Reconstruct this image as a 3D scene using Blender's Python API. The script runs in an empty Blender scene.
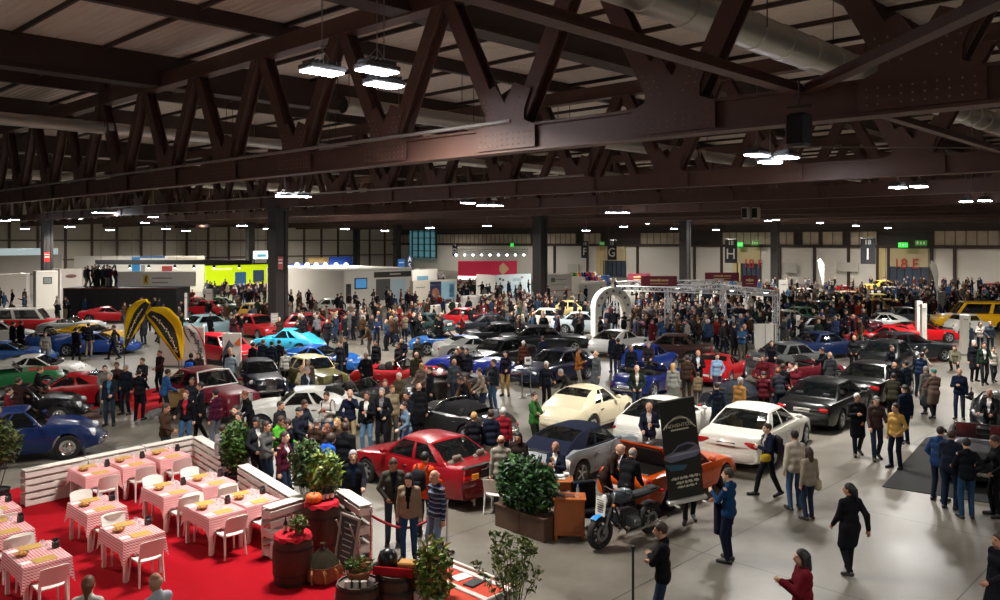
import bpy, bmesh, math, random
import numpy as np
from mathutils import Vector, Matrix
# ------------------------------------------------------------------ camera, world, exposure
SC = bpy.context.scene
COL = SC.collection
CAMH, FPX, HOR = 6.1, 830.0, 240.0
cam_data = bpy.data.cameras.new('camera')
cam_data.sensor_width = 36.0
cam_data.lens = FPX * 36.0 / 1000.0
cam_data.shift_y = -0.06
cam_data.clip_end = 600
cam = bpy.data.objects.new('camera', cam_data)
cam.location = (0, 0, CAMH)
cam.rotation_euler = (math.pi / 2, 0, 0)
COL.objects.link(cam)
SC.camera = cam
SC.view_settings.view_transform = 'Standard'
SC.view_settings.look = 'None'
SC.view_settings.exposure = 0.0
SC.view_settings.gamma = 1.0
SC.view_settings.use_curve_mapping = False
world = bpy.data.worlds.new('hall_air')
SC.world = world
world.use_nodes = True
world.node_tree.nodes['Background'].inputs[0].default_value = (0.95, 0.93, 0.9, 1)
world.node_tree.nodes['Background'].inputs[1].default_value = 0.13
LAMP_W = 355.0
PI = math.pi
AH = math.radians(44.0)                       # the hall stands turned 44 degrees to the view
US, UC = math.sin(AH), math.cos(AH)
def uv(u, v):                                 # hall axes to the ground
 return (u * US - v * UC, u * UC + v * US)
def to_uv(x, y):
 return (x * US + y * UC, -x * UC + y * US)
HU, HV = 46.0, 136.0                          # headings of the two hall axes
def G(px, py, z=0.0):                         # a point of height z seen at a picture position
 y = FPX * (CAMH - z) / (py - HOR)
 return Vector(((px - 500.0) / FPX * y, y, z))
def proj(p):
 return (500 + FPX * p[0] / p[1], HOR + FPX * (CAMH - p[2]) / p[1])
# ------------------------------------------------------------------ materials
_M = {}
def srgb(c):
 if isinstance(c, str):
  c = tuple(int(c[i:i + 2], 16) for i in (0, 2, 4))
 return tuple(((x / 255) / 12.92 if x / 255 <= 0.04045 else ((x / 255 + 0.055) / 1.055) ** 2.4) for x in c)
def mat(name, col, rough=0.6, metal=0.0, noise=0.0, nscale=12.0, coat=0.0, alpha=1.0, emit=0.0, bump=0.0, spec=0.5):
 if name in _M: return _M[name]
 m = bpy.data.materials.new(name); m.use_nodes = True
 nt = m.node_tree; b = nt.nodes['Principled BSDF']
 c = srgb(col)
 b.inputs['Base Color'].default_value = (*c, 1)
 b.inputs['Roughness'].default_value = rough
 b.inputs['Metallic'].default_value = metal
 b.inputs['Specular IOR Level'].default_value = spec
 if coat: b.inputs['Coat Weight'].default_value = coat; b.inputs['Coat Roughness'].default_value = 0.04
 if alpha < 1: b.inputs['Alpha'].default_value = alpha
 if emit:
  b.inputs['Emission Color'].default_value = (*c, 1); b.inputs['Emission Strength'].default_value = emit
 if noise or bump:
  tc = nt.nodes.new('ShaderNodeTexCoord'); n = nt.nodes.new('ShaderNodeTexNoise')
  n.inputs['Scale'].default_value = nscale; n.inputs['Detail'].default_value = 3
  nt.links.new(tc.outputs['Object'], n.inputs['Vector'])
  if noise:
   mx = nt.nodes.new('ShaderNodeMix'); mx.data_type = 'RGBA'
   mx.inputs['A'].default_value = (*[x * (1 - noise) for x in c], 1)
   mx.inputs['B'].default_value = (*[min(1, x * (1 + noise)) for x in c], 1)
   nt.links.new(n.outputs['Fac'], mx.inputs['Factor']); nt.links.new(mx.outputs['Result'], b.inputs['Base Color'])
  if bump:
   bp = nt.nodes.new('ShaderNodeBump'); bp.inputs['Strength'].default_value = bump; bp.inputs['Distance'].default_value = 0.02
   nt.links.new(n.outputs['Fac'], bp.inputs['Height']); nt.links.new(bp.outputs['Normal'], b.inputs['Normal'])
 _M[name] = m
 return m
def paint(hexc): return mat('paint_' + hexc, hexc, 0.3, 0.0, coat=0.45, spec=0.28)
def cloth(hexc): return mat('cloth_' + hexc, hexc, 0.85, noise=0.18, nscale=30, spec=0.1)
def plastic(hexc, r=0.45): return mat('plastic_%s_%d' % (hexc, r * 100), hexc, r)
GLASS = mat('car_glass', '0b0f10', 0.03, alpha=0.72, spec=0.8)
CHROME = mat('chrome', 'd8d8d8', 0.12, 1.0)
STEEL = mat('brushed_steel', '9a9a9a', 0.32, 0.9)
RUBBER = mat('tyre_rubber', '0c0c0c', 0.75, noise=0.2)
ALLOY = mat('alloy_wheel', 'b9bcbf', 0.3, 0.8)
REDL = mat('tail_lamp_red', 'a80d12', 0.15, coat=0.6)
CLEARL = mat('lamp_clear', 'dfe3e6', 0.08, 0.2, coat=0.8)
AMBER = mat('lamp_amber', 'd9811c', 0.2, coat=0.5)
BLACKP = plastic('141414')
DARKIN = mat('car_interior_dark', '17140f', 0.8)
WHITEP = plastic('e9e6df', 0.35)
# ------------------------------------------------------------------ mesh builder
class MB:
 def __init__(s): s.v = []; s.f = []; s.m = []; s.n = 0
 def add(s, v, f, mi=0):
  v = [tuple(p) for p in v]
  s.v += v; s.f += [tuple(i + s.n for i in q) for q in f]; s.m += [mi] * len(f); s.n += len(v); return s
 def box(s, c, d, rot=0.0, mi=0, M=None):
  x, y, z = d[0] / 2, d[1] / 2, d[2] / 2
  P = [Vector((a * x, b * y, e * z)) for a in (-1, 1) for b in (-1, 1) for e in (-1, 1)]
  if M is not None: P = [M @ p for p in P]
  if rot: R = Matrix.Rotation(rot, 3, 'Z'); P = [R @ p for p in P]
  c = Vector(c)
  return s.add([p + c for p in P], [(0, 1, 3, 2), (4, 6, 7, 5), (0, 4, 5, 1), (2, 3, 7, 6), (0, 2, 6, 4), (1, 5, 7, 3)], mi)
 def rbox(s, c, d, r=0.02, rot=0.0, mi=0, M=None):    # a box with chamfered edges
  hx, hy, hz = d[0] / 2, d[1] / 2, d[2] / 2
  r = min(r, hx * .95, hy * .95, hz * .95)
  rings = []
  for z, q in ((-hz, r), (-hz + r, 0), (hz - r, 0), (hz, r)):
   X, Y = hx - q, hy - q
   e = r * 0.6 if q == 0 else r * 0.3
   rings.append([(X, -Y + e, z), (X, Y - e, z), (X - e, Y, z), (-X + e, Y, z), (-X, Y - e, z), (-X, -Y + e, z), (-X + e, -Y, z), (X - e, -Y, z)])
  P = [Vector(p) for g in rings for p in g]
  if M is not None: P = [M @ p for p in P]
  if rot: R = Matrix.Rotation(rot, 3, 'Z'); P = [R @ p for p in P]
  c = Vector(c)
  F = [tuple(range(7, -1, -1)), tuple(range(24, 32))]
  for k in range(3):
   for i in range(8):
    j = (i + 1) % 8
    F.append((k * 8 + i, k * 8 + j, k * 8 + 8 + j, k * 8 + 8 + i))
  return s.add([p + c for p in P], F, mi)
 def tube(s, pts, r, n=8, mi=0, cap=True, rz=None):
  pts = [Vector(p) for p in pts]; k = len(pts)
  rr = r if isinstance(r, (list, tuple)) else [r] * k
  V = []; F = []
  up = None
  for i, p in enumerate(pts):
   d = (pts[min(i + 1, k - 1)] - pts[max(i - 1, 0)])
   if d.length < 1e-9: d = Vector((0, 0, 1))
   d.normalize()
   if up is None:
    up = Vector((0, 0, 1)) if abs(d.z) < 0.9 else Vector((1, 0, 0))
   a = d.cross(up); a.normalize(); b = a.cross(d); up = b
   for j in range(n):
    t = 2 * PI * (j + .5) / n
    V.append(p + a * math.cos(t) * rr[i] + b * math.sin(t) * rr[i])
  for i in range(k - 1):
   for j in range(n):
    q = (j + 1) % n
    F.append((i * n + j, i * n + q, i * n + n + q, i * n + n + j))
  if cap: F += [tuple(range(n - 1, -1, -1)), tuple(range((k - 1) * n, k * n))]
  return s.add(V, F, mi)
 def lathe(s, prof, c=(0, 0, 0), n=20, mi=0, M=None, cap=True):
  V = []; F = []
  k = len(prof)
  for r, z in prof:
   for j in range(n):
    t = 2 * PI * j / n
    V.append(Vector((r * math.cos(t), r * math.sin(t), z)))
  for i in range(k - 1):
   for j in range(n):
    q = (j + 1) % n
    F.append((i * n + j, i * n + q, i * n + n + q, i * n + n + j))
  if cap:
   if prof[0][0] > 1e-4: F.append(tuple(range(n - 1, -1, -1)))
   if prof[-1][0] > 1e-4: F.append(tuple(range((k - 1) * n, k * n)))
  if M is not None: V = [M @ p for p in V]
  c = Vector(c)
  return s.add([p + c for p in V], F, mi)
 def ell(s, c, r, n=12, mi=0, M=None, k=8):
  pr = [(max(1e-5, math.sin(PI * i / k)), -math.cos(PI * i / k)) for i in range(k + 1)]
  V = []; F = []
  for a, z in pr:
   for j in range(n):
    t = 2 * PI * j / n
    V.append(Vector((a * math.cos(t) * r[0], a * math.sin(t) * r[1], z * r[2])))
  for i in range(k):
   for j in range(n):
    q = (j + 1) % n
    F.append((i * n + j, i * n + q, i * n + n + q, i * n + n + j))
  if M is not None: V = [M @ p for p in V]
  c = Vector(c)
  return s.add([p + c for p in V], F, mi)
 def grid(s, P, mi=0, flip=False):         # P[i][j] points
  a, b = len(P), len(P[0])
  F = []
  for i in range(a - 1):
   for j in range(b - 1):
    q = (i * b + j, i * b + j + 1, (i + 1) * b + j + 1, (i + 1) * b + j)
    F.append(q[::-1] if flip else q)
  return s.add([p for g in P for p in g], F, mi)
 def prism(s, poly, z0, z1, mi=0, M=None, c=(0, 0, 0)):
  n = len(poly)
  V = [Vector((x, y, z0)) for x, y in poly] + [Vector((x, y, z1)) for x, y in poly]
  if M is not None: V = [M @ p for p in V]
  c = Vector(c)
  F = [tuple(range(n - 1, -1, -1)), tuple(range(n, 2 * n))] + [(i, (i + 1) % n, n + (i + 1) % n, n + i) for i in range(n)]
  return s.add([p + c for p in V], F, mi)
 def mesh(s, name, mats, smooth=None):
  me = bpy.data.meshes.new(name)
  me.from_pydata(s.v, [], s.f)
  for m in (mats if isinstance(mats, (list, tuple)) else [mats]): me.materials.append(m)
  if any(s.m): me.polygons.foreach_set('material_index', s.m)
  if smooth:
   me.polygons.foreach_set('use_smooth', [True] * len(me.polygons))
   if smooth < 180: me.set_sharp_from_angle(angle=math.radians(smooth))
  me.update()
  return me
 def build(s, name, mats, parent=None, smooth=None):
  return link(name, s.mesh(name, mats, smooth), parent)
def link(name, me, parent=None):
 o = bpy.data.objects.new(name, me); COL.objects.link(o)
 if parent is not None: o.parent = parent
 return o
def empty(name, loc=(0, 0, 0), rz=0.0):
 o = bpy.data.objects.new(name, None); COL.objects.link(o)
 o.location = loc; o.rotation_euler = (0, 0, rz); o.empty_display_size = .2
 return o
def tag(o, label=None, cat=None, group=None, kind=None):
 if label: o['label'] = label
 if cat: o['category'] = cat
 if group: o['group'] = group
 if kind: o['kind'] = kind
 return o
def struct(o): o['kind'] = 'structure'; return o
def kids(o): return KIDS.get(o.name, [])
def copy_tree(o, parent=None):
 c = o.copy(); COL.objects.link(c)
 if parent is not None: c.parent = parent
 for ch in list(o.children): copy_tree(ch, c)
 return c
def slot(o, i, m):
 o.material_slots[i].link = 'OBJECT'; o.material_slots[i].material = m
def RZ(a): return Matrix.Rotation(a, 3, 'Z')
def RX(a): return Matrix.Rotation(a, 3, 'X')
def RY(a): return Matrix.Rotation(a, 3, 'Y')
RNG = random.Random(7)
# ------------------------------------------------------------------ the hall: lamps first
RU = math.radians(HU)
def ubox(mb, u, v, z, du, dv, dz, mi=0):
 x, y = uv(u, v); return mb.box((x, y, z), (du, dv, dz), rot=RU, mi=mi)
STEELB = mat('dark_painted_steel', '563c33', 0.55, noise=.25, nscale=2.0)
STEELD = mat('roof_girder_steel', '382821', 0.6, noise=.2, nscale=1.5)
LENS = mat('lamp_lens', 'f4f7ff', 0.4, emit=60.0)
HOUS = plastic('55575a')
def lamp_meshes():
 h = MB(); h.rbox((0, 0, .09), (.86, .52, .12), .03)
 for k in range(7): h.box((-.33 + .11 * k, 0, .19), (.02, .44, .09))
 l = MB(); l.rbox((0, 0, .015), (.80, .46, .04), .012)
 r = MB(); r.tube([(0, 0, .2), (0, 0, 2.6)], .012, 5); r.tube([(-.35, 0, .14), (0, 0, .5), (.35, 0, .14)], .01, 4)
 return h.mesh('lamp_housing', HOUS), l.mesh('lamp_lens', LENS), r.mesh('hanger_rod', STEEL)
LM = lamp_meshes()
NL = [0]
def lamp(u, v, z, rz=0.0, light=True, w=1.0, lab=None, s=1.0):
 x, y = uv(u, v)
 r = empty('high_bay_lamp', (x, y, z), RU + rz); r.scale = (s, s, 1)
 link('housing', LM[0], r); link('lens', LM[1], r); link('hanger_rod', LM[2], r)
 if light:
  L = bpy.data.lights.new('lamp_light', 'AREA'); L.shape = 'RECTANGLE'; L.size = .8; L.size_y = .46
  L.energy = LAMP_W * w; L.color = (1.0, .957, .89); L.spread = math.radians(150)
  o = bpy.data.objects.new('lamp_light', L); COL.objects.link(o); o.parent = r; o.location = (0, 0, -.03)
 NL[0] += 1
 px, py = proj((x, y, z))
 side = 'left' if px < 330 else ('middle' if px < 660 else 'right')
 tag(r, lab, 'lamp', None); LAMPS.append([r, px, py, lab, 0])
 return r
LAMPS = []
def lamp_px(px, py, z=9.6, **k):
 p = G(px, py, z); u, v = to_uv(p.x, p.y); return lamp(u, v, z, **k)
def unseen_lamps(rows):  # lamps out of view, put in for the light they give
 for u, v, z, w in rows: lamp(u, v, z, w=w); LAMPS[-1][4] = 1
lamp_px(322, 73, w=1.3, lab='bright rectangular hall lamp hanging alone before the large truss'); lamp_px(377, 72, w=1.3, lab='bright hall lamp hanging beside the lone one, upper of the close pair'); lamp_px(384, 86, w=1.3, lab='bright hall lamp hanging lower of the close pair')
lamp_px(757, 156, 8.72, w=1.6); lamp_px(787, 158, 8.72, w=1.6); lamp_px(770, 163, 8.6, light=False)
lamp_px(898, 188, 8.3, w=2); lamp_px(919, 187, 8.3, w=2); lamp_px(966, 202, 8.17, w=2); lamp_px(985, 201, 8.17, w=2)
lamp_px(285, 197, 8.3, w=1.6); lamp_px(302, 197, 8.3, w=1.6); lamp_px(484, 206, 8.2, w=2); lamp_px(496, 206, 8.2, w=2)
lamp_px(98, 213, 8.38, w=2); lamp_px(109, 213, 8.38, w=2); lamp_px(611, 213, 8.1, w=2); lamp_px(624, 213, 8.1, w=2)
for px, py, zz in ((5, 221, 8.0), (14, 220, 8.0), (25, 229, 7.4), (70, 227, 7.4), (110, 230, 7.2), (145, 223, 8.0), (166, 229, 7.4), (186, 231, 7.2), (242, 226, 7.4), (268, 229, 7.2),
                   (345, 229, 7.3), (385, 231, 7.2), (430, 228, 7.4), (487, 226, 7.5), (586, 231, 7.1), (624, 227, 7.6), (674, 229, 7.4), (702, 218, 8.6), (710, 217, 8.6), (716, 230, 7.3), (768, 221, 8.2), (776, 220, 8.2), (820, 223, 8.0), (856, 226, 7.7), (888, 228, 7.5)):
 lamp_px(px, py, zz, light=(px % 2 == 0), w=2)
unseen_lamps([(-12, 15, 9.7, 2.2), (-12, -4, 9.7, 2.2), (10, -4, 9.7, 2.6), (11, -16, 9.7, 2), (-10, 36, 9.7, 2.2), (2, 26, 9.9, 2.6), (34, -4, 9.7, 2.6), (58, -2, 9.7, 2.6), (34, -22, 9.7, 2)])
unseen_lamps([(80, 24, 8.6, 2.5), (80, 44, 8.6, 2.5), (21.5, 26.5, 9.7, 3.0), (21.5, 38, 9.7, 3.0), (21.5, 55, 9.7, 3.0), (46.5, 34, 8.85, 3.2), (46.5, 50, 8.85, 3.2), (46.5, 70, 8.85, 3.2), (46.5, 90, 8.85, 3.2), (34.5, 36, 8.3, 3.2), (34.5, 80, 8.3, 3.2),
       (71, 34, 8.5, 3.2), (71, 54, 8.5, 3.2), (71, 78, 8.5, 3.2), (71, 105, 8.5, 3.2), (95, 38, 8.5, 3.2), (95, 64, 8.3, 3.2), (95, 92, 8.5, 3.2), (95, 122, 8.5, 3.2), (104, 22, 9.2, 1.8), (104, 40, 9.2, 1.8), (104, 58, 9.2, 1.8), (104, 78, 9.2, 1.8), (104, 98, 9.2, 1.8), (104, 118, 9.2, 1.8), (84, 130, 9.2, 2.0), (64, 130, 9.2, 2.0), (45, 130, 9.2, 2.0), (28, 128, 9.2, 2.0)])  # added where truss chords hide them, to brighten floor, flag and walls
# ---- floor
def floor_mat():
 m = mat('polished_concrete', '6f6a60', 0.32, spec=.5)
 nt = m.node_tree; b = nt.nodes['Principled BSDF']; N = nt.nodes.new; Lk = nt.links.new
 tc = N('ShaderNodeTexCoord'); mp = N('ShaderNodeMapping'); mp.inputs['Rotation'].default_value = (0, 0, -RU)
 Lk(tc.outputs['Object'], mp.inputs['Vector'])
 n1 = N('ShaderNodeTexNoise'); n1.inputs['Scale'].default_value = .55; n1.inputs['Detail'].default_value = 6; n1.inputs['Roughness'].default_value = .65; Lk(mp.outputs[0], n1.inputs['Vector'])
 cr = N('ShaderNodeValToRGB'); cr.color_ramp.elements[0].position = .3; cr.color_ramp.elements[0].color = (*srgb('58534b'), 1); cr.color_ramp.elements[1].position = .72; cr.color_ramp.elements[1].color = (*srgb('7b766b'), 1)
 Lk(n1.outputs['Fac'], cr.inputs['Fac'])
 br = N('ShaderNodeTexBrick'); br.inputs['Scale'].default_value = 1; br.offset = 0; br.inputs['Brick Width'].default_value = 4.8; br.inputs['Row Height'].default_value = 4.2; br.inputs['Mortar Size'].default_value = .018; br.inputs['Mortar Smooth'].default_value = .3
 Lk(mp.outputs[0], br.inputs['Vector'])
 mx = N('ShaderNodeMix'); mx.data_type = 'RGBA'; mx.inputs['B'].default_value = (*srgb('3c3832'), 1)
 Lk(br.outputs['Fac'], mx.inputs['Factor']); Lk(cr.outputs[0], mx.inputs['A']); Lk(mx.outputs['Result'], b.inputs['Base Color'])
 mr = N('ShaderNodeMapRange'); mr.inputs['To Min'].default_value = .22; mr.inputs['To Max'].default_value = .48; Lk(n1.outputs['Fac'], mr.inputs['Value']); Lk(mr.outputs[0], b.inputs['Roughness'])
 return m
fl = MB()
FU0, FU1, FV0, FV1 = -40, 112, -60, 140
ubox(fl, (FU0 + FU1) / 2, (FV0 + FV1) / 2, -.1, FU1 - FU0 + 1, FV1 - FV0 + 1, .2)
struct(fl.build('floor', floor_mat()))
# ---- ceiling deck, girders and purlins
def deck_mat():
 m = mat('ceiling_deck', 'd6c8bc', 0.7)
 nt = m.node_tree; b = nt.nodes['Principled BSDF']; N = nt.nodes.new; Lk = nt.links.new
 tc = N('ShaderNodeTexCoord'); mp = N('ShaderNodeMapping'); mp.inputs['Rotation'].default_value = (0, 0, -RU); Lk(tc.outputs['Object'], mp.inputs['Vector'])
 w = N('ShaderNodeTexWave'); w.inputs['Scale'].default_value = 1.1; w.bands_direction = 'X'; Lk(mp.outputs[0], w.inputs['Vector'])
 bp = N('ShaderNodeBump'); bp.inputs['Distance'].default_value = .06; bp.inputs['Strength'].default_value = .8; Lk(w.outputs['Fac'], bp.inputs['Height']); Lk(bp.outputs[0], b.inputs['Normal'])
 return m
c = MB(); ubox(c, (FU0 + FU1) / 2, (FV0 + FV1) / 2, 13.45, FU1 - FU0 + 1, FV1 - FV0 + 1, .2); struct(c.build('ceiling', deck_mat()))
k = 0
for i in range(-3, 8):
 v = 17.2 + 15.2 * i
 m = MB(); ubox(m, (FU0 + FU1) / 2, v, 12.75, FU1 - FU0, .5, 1.2); ubox(m, (FU0 + FU1) / 2, v, 12.13, FU1 - FU0, .8, .08)
 struct(m.build('trim_%d' % k, STEELD)); k += 1
 if FV0 < v + 7.4 < FV1:
  m = MB(); ubox(m, (FU0 + FU1) / 2, v + 7.4, 13.1, FU1 - FU0, .25, .5); struct(m.build('trim_%d' % k, STEELD)); k += 1
m = MB(); u = -3.0
while u < 112:
 ubox(m, u, (FV0 + FV1) / 2, 13.28, .10, FV1 - FV0, .16); u += 3.0
struct(m.build('trim_%d' % k, STEELD)); k += 1
# ---- roof trusses across the hall
def roof_truss(u, v0, v1, lab, rivets):
 ang = RU
 ox, oy = uv(u, 0)
 r = empty('roof_truss', (ox, oy, 0), ang)          # local x along u, local y along v
 tag(r, lab, 'truss', 'roof trusses')
 L = v1 - v0; mid = (v0 + v1) / 2
 m = MB(); m.box((0, mid, 8.46), (.34, L, .52)); m.box((0, mid, 8.18), (.46, L, .06)); m.box((0, mid, 8.74), (.46, L, .06)); m.build('lower_chord', STEELB, r)
 m = MB(); m.box((0, mid, 12.35), (.40, L, .50)); m.box((0, mid, 12.08), (.5, L, .06)); m.build('upper_chord', STEELB, r)
 nodes = [4.35 + 4.53 * i for i in range(-12, 32)]
 for v in nodes:
  if not (v0 + 1 < v < v1 - 1): continue
  for sg in (-1, 1):
   if not (v0 < v + sg * 2.265 < v1): continue
   a, b = Vector((0, v + sg * .30, 8.75)), Vector((0, v + sg * 2.08, 12.1)); d = b - a
   m = MB(); R = Matrix.Rotation(-math.atan2(d.y, d.z), 3, 'X')
   m.box((a + b) / 2, (.36, .05, d.length), M=R); 
   for q in (-1, 1): m.box((a + b) / 2 + R @ Vector((q * .17, 0, 0)), (.04, .40, d.length), M=R)
   m.build('diagonal', STEELB, r)
  g = MB()
  for q in (-1, 1):
   x = q * .25
   P = [(-.95, 8.22), (.95, 8.22), (.95, 8.72), (.62, 8.86), (.62, 9.1), (.82, 9.55), (.30, 9.75), (0, 9.3), (-.30, 9.75), (-.82, 9.55), (-.62, 9.1), (-.62, 8.86), (-.95, 8.72)]
   V = [Vector((x + .02 * q * e, v + a, z)) for e in (0, 1) for a, z in P]; n = len(P)
   g.add(V, [tuple(range(n)), tuple(range(2 * n - 1, n - 1, -1))] + [(i, (i + 1) % n, n + (i + 1) % n, n + i) for i in range(n)])
  g.build('gusset_plate', STEELB, r)
  if rivets:
   rv = MB()
   for q in (-1,):
    for zz in (8.32, 8.45, 8.58):
     for i in range(10): rv.ell((q * .275, v - .8 + i * .178, zz), (.012, .02, .02), 6, k=4)
    for sg in (-1, 1):
     for a in range(2):
      for b_ in range(4): rv.ell((q * .275, v + sg * (.26 + .13 * b_ * .55 + a * .2), 9.0 + .13 * b_), (.012, .02, .02), 6, k=4)
   rv.build('rivet_rows', mat('rivet_steel', '8a7a70', .4, .5), r)
 return r
TN = ['nearest roof truss, deep brown steel lattice with riveted gusset plates', 'second roof truss behind the riveted one, brown steel lattice', 'third roof truss, brown steel lattice over the middle aisle',
      'fourth roof truss, carried by the square columns behind the silver estate car', 'fifth roof truss, dark lattice far down the hall', 'sixth roof truss, dark lattice far down the hall', 'seventh roof truss, dark lattice near the back wall', 'eighth roof truss, close to the back wall with the gate letters']
TU = [14.3, 28.27, 40.27, 52.27, 64.27, 76.27, 88.27, 100.27]
for i, u in enumerate(TU):
 roof_truss(u, -6 if i < 2 else .2 * u - 8, min(140, 3.8 * u + 8), TN[i], i == 0)
def beam(name, p, q, w, h, ma, parent=None):
 p, q = Vector(p), Vector(q); d = q - p; m = MB()
 R = d.to_track_quat('X', 'Z').to_matrix()
 m.box((p + q) / 2, (d.length, w, h * .25), M=R); m.box((p + q) / 2 + R @ Vector((0, 0, h * .4)), (d.length, w * .35, h * .8), M=R)
 return m.build(name, ma, parent)
def P3(u, v, z): x, y = uv(u, v); return (x, y, z)
BR = mat('bracing_steel', '4a2c22', 0.5, noise=.2)
o = beam('bracing_strut', P3(1.5, 6.3, 8.66), P3(14.1, 6.3, 8.66), .26, .2, BR); tag(o, 'long brown strut running up from the nearest truss to the top edge', 'steel strut')
o = beam('bracing_strut', P3(14.1, 6.2, 8.66), P3(7.0, -.8, 8.66), .22, .2, BR); tag(o, 'brown diagonal tie rising from the strut joint to the top right corner', 'steel strut')
o = beam('bracing_strut', P3(14.6, 6.2, 8.66), P3(28, 6.3, 8.66), .2, .18, BR); tag(o, 'brown strut between the nearest and the second truss at right', 'steel strut')
o = beam('bracing_strut', P3(20.0, 3.0, 8.66), P3(14.6, 1.2, 8.66), .2, .18, BR); tag(o, 'short brown tie at the right edge between the first two trusses', 'steel strut')
o = beam('bracing_strut', P3(28.6, 6.3, 8.66), P3(40, 6.3, 8.66), .2, .18, BR); tag(o, 'brown strut between the second and the third truss at right', 'steel strut')
m = MB(); x0 = P3(14.02, 13.2, 8.86); x1 = P3(14.02, 58, 8.86); m.tube([x0, x1], .05, 6); o = m.build('conduit', mat('conduit_grey', '8a8580', .5)); tag(o, 'pale grey conduit along the top of the nearest truss chord', 'conduit')
m = MB(); m.tube([P3(27.95, 22, 8.86), P3(27.95, 90, 8.86)], .05, 6); o = m.build('conduit', mat('conduit_grey', '8a8580', .5)); tag(o, 'pale grey conduit along the second truss chord', 'conduit')
for (v, r, z, u0, u1, lab) in ((9.3, .42, 11.0, 6, 60, 'silver ventilation duct crossing the upper right roof'), (37.7, .26, 11.0, 2, 70, 'silver ventilation duct under the left roof panels'), (69, .35, 11.0, 15, 100, 'silver ventilation duct behind the left trusses'), (24, .3, 10.8, 17, 100, 'silver ventilation duct over the middle of the hall')):
 d = empty('ventilation_duct', P3(u0, v, z), RU); m = MB(); pts = []; rr = []
 n = int((u1 - u0) / 1.5)
 m.lathe([(r, i * 1.5 + e) if e < .07 else (r * 1.06, i * 1.5 + e) for i in range(n) for e in (0, .04, .08, .12, .16)], n=14, M=RY(PI / 2), cap=False)
 m.build('duct_pipe', mat('galvanised_duct', 'b4b0a8', .35, .7), d, smooth=30)
 h = MB()
 for i in range(0, n, 4): h.tube([(i * 1.5, r + .04, 0), (i * 1.5, r + .04, 2.2)], .015, 4); h.tube([(i * 1.5, -r - .04, 0), (i * 1.5, -r - .04, 2.2)], .015, 4)
 h.build('duct_hangers', STEELD, d); tag(d, lab, 'duct')
def hang_box(px, py, z, s, lab, col='101012'):
 p = G(px, py, z); r = empty('hanging_loudspeaker', p, RU); m = MB(); m.rbox((0, 0, 0), (s * .6, s * .6, s), .04); m.build('cabinet', plastic(col), r)
 b = MB(); b.box((0, 0, s * .7), (.04, s * .7, .04)); b.tube([(0, 0, s * .7), (0, 0, 8.5 - z if z < 7.76 else 1.0)], .015, 5); b.build('bracket', STEELD, r); g = MB(); g.box((-s * .31, 0, 0), (.01, s * .5, s * .85)); g.build('grille_cloth', plastic('1d1d1f', .9), r); tag(r, lab, 'loudspeaker'); return r
hang_box(799, 130, 7.75, .5, 'small black loudspeaker hanging below the strut joint')
hang_box(746, 213, 7.8, .7, 'pale loudspeaker hanging above gate F, left of two', 'b0aca4'); hang_box(756, 213, 7.8, .7, 'pale loudspeaker hanging above gate F, right of two', 'b0aca4')
m = MB(); a = G(972, 195, 7.6); m.tube([a, (a.x, a.y, 13.36)], .012, 5); o = m.build('hanging_cable', plastic('7a6a60')); tag(o, 'thin vertical cable hanging from the roof at the right', 'cable')
m = MB(); a, b = G(800, 147, 8.1), G(1010, 148, 8.1); m.tube([a, b], .012, 5); o = m.build('hanging_cable', plastic('7a6a60')); tag(o, 'thin level cable stretched below the nearest truss at right', 'cable')
# ---- columns
def column(px, Z, w, nm):
 x = (px - 500) / FPX * Z
 m = MB(); R = RU
 m.box((x, Z, 4.1), (w * .42, w * .9, 8.2), rot=R)
 for q in (-1, 1): m.box((x + q * w * .36 * US, Z + q * w * .36 * UC, 4.1), (w * .22, w, 8.2), rot=R)
 m.rbox((x, Z, .2), (w * 1.25, w * 1.25, .4), .03, rot=R); m.box((x, Z, 8.1), (w * 1.1, w * 1.15, .25), rot=R)
 return struct(m.build('column', mat('column_paint', '2b2725', .5, noise=.15, nscale=1.0)))
for px, Z, w, n in ((278, 53, .95, 1), (540, 72, .95, 2), (685, 88, .9, 3), (775, 104.5, .85, 4), (47, 84, .95, 5), (250, 101.5, .85, 6), (397, 119, .85, 7), (357, 166, .9, 8)): column(px, Z, w, n)
def plate_on(px, py, Z, w, h, col, lab, name='notice', cat='notice'):
 x = (px - 500) / FPX * Z; z = CAMH + (HOR - py) * Z / FPX
 m = MB(); m.box((0, 0, 0), (w, .03, h)); m.box((0, -.02, 0), (w * .8, .01, h * .08), mi=1); m.box((0, -.02, h * .25), (w * .8, .01, h * .06), mi=1)
 o = m.build(name, [plastic(col), plastic('e8e4da')]); o.location = (x, Z, z); o.rotation_euler = (0, 0, -math.atan2(x, Z)); tag(o, lab, cat)
plate_on(280.5, 263, 52.1, .3, .8, 'a0483c', 'red fire notice high on the dark column behind the turquoise coupe')
plate_on(274.5, 319, 52.1, .45, .75, 'a8a8a0', 'grey electric cabinet low on the dark column behind the turquoise coupe', 'electric_cabinet', 'cabinet')
plate_on(47, 257, 83, .5, 1.0, 'b02a22', 'red notice on the dark column at the far left')
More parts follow.
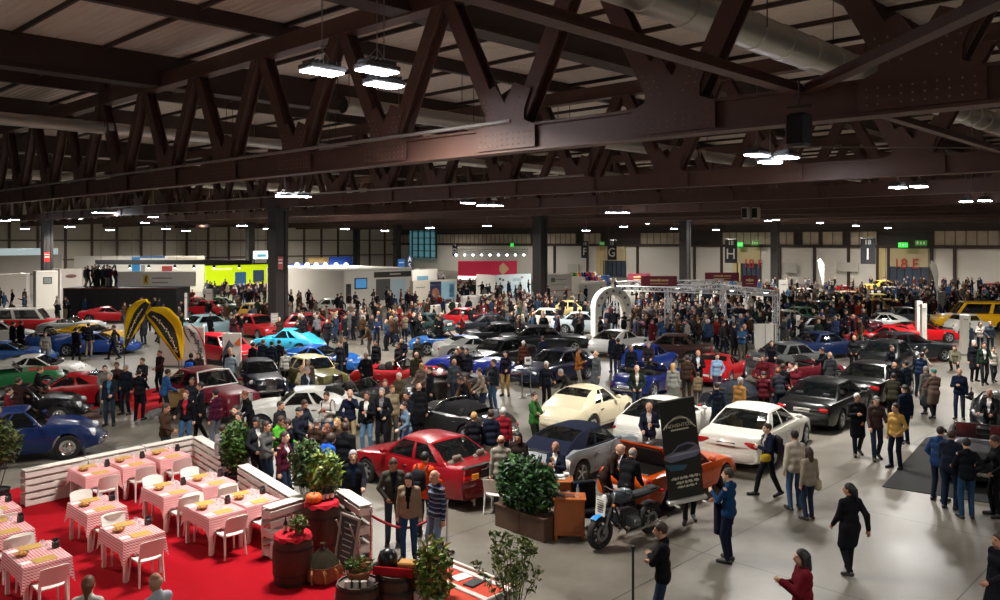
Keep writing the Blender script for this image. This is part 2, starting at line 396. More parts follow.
# ---- back wall (with the gates) and left wall
WU = 112.0
def Wp(px, py=None, u=WU):                       # a point of the back wall
 r = (px - 500) / FPX; Z = u / (r * US + UC); X = r * Z
 return Vector((X, Z, CAMH + (HOR - (py if py else HOR)) * Z / FPX)), to_uv(X, Z)[1]
WALLP = mat('wall_panel_pale', 'd6cfc2', .7, noise=.06, nscale=.4); WALLD = mat('wall_cladding_dark', '3c342e', .7, noise=.2, nscale=.6); WINB = mat('window_blind_beige', 'b9ab93', .7, noise=.3, nscale=1.2)
def band(name, ma, v0, v1, z0, z1, du=.3, off=0.0): m = MB(); ubox(m, WU + .15 - off, (v0 + v1) / 2, (z0 + z1) / 2, du, v1 - v0, z1 - z0); return m.build(name, ma)
struct(band('wall_back', [WALLP], FV0, FV1, 0, 5.1)); struct(band('wall_back_upper', [WALLD], FV0, FV1, 7.35, 13.4))
struct(band('trim_90', STEELD, FV0, FV1, 5.05, 5.45, .5, .15)); struct(band('trim_91', STEELD, FV0, FV1, 7.2, 7.5, .5, .1))
struct(band('wall_back_recess', WALLD, FV0, FV1, 5.4, 7.3, .2, -.5))
pan = [(-5, 530), (540, 575), (583, 600), (640, 680), (722, 772), (778, 793), (802, 818), (822, 842), (850, 876), (934, 1010)]
for i, (a, b) in enumerate(pan):
 v1 = Wp(a)[1]; v0 = Wp(b)[1]
 if v1 > 139: v1 = 139
 m = MB(); ubox(m, WU + .3, (v0 + v1) / 2, 6.35, .12, v1 - v0, 1.75); n = max(1, int((v1 - v0) / 1.1))
 for q in range(n + 1): ubox(m, WU + .22, v0 + (v1 - v0) * q / n, 6.35, .1, .1, 1.75, 1)
 struct(m.build('window_%d' % i, [WINB, mat('window_mullion', '6f6555', .6)]))
m = MB()
for px in (555, 588, 638, 695, 722, 780, 815, 849, 878, 889, 932, 955):
 v = Wp(px)[1]; ubox(m, WU - .15, v, 2.6, .3, .32, 5.2)
struct(m.build('trim_92', STEELD))
def text(s, size, ma, loc, rz, parent=None, name='lettering', ext=.01, tilt=PI / 2, sx=1.0):
 cu = bpy.data.curves.new(name, 'FONT'); cu.body = s; cu.size = size; cu.extrude = ext; cu.align_x = 'CENTER'; cu.align_y = 'CENTER'
 ob = bpy.data.objects.new(name, cu); COL.objects.link(ob); dg = bpy.context.evaluated_depsgraph_get()
 me = bpy.data.meshes.new_from_object(ob.evaluated_get(dg)); bpy.data.objects.remove(ob)
 me.materials.clear(); me.materials.append(ma)
 o = link(name, me, parent); o.location = loc; o.rotation_euler = (tilt, 0, rz); o.scale = (sx, 1, 1); return o
WR = RU - PI / 2                                  # turn of a text that faces the hall from the back wall
REDT = plastic('b8281c')
for i, (a, b, s, txt) in enumerate(((889, 929, '18 E', 907), (738, 761, '18 F', 754), (604, 626, '', 0))):
 v1, v0 = Wp(a)[1], Wp(b)[1]; 
 m = MB(); ubox(m, WU - .08, (v0 + v1) / 2, 4.0, .2, v1 - v0, 2.6); 
 for q in range(8): ubox(m, WU - .2, (v0 + v1) / 2, 2.9 + .3 * q, .05, v1 - v0, .03)
 d = struct(m.build('door_%d' % i, mat('gate_shutter', 'bfae86', .6)))
 m = MB(); ubox(m, WU - .08, (v0 + v1) / 2, 1.35, .1, v1 - v0, 2.7); struct(m.build('door_%d_opening' % i, mat('gate_opening_blue', '3a4856', .2)))
 m = MB(); n = 5
 for q in range(n + 1): ubox(m, WU - .2, v0 + (v1 - v0) * q / n, 1.35, .1, .12, 2.7)
 struct(m.build('door_%d_frame' % i, STEELD))
 if s:
  p, v = Wp(txt, 264); x, y = uv(WU - .35, v); o = text(s, 1.75, REDT, (x, y, p.z), WR, name='gate_number'); tag(o, 'red lettering %s on the shutter of that gate' % s, 'lettering')
for px, w in ((881, 6), (737, 5), (601, 5)):      # the yellowish passage beside each gate
 v1, v0 = Wp(px - w)[1], Wp(px + w)[1]; m = MB(); ubox(m, WU - .06, (v0 + v1) / 2, 2.6, .2, (v1 - v0) * .8, 5.0); ubox(m, WU - .2, (v0 + v1) / 2, 2.6, .1, .1, 5.0); struct(m.build('door_%d' % (px), mat('passage_yellow', 'd2bd84', .6)))
GREEN = mat('exit_sign_green', '27c840', .4, emit=1.6); GREEN2 = mat('exit_sign_dim', '2f8a1c', .4, emit=.5)
for px, py, w, c, lab in ((903, 245, 9, GREEN, 'lit green exit sign above gate E, left of two'), (921, 243, 11, GREEN2, 'dim green exit sign above gate E, right of two'), (740, 244.5, 6, GREEN, 'lit green exit sign above gate F, left of two'), (755, 243, 8, GREEN2, 'dim green exit sign above gate F, right of two'), (602, 243.5, 6, GREEN2, 'green exit sign beside the letter G'), (512, 245, 4, GREEN, 'small green exit sign left of the column behind the crimson stand')):
 p, v = Wp(px, py, 110.5); Z = p.y; ww = w * Z / FPX
 r = empty('exit_sign', p, WR); m = MB(); m.rbox((0, 0, 0), (ww, .12, .62), .02); m.build('sign_box', c, r)
 m = MB()
 for q in (-.28, 0, .28): m.box((q * ww, -.065, 0), (ww * .14, .01, .32))
 m.ell((-.28 * ww, -.066, .2), (.08, .01, .08), 8); m.build('running_figure', WHITEP, r); b = MB(); b.tube([(0, 0, .3), (0, 0, 1.2)], .02, 5); b.build('bracket', STEELD, r); tag(r, lab, 'exit sign')
for px, y0, y1, s in ((585, 241, 258, 'F'), (612, 240, 260, 'G'), (731, 239, 263, 'H'), (868, 238, 264, 'I'), (455, 243, 256, 'D')):
 p, v = Wp(px, (y0 + y1) / 2, 104); Z = p.y; h = (y1 - y0) * Z / FPX; w = h * .55
 r = empty('hanging_sign', p, WR); m = MB(); m.rbox((0, 0, 0), (w, .12, h), .03); m.build('sign_panel', plastic('26282c'), r)
 text(s, h * .62, WHITEP, (0, -.08, -h * .14), 0, r, 'letter'); text('18', h * .26, WHITEP, (0, -.08, h * .33), 0, r, 'hall_number')
 m = MB(); m.tube([(-w * .4, 0, h / 2), (-w * .4, 0, h / 2 + 2)], .02, 4); m.tube([(w * .4, 0, h / 2), (w * .4, 0, h / 2 + 2)], .02, 4); m.build('hanger', STEELD, r); tag(r, 'dark hanging hall sign with the white letter ' + s, 'sign')
for px, py, w, h, lab in ((790, 268, 14, 10, 'left of the white feather flag'), (848, 267, 20, 9, 'between the white feather flag and the letter I'), (573, 268, 14, 8, 'below the letter F')):
 p, v = Wp(px, py, 111.6); Z = p.y; m = MB(); m.box((0, 0, 0), (w * Z / FPX, .1, h * Z / FPX)); o = m.build('wall_board', plastic('c3beb0')); o.location = p; o.rotation_euler = (0, 0, WR); tag(o, 'pale blank board on the back wall ' + lab, 'board')
VL = 140.0
m = MB(); ubox(m, (FU0 + FU1) / 2, VL + .15, 6.7, FU1 - FU0, .3, 13.4); struct(m.build('wall_left', mat('wall_left_pale', 'cdc3b2', .7, noise=.06, nscale=.4)))
m = MB(); u = 3.0
while u < 112: ubox(m, u, VL - .1, 6.7, .35, .3, 13.4); u += 3.95
ubox(m, 50, VL - .1, 6.05, 124, .2, .22); ubox(m, 50, VL - .1, 3.0, 124, .2, .2); struct(m.build('trim_93', mat('wall_post_brown', '5a4c40', .6)))
m = MB(); p, v = Wp(425); ubox(m, 111.2, Wp(425)[1], 5.2, .3, Wp(416)[1] - Wp(440)[1], 5.6); 
struct(m.build('window_20', mat('corner_glass', '6fb0bd', .2, emit=.25)))
m = MB()
for q in range(5): ubox(m, 111.0, Wp(416 + 6 * q)[1], 5.2, .2, .3, 5.6)
for q in range(5): ubox(m, 111.0, Wp(428)[1], 2.6 + 1.3 * q, .2, Wp(416)[1] - Wp(440)[1], .15)
struct(m.build('window_20_frame', STEELD))
# ------------------------------------------------------------------ people: one skin surface grown from a skeleton, clothes over it
def surface_nets(V, org, h):
 S = V < 0
 nx, ny, nz = V.shape
 c = np.zeros((nx - 1, ny - 1, nz - 1), np.int8)
 for a in (0, 1):
  for b in (0, 1):
   for d in (0, 1):
    c += S[a:nx - 1 + a, b:ny - 1 + b, d:nz - 1 + d]
 act = (c > 0) & (c < 8)
 idx = np.full(act.shape, -1, np.int64)
 cells = np.argwhere(act); idx[act] = np.arange(len(cells))
 acc = np.zeros((len(cells), 3)); cnt = np.zeros(len(cells))
 cor = [(a, b, d) for a in (0, 1) for b in (0, 1) for d in (0, 1)]
 for p in cor:
  for q in cor:
   if sum(q) == sum(p) + 1 and all(q[i] >= p[i] for i in range(3)):
    va = V[cells[:, 0] + p[0], cells[:, 1] + p[1], cells[:, 2] + p[2]]
    vb = V[cells[:, 0] + q[0], cells[:, 1] + q[1], cells[:, 2] + q[2]]
    m = (va < 0) != (vb < 0)
    t = np.where(m, va / np.where(m, va - vb, 1), 0)[:, None]
    pos = np.array(p) + t * (np.array(q) - np.array(p))
    acc[m] += pos[m]; cnt[m] += 1
 verts = (cells + acc / cnt[:, None]) * h + org
 faces = []
 for ax in range(3):
  sl0 = [slice(1, -1)] * 3; sl0[ax] = slice(0, -1)
  A = S[tuple(slice(None, -1) if i == ax else slice(None) for i in range(3))]
  B = S[tuple(slice(1, None) if i == ax else slice(None) for i in range(3))]
  e = np.argwhere(A != B)
  o1, o2 = [(1, 2), (2, 0), (0, 1)][ax]
  ok = (e[:, o1] > 0) & (e[:, o2] > 0) & (e[:, o1] < V.shape[o1] - 1) & (e[:, o2] < V.shape[o2] - 1)
  e = e[ok]
  sgn = A[e[:, 0], e[:, 1], e[:, 2]]
  def ix(d1, d2):
   q = e.copy(); q[:, o1] += d1; q[:, o2] += d2
   return idx[q[:, 0], q[:, 1], q[:, 2]]
  quad = np.stack([ix(-1, -1), ix(0, -1), ix(0, 0), ix(-1, 0)], 1)
  quad[~sgn] = quad[~sgn][:, ::-1]
  faces.append(quad)
 return verts, np.concatenate(faces)
class Field:
 def __init__(s, lo, hi, h):
  s.h = h; s.org = np.array(lo, float)
  s.n = [int(math.ceil((hi[i] - lo[i]) / h)) + 1 for i in range(3)]
  s.V = np.full(s.n, 9.0, np.float32)
 def _sub(s, lo, hi):
  a = [max(0, int((lo[i] - s.org[i]) / s.h)) for i in range(3)]
  b = [min(s.n[i], int((hi[i] - s.org[i]) / s.h) + 2) for i in range(3)]
  if any(b[i] <= a[i] for i in range(3)): return None, None
  ax = [s.org[i] + np.arange(a[i], b[i]) * s.h for i in range(3)]
  return tuple(slice(a[i], b[i]) for i in range(3)), np.meshgrid(*ax, indexing='ij')
 def _mix(s, sl, d, k, sub=False):
  cur = s.V[sl]
  if sub:
   s.V[sl] = np.maximum(cur, -d); return
  if k > 0:
   hh = np.clip(0.5 + 0.5 * (cur - d) / k, 0, 1)
   s.V[sl] = cur * (1 - hh) + d * hh - k * hh * (1 - hh)
  else: s.V[sl] = np.minimum(cur, d)
 def cone(s, a, b, ra, rb, k=.03, sq=None):
  a = np.array(a, float); b = np.array(b, float); pad = max(ra, rb) + k + 2 * s.h + .02
  sl, X = s._sub(np.minimum(a, b) - pad, np.maximum(a, b) + pad)
  if sl is None: return
  P = [X[i] - a[i] for i in range(3)]; d = b - a; L = float(d @ d) + 1e-9
  t = np.clip(sum(P[i] * d[i] for i in range(3)) / L, 0, 1)
  D = [(P[i] - t * d[i]) for i in range(3)]
  if sq is not None:
   ax, f = sq; dd = sum(D[i] * ax[i] for i in range(3))
   D = [D[i] + ax[i] * dd * (f - 1) for i in range(3)]
  s._mix(sl, np.sqrt(sum(q * q for q in D)) - (ra + (rb - ra) * t), k)
 def ell(s, c, r, R=None, k=.02, sub=False):
  c = np.array(c, float); pad = max(r) + k + 2 * s.h
  sl, X = s._sub(c - pad, c + pad)
  if sl is None: return
  P = [X[i] - c[i] for i in range(3)]
  if R is not None:
   Ri = np.array(R).T
   P = [sum(Ri[i][j] * P[j] for j in range(3)) for i in range(3)]
  q = np.sqrt(sum((P[i] / r[i]) ** 2 for i in range(3))) + 1e-6
  q2 = np.sqrt(sum((P[i] / r[i] ** 2) ** 2 for i in range(3))) + 1e-6
  s._mix(sl, q * (q - 1) / q2, k, sub)
 def cut(s, n, d):                          # keep n.p < d
  ax = [s.org[i] + np.arange(s.n[i]) * s.h for i in range(3)]
  X = np.meshgrid(*ax, indexing='ij')
  s.V = np.maximum(s.V, (sum(X[i] * n[i] for i in range(3)) - d).astype(np.float32))
 def get(s): return surface_nets(s.V, s.org, s.h)
def v3(*a): return np.array(a, float)
def rot3(ax, a):
 return np.array(Matrix.Rotation(a, 3, ax))
def ik(a, t, l1, l2, hint):
 d = t - a; L = np.linalg.norm(d)
 if L > (l1 + l2) * .995: t = a + d / L * (l1 + l2) * .995; d = t - a; L = np.linalg.norm(d)
 x = (l1 * l1 - l2 * l2 + L * L) / (2 * L); y = math.sqrt(max(l1 * l1 - x * x, 0))
 dn = d / L; hn = hint - dn * (hint @ dn); hn = hn / (np.linalg.norm(hn) + 1e-9)
 return a + dn * x + hn * y, t
ARMS = {  # wrist target from the shoulder for the right arm (x outwards, y forwards), elbow hint
 'down': ((.07, .02, -.54), (.3, -1, 0)), 'pocket': ((-.02, .13, -.44), (1, -.7, .1)),
 'phone': ((-.12, .33, -.14), (.5, -.3, -1)), 'cross': ((-.26, .22, -.22), (1, .1, -.6)),
 'chest': ((-.10, .26, -.20), (.7, -.4, -1)), 'camera': ((-.14, .26, .06), (.8, 0, -1)),
 'point': ((.05, .5, -.06), (.6, 0, -1)), 'behind': ((-.12, -.16, -.44), (1, -.6, 0)),
 'hip': ((.0, .02, -.40), (1, -.9, 0)), 'fwd': ((.02, .36, -.34), (.5, -.5, -1)),
 'swing': ((.06, .22, -.48), (.2, -1, 0)), 'back': ((.08, -.2, -.47), (.2, -1, 0)),
 'lap': ((-.08, .36, -.40), (1, -.3, -.3)), 'reach': ((.0, .46, -.30), (.5, -.2, -1)), 'mouth': ((-.13, .2, .05), (1, .2, -1)),
}
def skeleton(la='down', ra='down', lean=0, twist=0, yaw=0, nod=0, legs='stand', tilt=0):
 J = {}
 hz = .945
 if legs == 'sit': hz = .53
 if legs == 'crouch': hz = .42
 if legs == 'wide': hz = .90
 pel = v3(0, 0 if lean < 25 else -.10 * lean / 60, hz); J['pel'] = pel
 R = rot3('Z', math.radians(twist)) @ rot3('X', math.radians(-lean)) @ rot3('Y', math.radians(tilt)); J['R'] = R
 up = lambda x, y, z: pel + R @ v3(x, y, z)
 J['waist'] = up(0, 0, .14); J['chest'] = up(0, .01, .33); J['neck'] = up(0, -.01, .53)
 for sd, nm in ((1, 'R'), (-1, 'L')):
  J['sh' + nm] = up(.163 * sd, -.012, .452)
  tgt, hint = ARMS[ra if sd == 1 else la]
  w = J['sh' + nm] + R @ v3(tgt[0] * sd, tgt[1], tgt[2])
  J['el' + nm], J['wr' + nm] = ik(J['sh' + nm], w, .285, .26, R @ v3(hint[0] * sd, hint[1], hint[2]))
  J['hip' + nm] = pel + rot3('Z', math.radians(twist * .4)) @ v3(.09 * sd, 0, -.02)
 F = {'stand': ((.11, .03), (-.11, -.02)), 'walk': ((.08, .27), (-.08, -.27)), 'step': ((.09, .16), (-.09, -.14)),
         'sit': ((.12, .44), (-.12, .42)), 'crouch': ((.12, .16), (-.11, -.12)), 'wide': ((.21, .05), (-.21, 0)), 'close': ((.07, .0), (-.07, .02))}[legs]
 for (fx, fy), nm, sd in ((F[0], 'R', 1), (F[1], 'L', -1)):
  az = .085
  if legs in ('walk', 'step') and fy < 0: az = .12
  J['kn' + nm], J['an' + nm] = ik(J['hip' + nm], v3(fx, fy, az), .43, .425, v3(.12 * sd, 1, 0))
  J['toe' + nm] = v3(fx + .045 * sd, fy + .17, .035)
  J['heel' + nm] = v3(fx - .005 * sd, fy - .055, .04 + (.06 if az > .1 else 0))
 H = R @ rot3('X', math.radians(lean * .45)) @ rot3('Z', math.radians(yaw)) @ rot3('X', math.radians(-nod)); J['H'] = H
 J['head'] = J['neck'] + R @ v3(0, .02, .05) + H @ v3(0, .015, .095)
 return J
def hd(J, x, y, z): return J['head'] + J['H'] @ v3(x, y, z)
def bounds(J, pad):
 P = np.array([p for k, p in J.items() if k not in ('R', 'H')])
 return P.min(0) - pad, P.max(0) + pad
def f_skin(J, h, full=True):
 lo, hi = bounds(J, .24); lo[2] = min(lo[2], -.05)
 f = Field(lo, hi, h); R, H = J['R'], J['H']
 yv = R @ v3(0, 1, 0)
 if full:
  f.cone(J['pel'] - R @ v3(.06, 0, 0), J['pel'] + R @ v3(.06, 0, 0), .10, .10, .04)
  f.cone(J['waist'] - R @ v3(.04, 0, 0), J['waist'] + R @ v3(.04, 0, 0), .095, .095, .05)
  f.cone(J['chest'] - R @ v3(.07, 0, 0), J['chest'] + R @ v3(.07, 0, 0), .10, .10, .05)
  f.cone(J['shL'], J['shR'], .06, .06, .04)
  for n in 'LR':
   f.cone(J['hip' + n], J['kn' + n], .075, .05, .03); f.cone(J['kn' + n], J['an' + n], .048, .036, .02)
   f.cone(J['heel' + n], J['toe' + n], .035, .028, .02)
   f.cone(J['sh' + n], J['el' + n], .05, .04, .02)
 for n in 'LR':
  f.cone(J['el' + n], J['wr' + n], .04, .028, .02)
  d = J['wr' + n] - J['el' + n]; d = d / np.linalg.norm(d)
  nx = J['H'] @ v3(1, 0, 0)
  f.cone(J['wr' + n], J['wr' + n] + d * .075, .028, .036, .015)
 f.cone(J['neck'] - R @ v3(0, 0, .06), hd(J, 0, -.015, -.05), .066, .056, .03)
 f.ell(hd(J, 0, -.012, .025), (.077, .096, .100), H, .01)       # skull
 f.ell(hd(J, 0, .030, -.045), (.060, .066, .075), H, .03)       # jaw
 f.cone(hd(J, 0, .092, .012), hd(J, 0, .112, -.022), .011, .017, .012)   # nose
 f.cone(hd(J, -.035, .078, .032), hd(J, .035, .078, .032), .014, .014, .012)  # brow
 f.cone(hd(J, -.02, .090, -.055), hd(J, .02, .090, -.055), .011, .011, .012)  # lips
 for sd in (-1, 1): f.ell(hd(J, .080 * sd, -.008, -.005), (.012, .022, .034), H, .008)
 return f
def fingers(J, mb_v, mb_f, curl=.55):
 for n, sd in (('R', 1), ('L', -1)):
  d = J['wr' + n] - J['el' + n]; d = d / np.linalg.norm(d)
  fw = J['R'] @ v3(-.35 * sd, 1, .0); fw = fw - d * (fw @ d)
  if np.linalg.norm(fw) < .2: fw = J['R'] @ v3(0, 0, 1); fw = fw - d * (fw @ d)
  fw = fw / np.linalg.norm(fw)                     # towards the thumb
  pn = np.cross(fw, d) * sd                         # towards the palm
  pn = pn / np.linalg.norm(pn)
  if pn @ (J['R'] @ v3(-sd, 0, 0)) < -.2: pn = -pn
  base = J['wr' + n] + d * .075
  for k, (off, ln) in enumerate(((.030, .070), (.010, .078), (-.010, .072), (-.029, .056))):
   p = base + fw * off; dirv = d.copy(); pts = [p - d * .02, p]
   for q in range(3):
    a = curl * (.5 + .35 * q); c, s = math.cos(a), math.sin(a)
    dirv = dirv * c + pn * s; dirv = dirv / np.linalg.norm(dirv)
    pts.append(pts[-1] + dirv * ln / 3 * (1.15 - .15 * q))
   mb = MB(); mb.tube(pts, [.010, .0105, .0095, .0085, .006], 6)
   o = len(mb_v); mb_v += mb.v; mb_f += [tuple(i + o for i in q) for q in mb.f]
  p = J['wr' + n] + d * .02 + fw * .022
  t1 = d * .75 + fw * .65 + pn * .25; t1 /= np.linalg.norm(t1)
  t2 = d * .95 + fw * .15 + pn * .35; t2 /= np.linalg.norm(t2)
  mb = MB(); mb.tube([p - t1 * .01, p + t1 * .035, p + t1 * .035 + t2 * .032, p + t1 * .035 + t2 * .055], [.013, .012, .010, .006], 6)
  o = len(mb_v); mb_v += mb.v; mb_f += [tuple(i + o for i in q) for q in mb.f]
def f_top(J, h, style='jacket', g=None):
 lo, hi = bounds(J, .26); lo[2] = min(lo[2], .0)
 f = g or Field(lo, hi, h); R = J['R']
 e = {'jacket': .010, 'shirt': .0, 'puffer': .028, 'coat': .010}[style]
 ax = R @ v3(1, 0, 0)
 f.cone(J['pel'] - ax * .07 - R @ v3(0, 0, .02), J['pel'] + ax * .07 - R @ v3(0, 0, .02), .115 + e, .115 + e, .04)
 f.cone(J['waist'] - ax * .055, J['waist'] + ax * .055, .108 + e, .108 + e, .06)
 f.cone(J['chest'] - ax * .075, J['chest'] + ax * .075, .108 + e, .108 + e, .06)
 f.cone(J['shL'] * .9 + J['shR'] * .1, J['shR'] * .9 + J['shL'] * .1, .058 + e * .7, .058 + e * .7, .04)
 for n in 'LR': f.cone(J['neck'] - R @ v3(0, 0, .01), J['sh' + n], .045, .05 + e, .04)
 f.cone(J['neck'] - R @ v3(0, 0, .05), J['neck'] + R @ v3(0, .0, .012), .08, .064 + e * .4, .03)
 if style == 'coat':
  for n in 'LR':
   f.cone(J['hip' + n], J['kn' + n] * .8 + J['hip' + n] * .2, .115, .115, .05)
  f.cone(J['pel'] - v3(0, 0, .1), (J['knL'] + J['knR']) / 2 * .7 + J['pel'] * .3, .12, .125, .05)
 for n in 'LR':
  f.cone(J['sh' + n], J['el' + n], .056 + e, .047 + e, .03)
  f.cone(J['el' + n], J['wr' + n], .049 + e, .037 + e * .7, .02)
 if style == 'coat': pass
 return f
def f_legs(J, h, g=None):
 lo, hi = bounds(J, .24); lo[2] = 0
 f = g or Field(lo, hi, h)
 f.cone(J['pel'] - v3(.055, 0, 0), J['pel'] + v3(.055, 0, 0), .104, .104, .04)
 for n in 'LR':
  f.cone(J['hip' + n], J['kn' + n], .088, .066, .03)
  f.cone(J['kn' + n], J['an' + n] - v3(0, 0, .0), .067, .054, .02)
 return f
def f_shoe(J, n, h):
 a, b = J['heel' + n], J['toe' + n]
 f = Field(np.minimum(a, b) - .1, np.maximum(a, b) + .1, h)
 f.cone(a, b, .044, .04, .02); f.cone(a + (b - a) * .25 + v3(0, 0, .03), a + (b - a) * .5 + v3(0, 0, .015), .045, .042, .02)
 f.cut((0, 0, -1), .0)
 return f
def f_hair(J, h, style='short'):
 c = J['head']; f = Field(c - v3(.28, .28, .42), c + v3(.24, .24, .26), h); H = J['H']
 n1 = H @ v3(0, 1, 0)
 if style in ('short', 'long', 'tail'):
  f.ell(hd(J, 0, -.016, .034), (.087, .104, .104), H, .01)
  n = H @ v3(0, .80, -.60); f.cut(n, float(n @ hd(J, 0, .045, .03)))
  if style == 'short':
   n = H @ v3(0, .35, -.94); f.cut(n, float(n @ hd(J, 0, -.03, -.045)))
  else:
   f.cone(hd(J, 0, -.07, .0), hd(J, 0, -.10, -.16 if style == 'long' else -.05), .075, .06 if style == 'long' else .06, .04)
   if style == 'tail': f.cone(hd(J, 0, -.13, .01), hd(J, 0, -.16, -.18), .035, .02, .03)
   else:
    for sd in (-1, 1): f.cone(hd(J, .07 * sd, -.02, 0), hd(J, .075 * sd, -.015, -.15), .03, .028, .03)
 elif style == 'fringe':                      # hair round the sides, bald on top
  f.ell(hd(J, 0, -.018, .01), (.086, .102, .085), H, .01)
  n = H @ v3(0, .85, -.5); f.cut(n, float(n @ hd(J, 0, -.005, .0)))
  n = H @ v3(0, .1, 1); f.cut(n, float(n @ hd(J, 0, 0, .05)))
  n = H @ v3(0, .35, -.94); f.cut(n, float(n @ hd(J, 0, -.03, -.045)))
 elif style in ('cap', 'beanie'):
  f.ell(hd(J, 0, -.012, .042), (.092, .112, .100), H, .01)
  n = H @ v3(0, .25, -.97); f.cut(n, float(n @ hd(J, 0, .0, .035)))
  if style == 'cap': f.ell(hd(J, 0, .11, .045), (.07, .07, .012), H, .01)
 elif style == 'hood':
  f.ell(hd(J, 0, -.03, .02), (.105, .115, .125), H, .01)
  n = H @ v3(0, 1, -.1); f.cut(n, float(n @ hd(J, 0, .05, .0)))
 return f
def to_mesh(name, v, f, nm, mi=None):
 me = bpy.data.meshes.new(name)
 me.from_pydata([tuple(p) for p in v], [], [tuple(int(i) for i in q) for q in f])
 for _ in range(nm): me.materials.append(None)
 if mi is not None: me.polygons.foreach_set('material_index', [int(x) for x in mi])
 me.polygons.foreach_set('use_smooth', [True] * len(me.polygons)); me.update()
 return me
_PM = {}
EYE = mat('eye_dark', '1c1410', 0.3); LIP = mat('lips', '9c5a4e', 0.5)
def pose_mesh(kind, pose, **kw):
 key = (kind, tuple(sorted(pose.items())), tuple(sorted(kw.items())))
 if key in _PM: return _PM[key]
 J = skeleton(**pose)
 if kind == 'body':
  v, f = f_skin(J, .0125).get(); v = list(map(tuple, v)); f = [tuple(q) for q in f]
  C = np.array(v)[np.array(f)].mean(1) - J['head']; L = C @ J['H']
  mi = np.zeros(len(f), int)
  for sd in (-1, 1):
   mi[(abs(L[:, 0] - .033 * sd) < .0105) & (L[:, 1] > .055) & (abs(L[:, 2] - .010) < .0075)] = 1
  mi[(abs(L[:, 0]) < .024) & (L[:, 1] > .07) & (abs(L[:, 2] + .056) < .010)] = 2
  n0 = len(f); fingers(J, v, f, kw.get('curl', .55))
  mi = list(mi) + [0] * (len(f) - n0)
  me = to_mesh('person_body', v, f, 3, mi)
 elif kind == 'top':
  v, f = f_top(J, .017, kw['style']).get()
  C = v[f].mean(1) - J['pel']; L = C @ J['R']
  vee = .02 + np.clip((L[:, 2] - .12) / .42, 0, 1) * .055
  mi = ((abs(L[:, 0]) < vee) & (L[:, 1] > .05) & (L[:, 2] > .1) & (L[:, 2] < .56)).astype(int)
  me = to_mesh('person_top', v, f, 2, mi)
 elif kind == 'trousers': me = to_mesh('person_trousers', *f_legs(J, .017).get(), 1)
 elif kind in ('shoeL', 'shoeR'): me = to_mesh('person_shoe', *f_shoe(J, kind[-1], .015).get(), 1)
 elif kind == 'hair': me = to_mesh('person_hair', *f_hair(J, .012, kw['style']).get(), 1)
 elif kind == 'lod':
  hh = kw.get('h', .03); lo, hi = bounds(J, .27); lo[2] = -.05
  fs = []
  a = f_skin(J, hh, False); lo, hi = a.org, None
  hi = a.org + (np.array(a.n) - 1) * hh
  def mk():
   q = Field(a.org, a.org, hh); q.n = list(a.n); q.V = np.full(q.n, 9.0, np.float32); return q
  b = f_top(J, hh, kw.get('style', 'jacket'), mk()); c = f_legs(J, hh, mk())
  s = mk()
  for n in 'LR': s.cone(J['heel' + n], J['toe' + n], .045, .042, .02); s.cone(J['an' + n], J['heel' + n], .05, .045, .02)
  hr = mk(); hr.ell(hd(J, 0, -.022, .045), (.09, .10, .10), J['H'], .01)
  n = J['H'] @ v3(0, .80, -.60); hr.cut(n, float(n @ hd(J, 0, .045, .03)))
  stack = np.stack([a.V, hr.V, b.V, c.V, s.V]); U = stack.min(0)
  v, f = surface_nets(U, a.org, hh)
  ci = np.clip(((v[f].mean(1) - a.org) / hh).round().astype(int), 0, np.array(a.n) - 1)
  mi = stack[:, ci[:, 0], ci[:, 1], ci[:, 2]].argmin(0)
  me = to_mesh('person_figure', v, f, 5, mi)
 _PM[key] = me
 return me
SKIN = [mat('skin_' + c, c, 0.55, spec=0.35) for c in ('c79a80', 'b98a70', 'd3a88f', 'a87860')]
HAIRC = {'black': '15110f', 'brown': '33241a', 'grey': '8b8784', 'white': 'c9c5bf', 'blond': 'a5814e', 'bald': 'bd8f75', 'ginger': '6e3f22', 'teal': '14655e', 'greycap': '66635e', 'blackcap': '121214'}
def hairmat(n): return mat('hair_' + n, HAIRC[n], 0.6, noise=.25, nscale=60)
PEOPLE = []
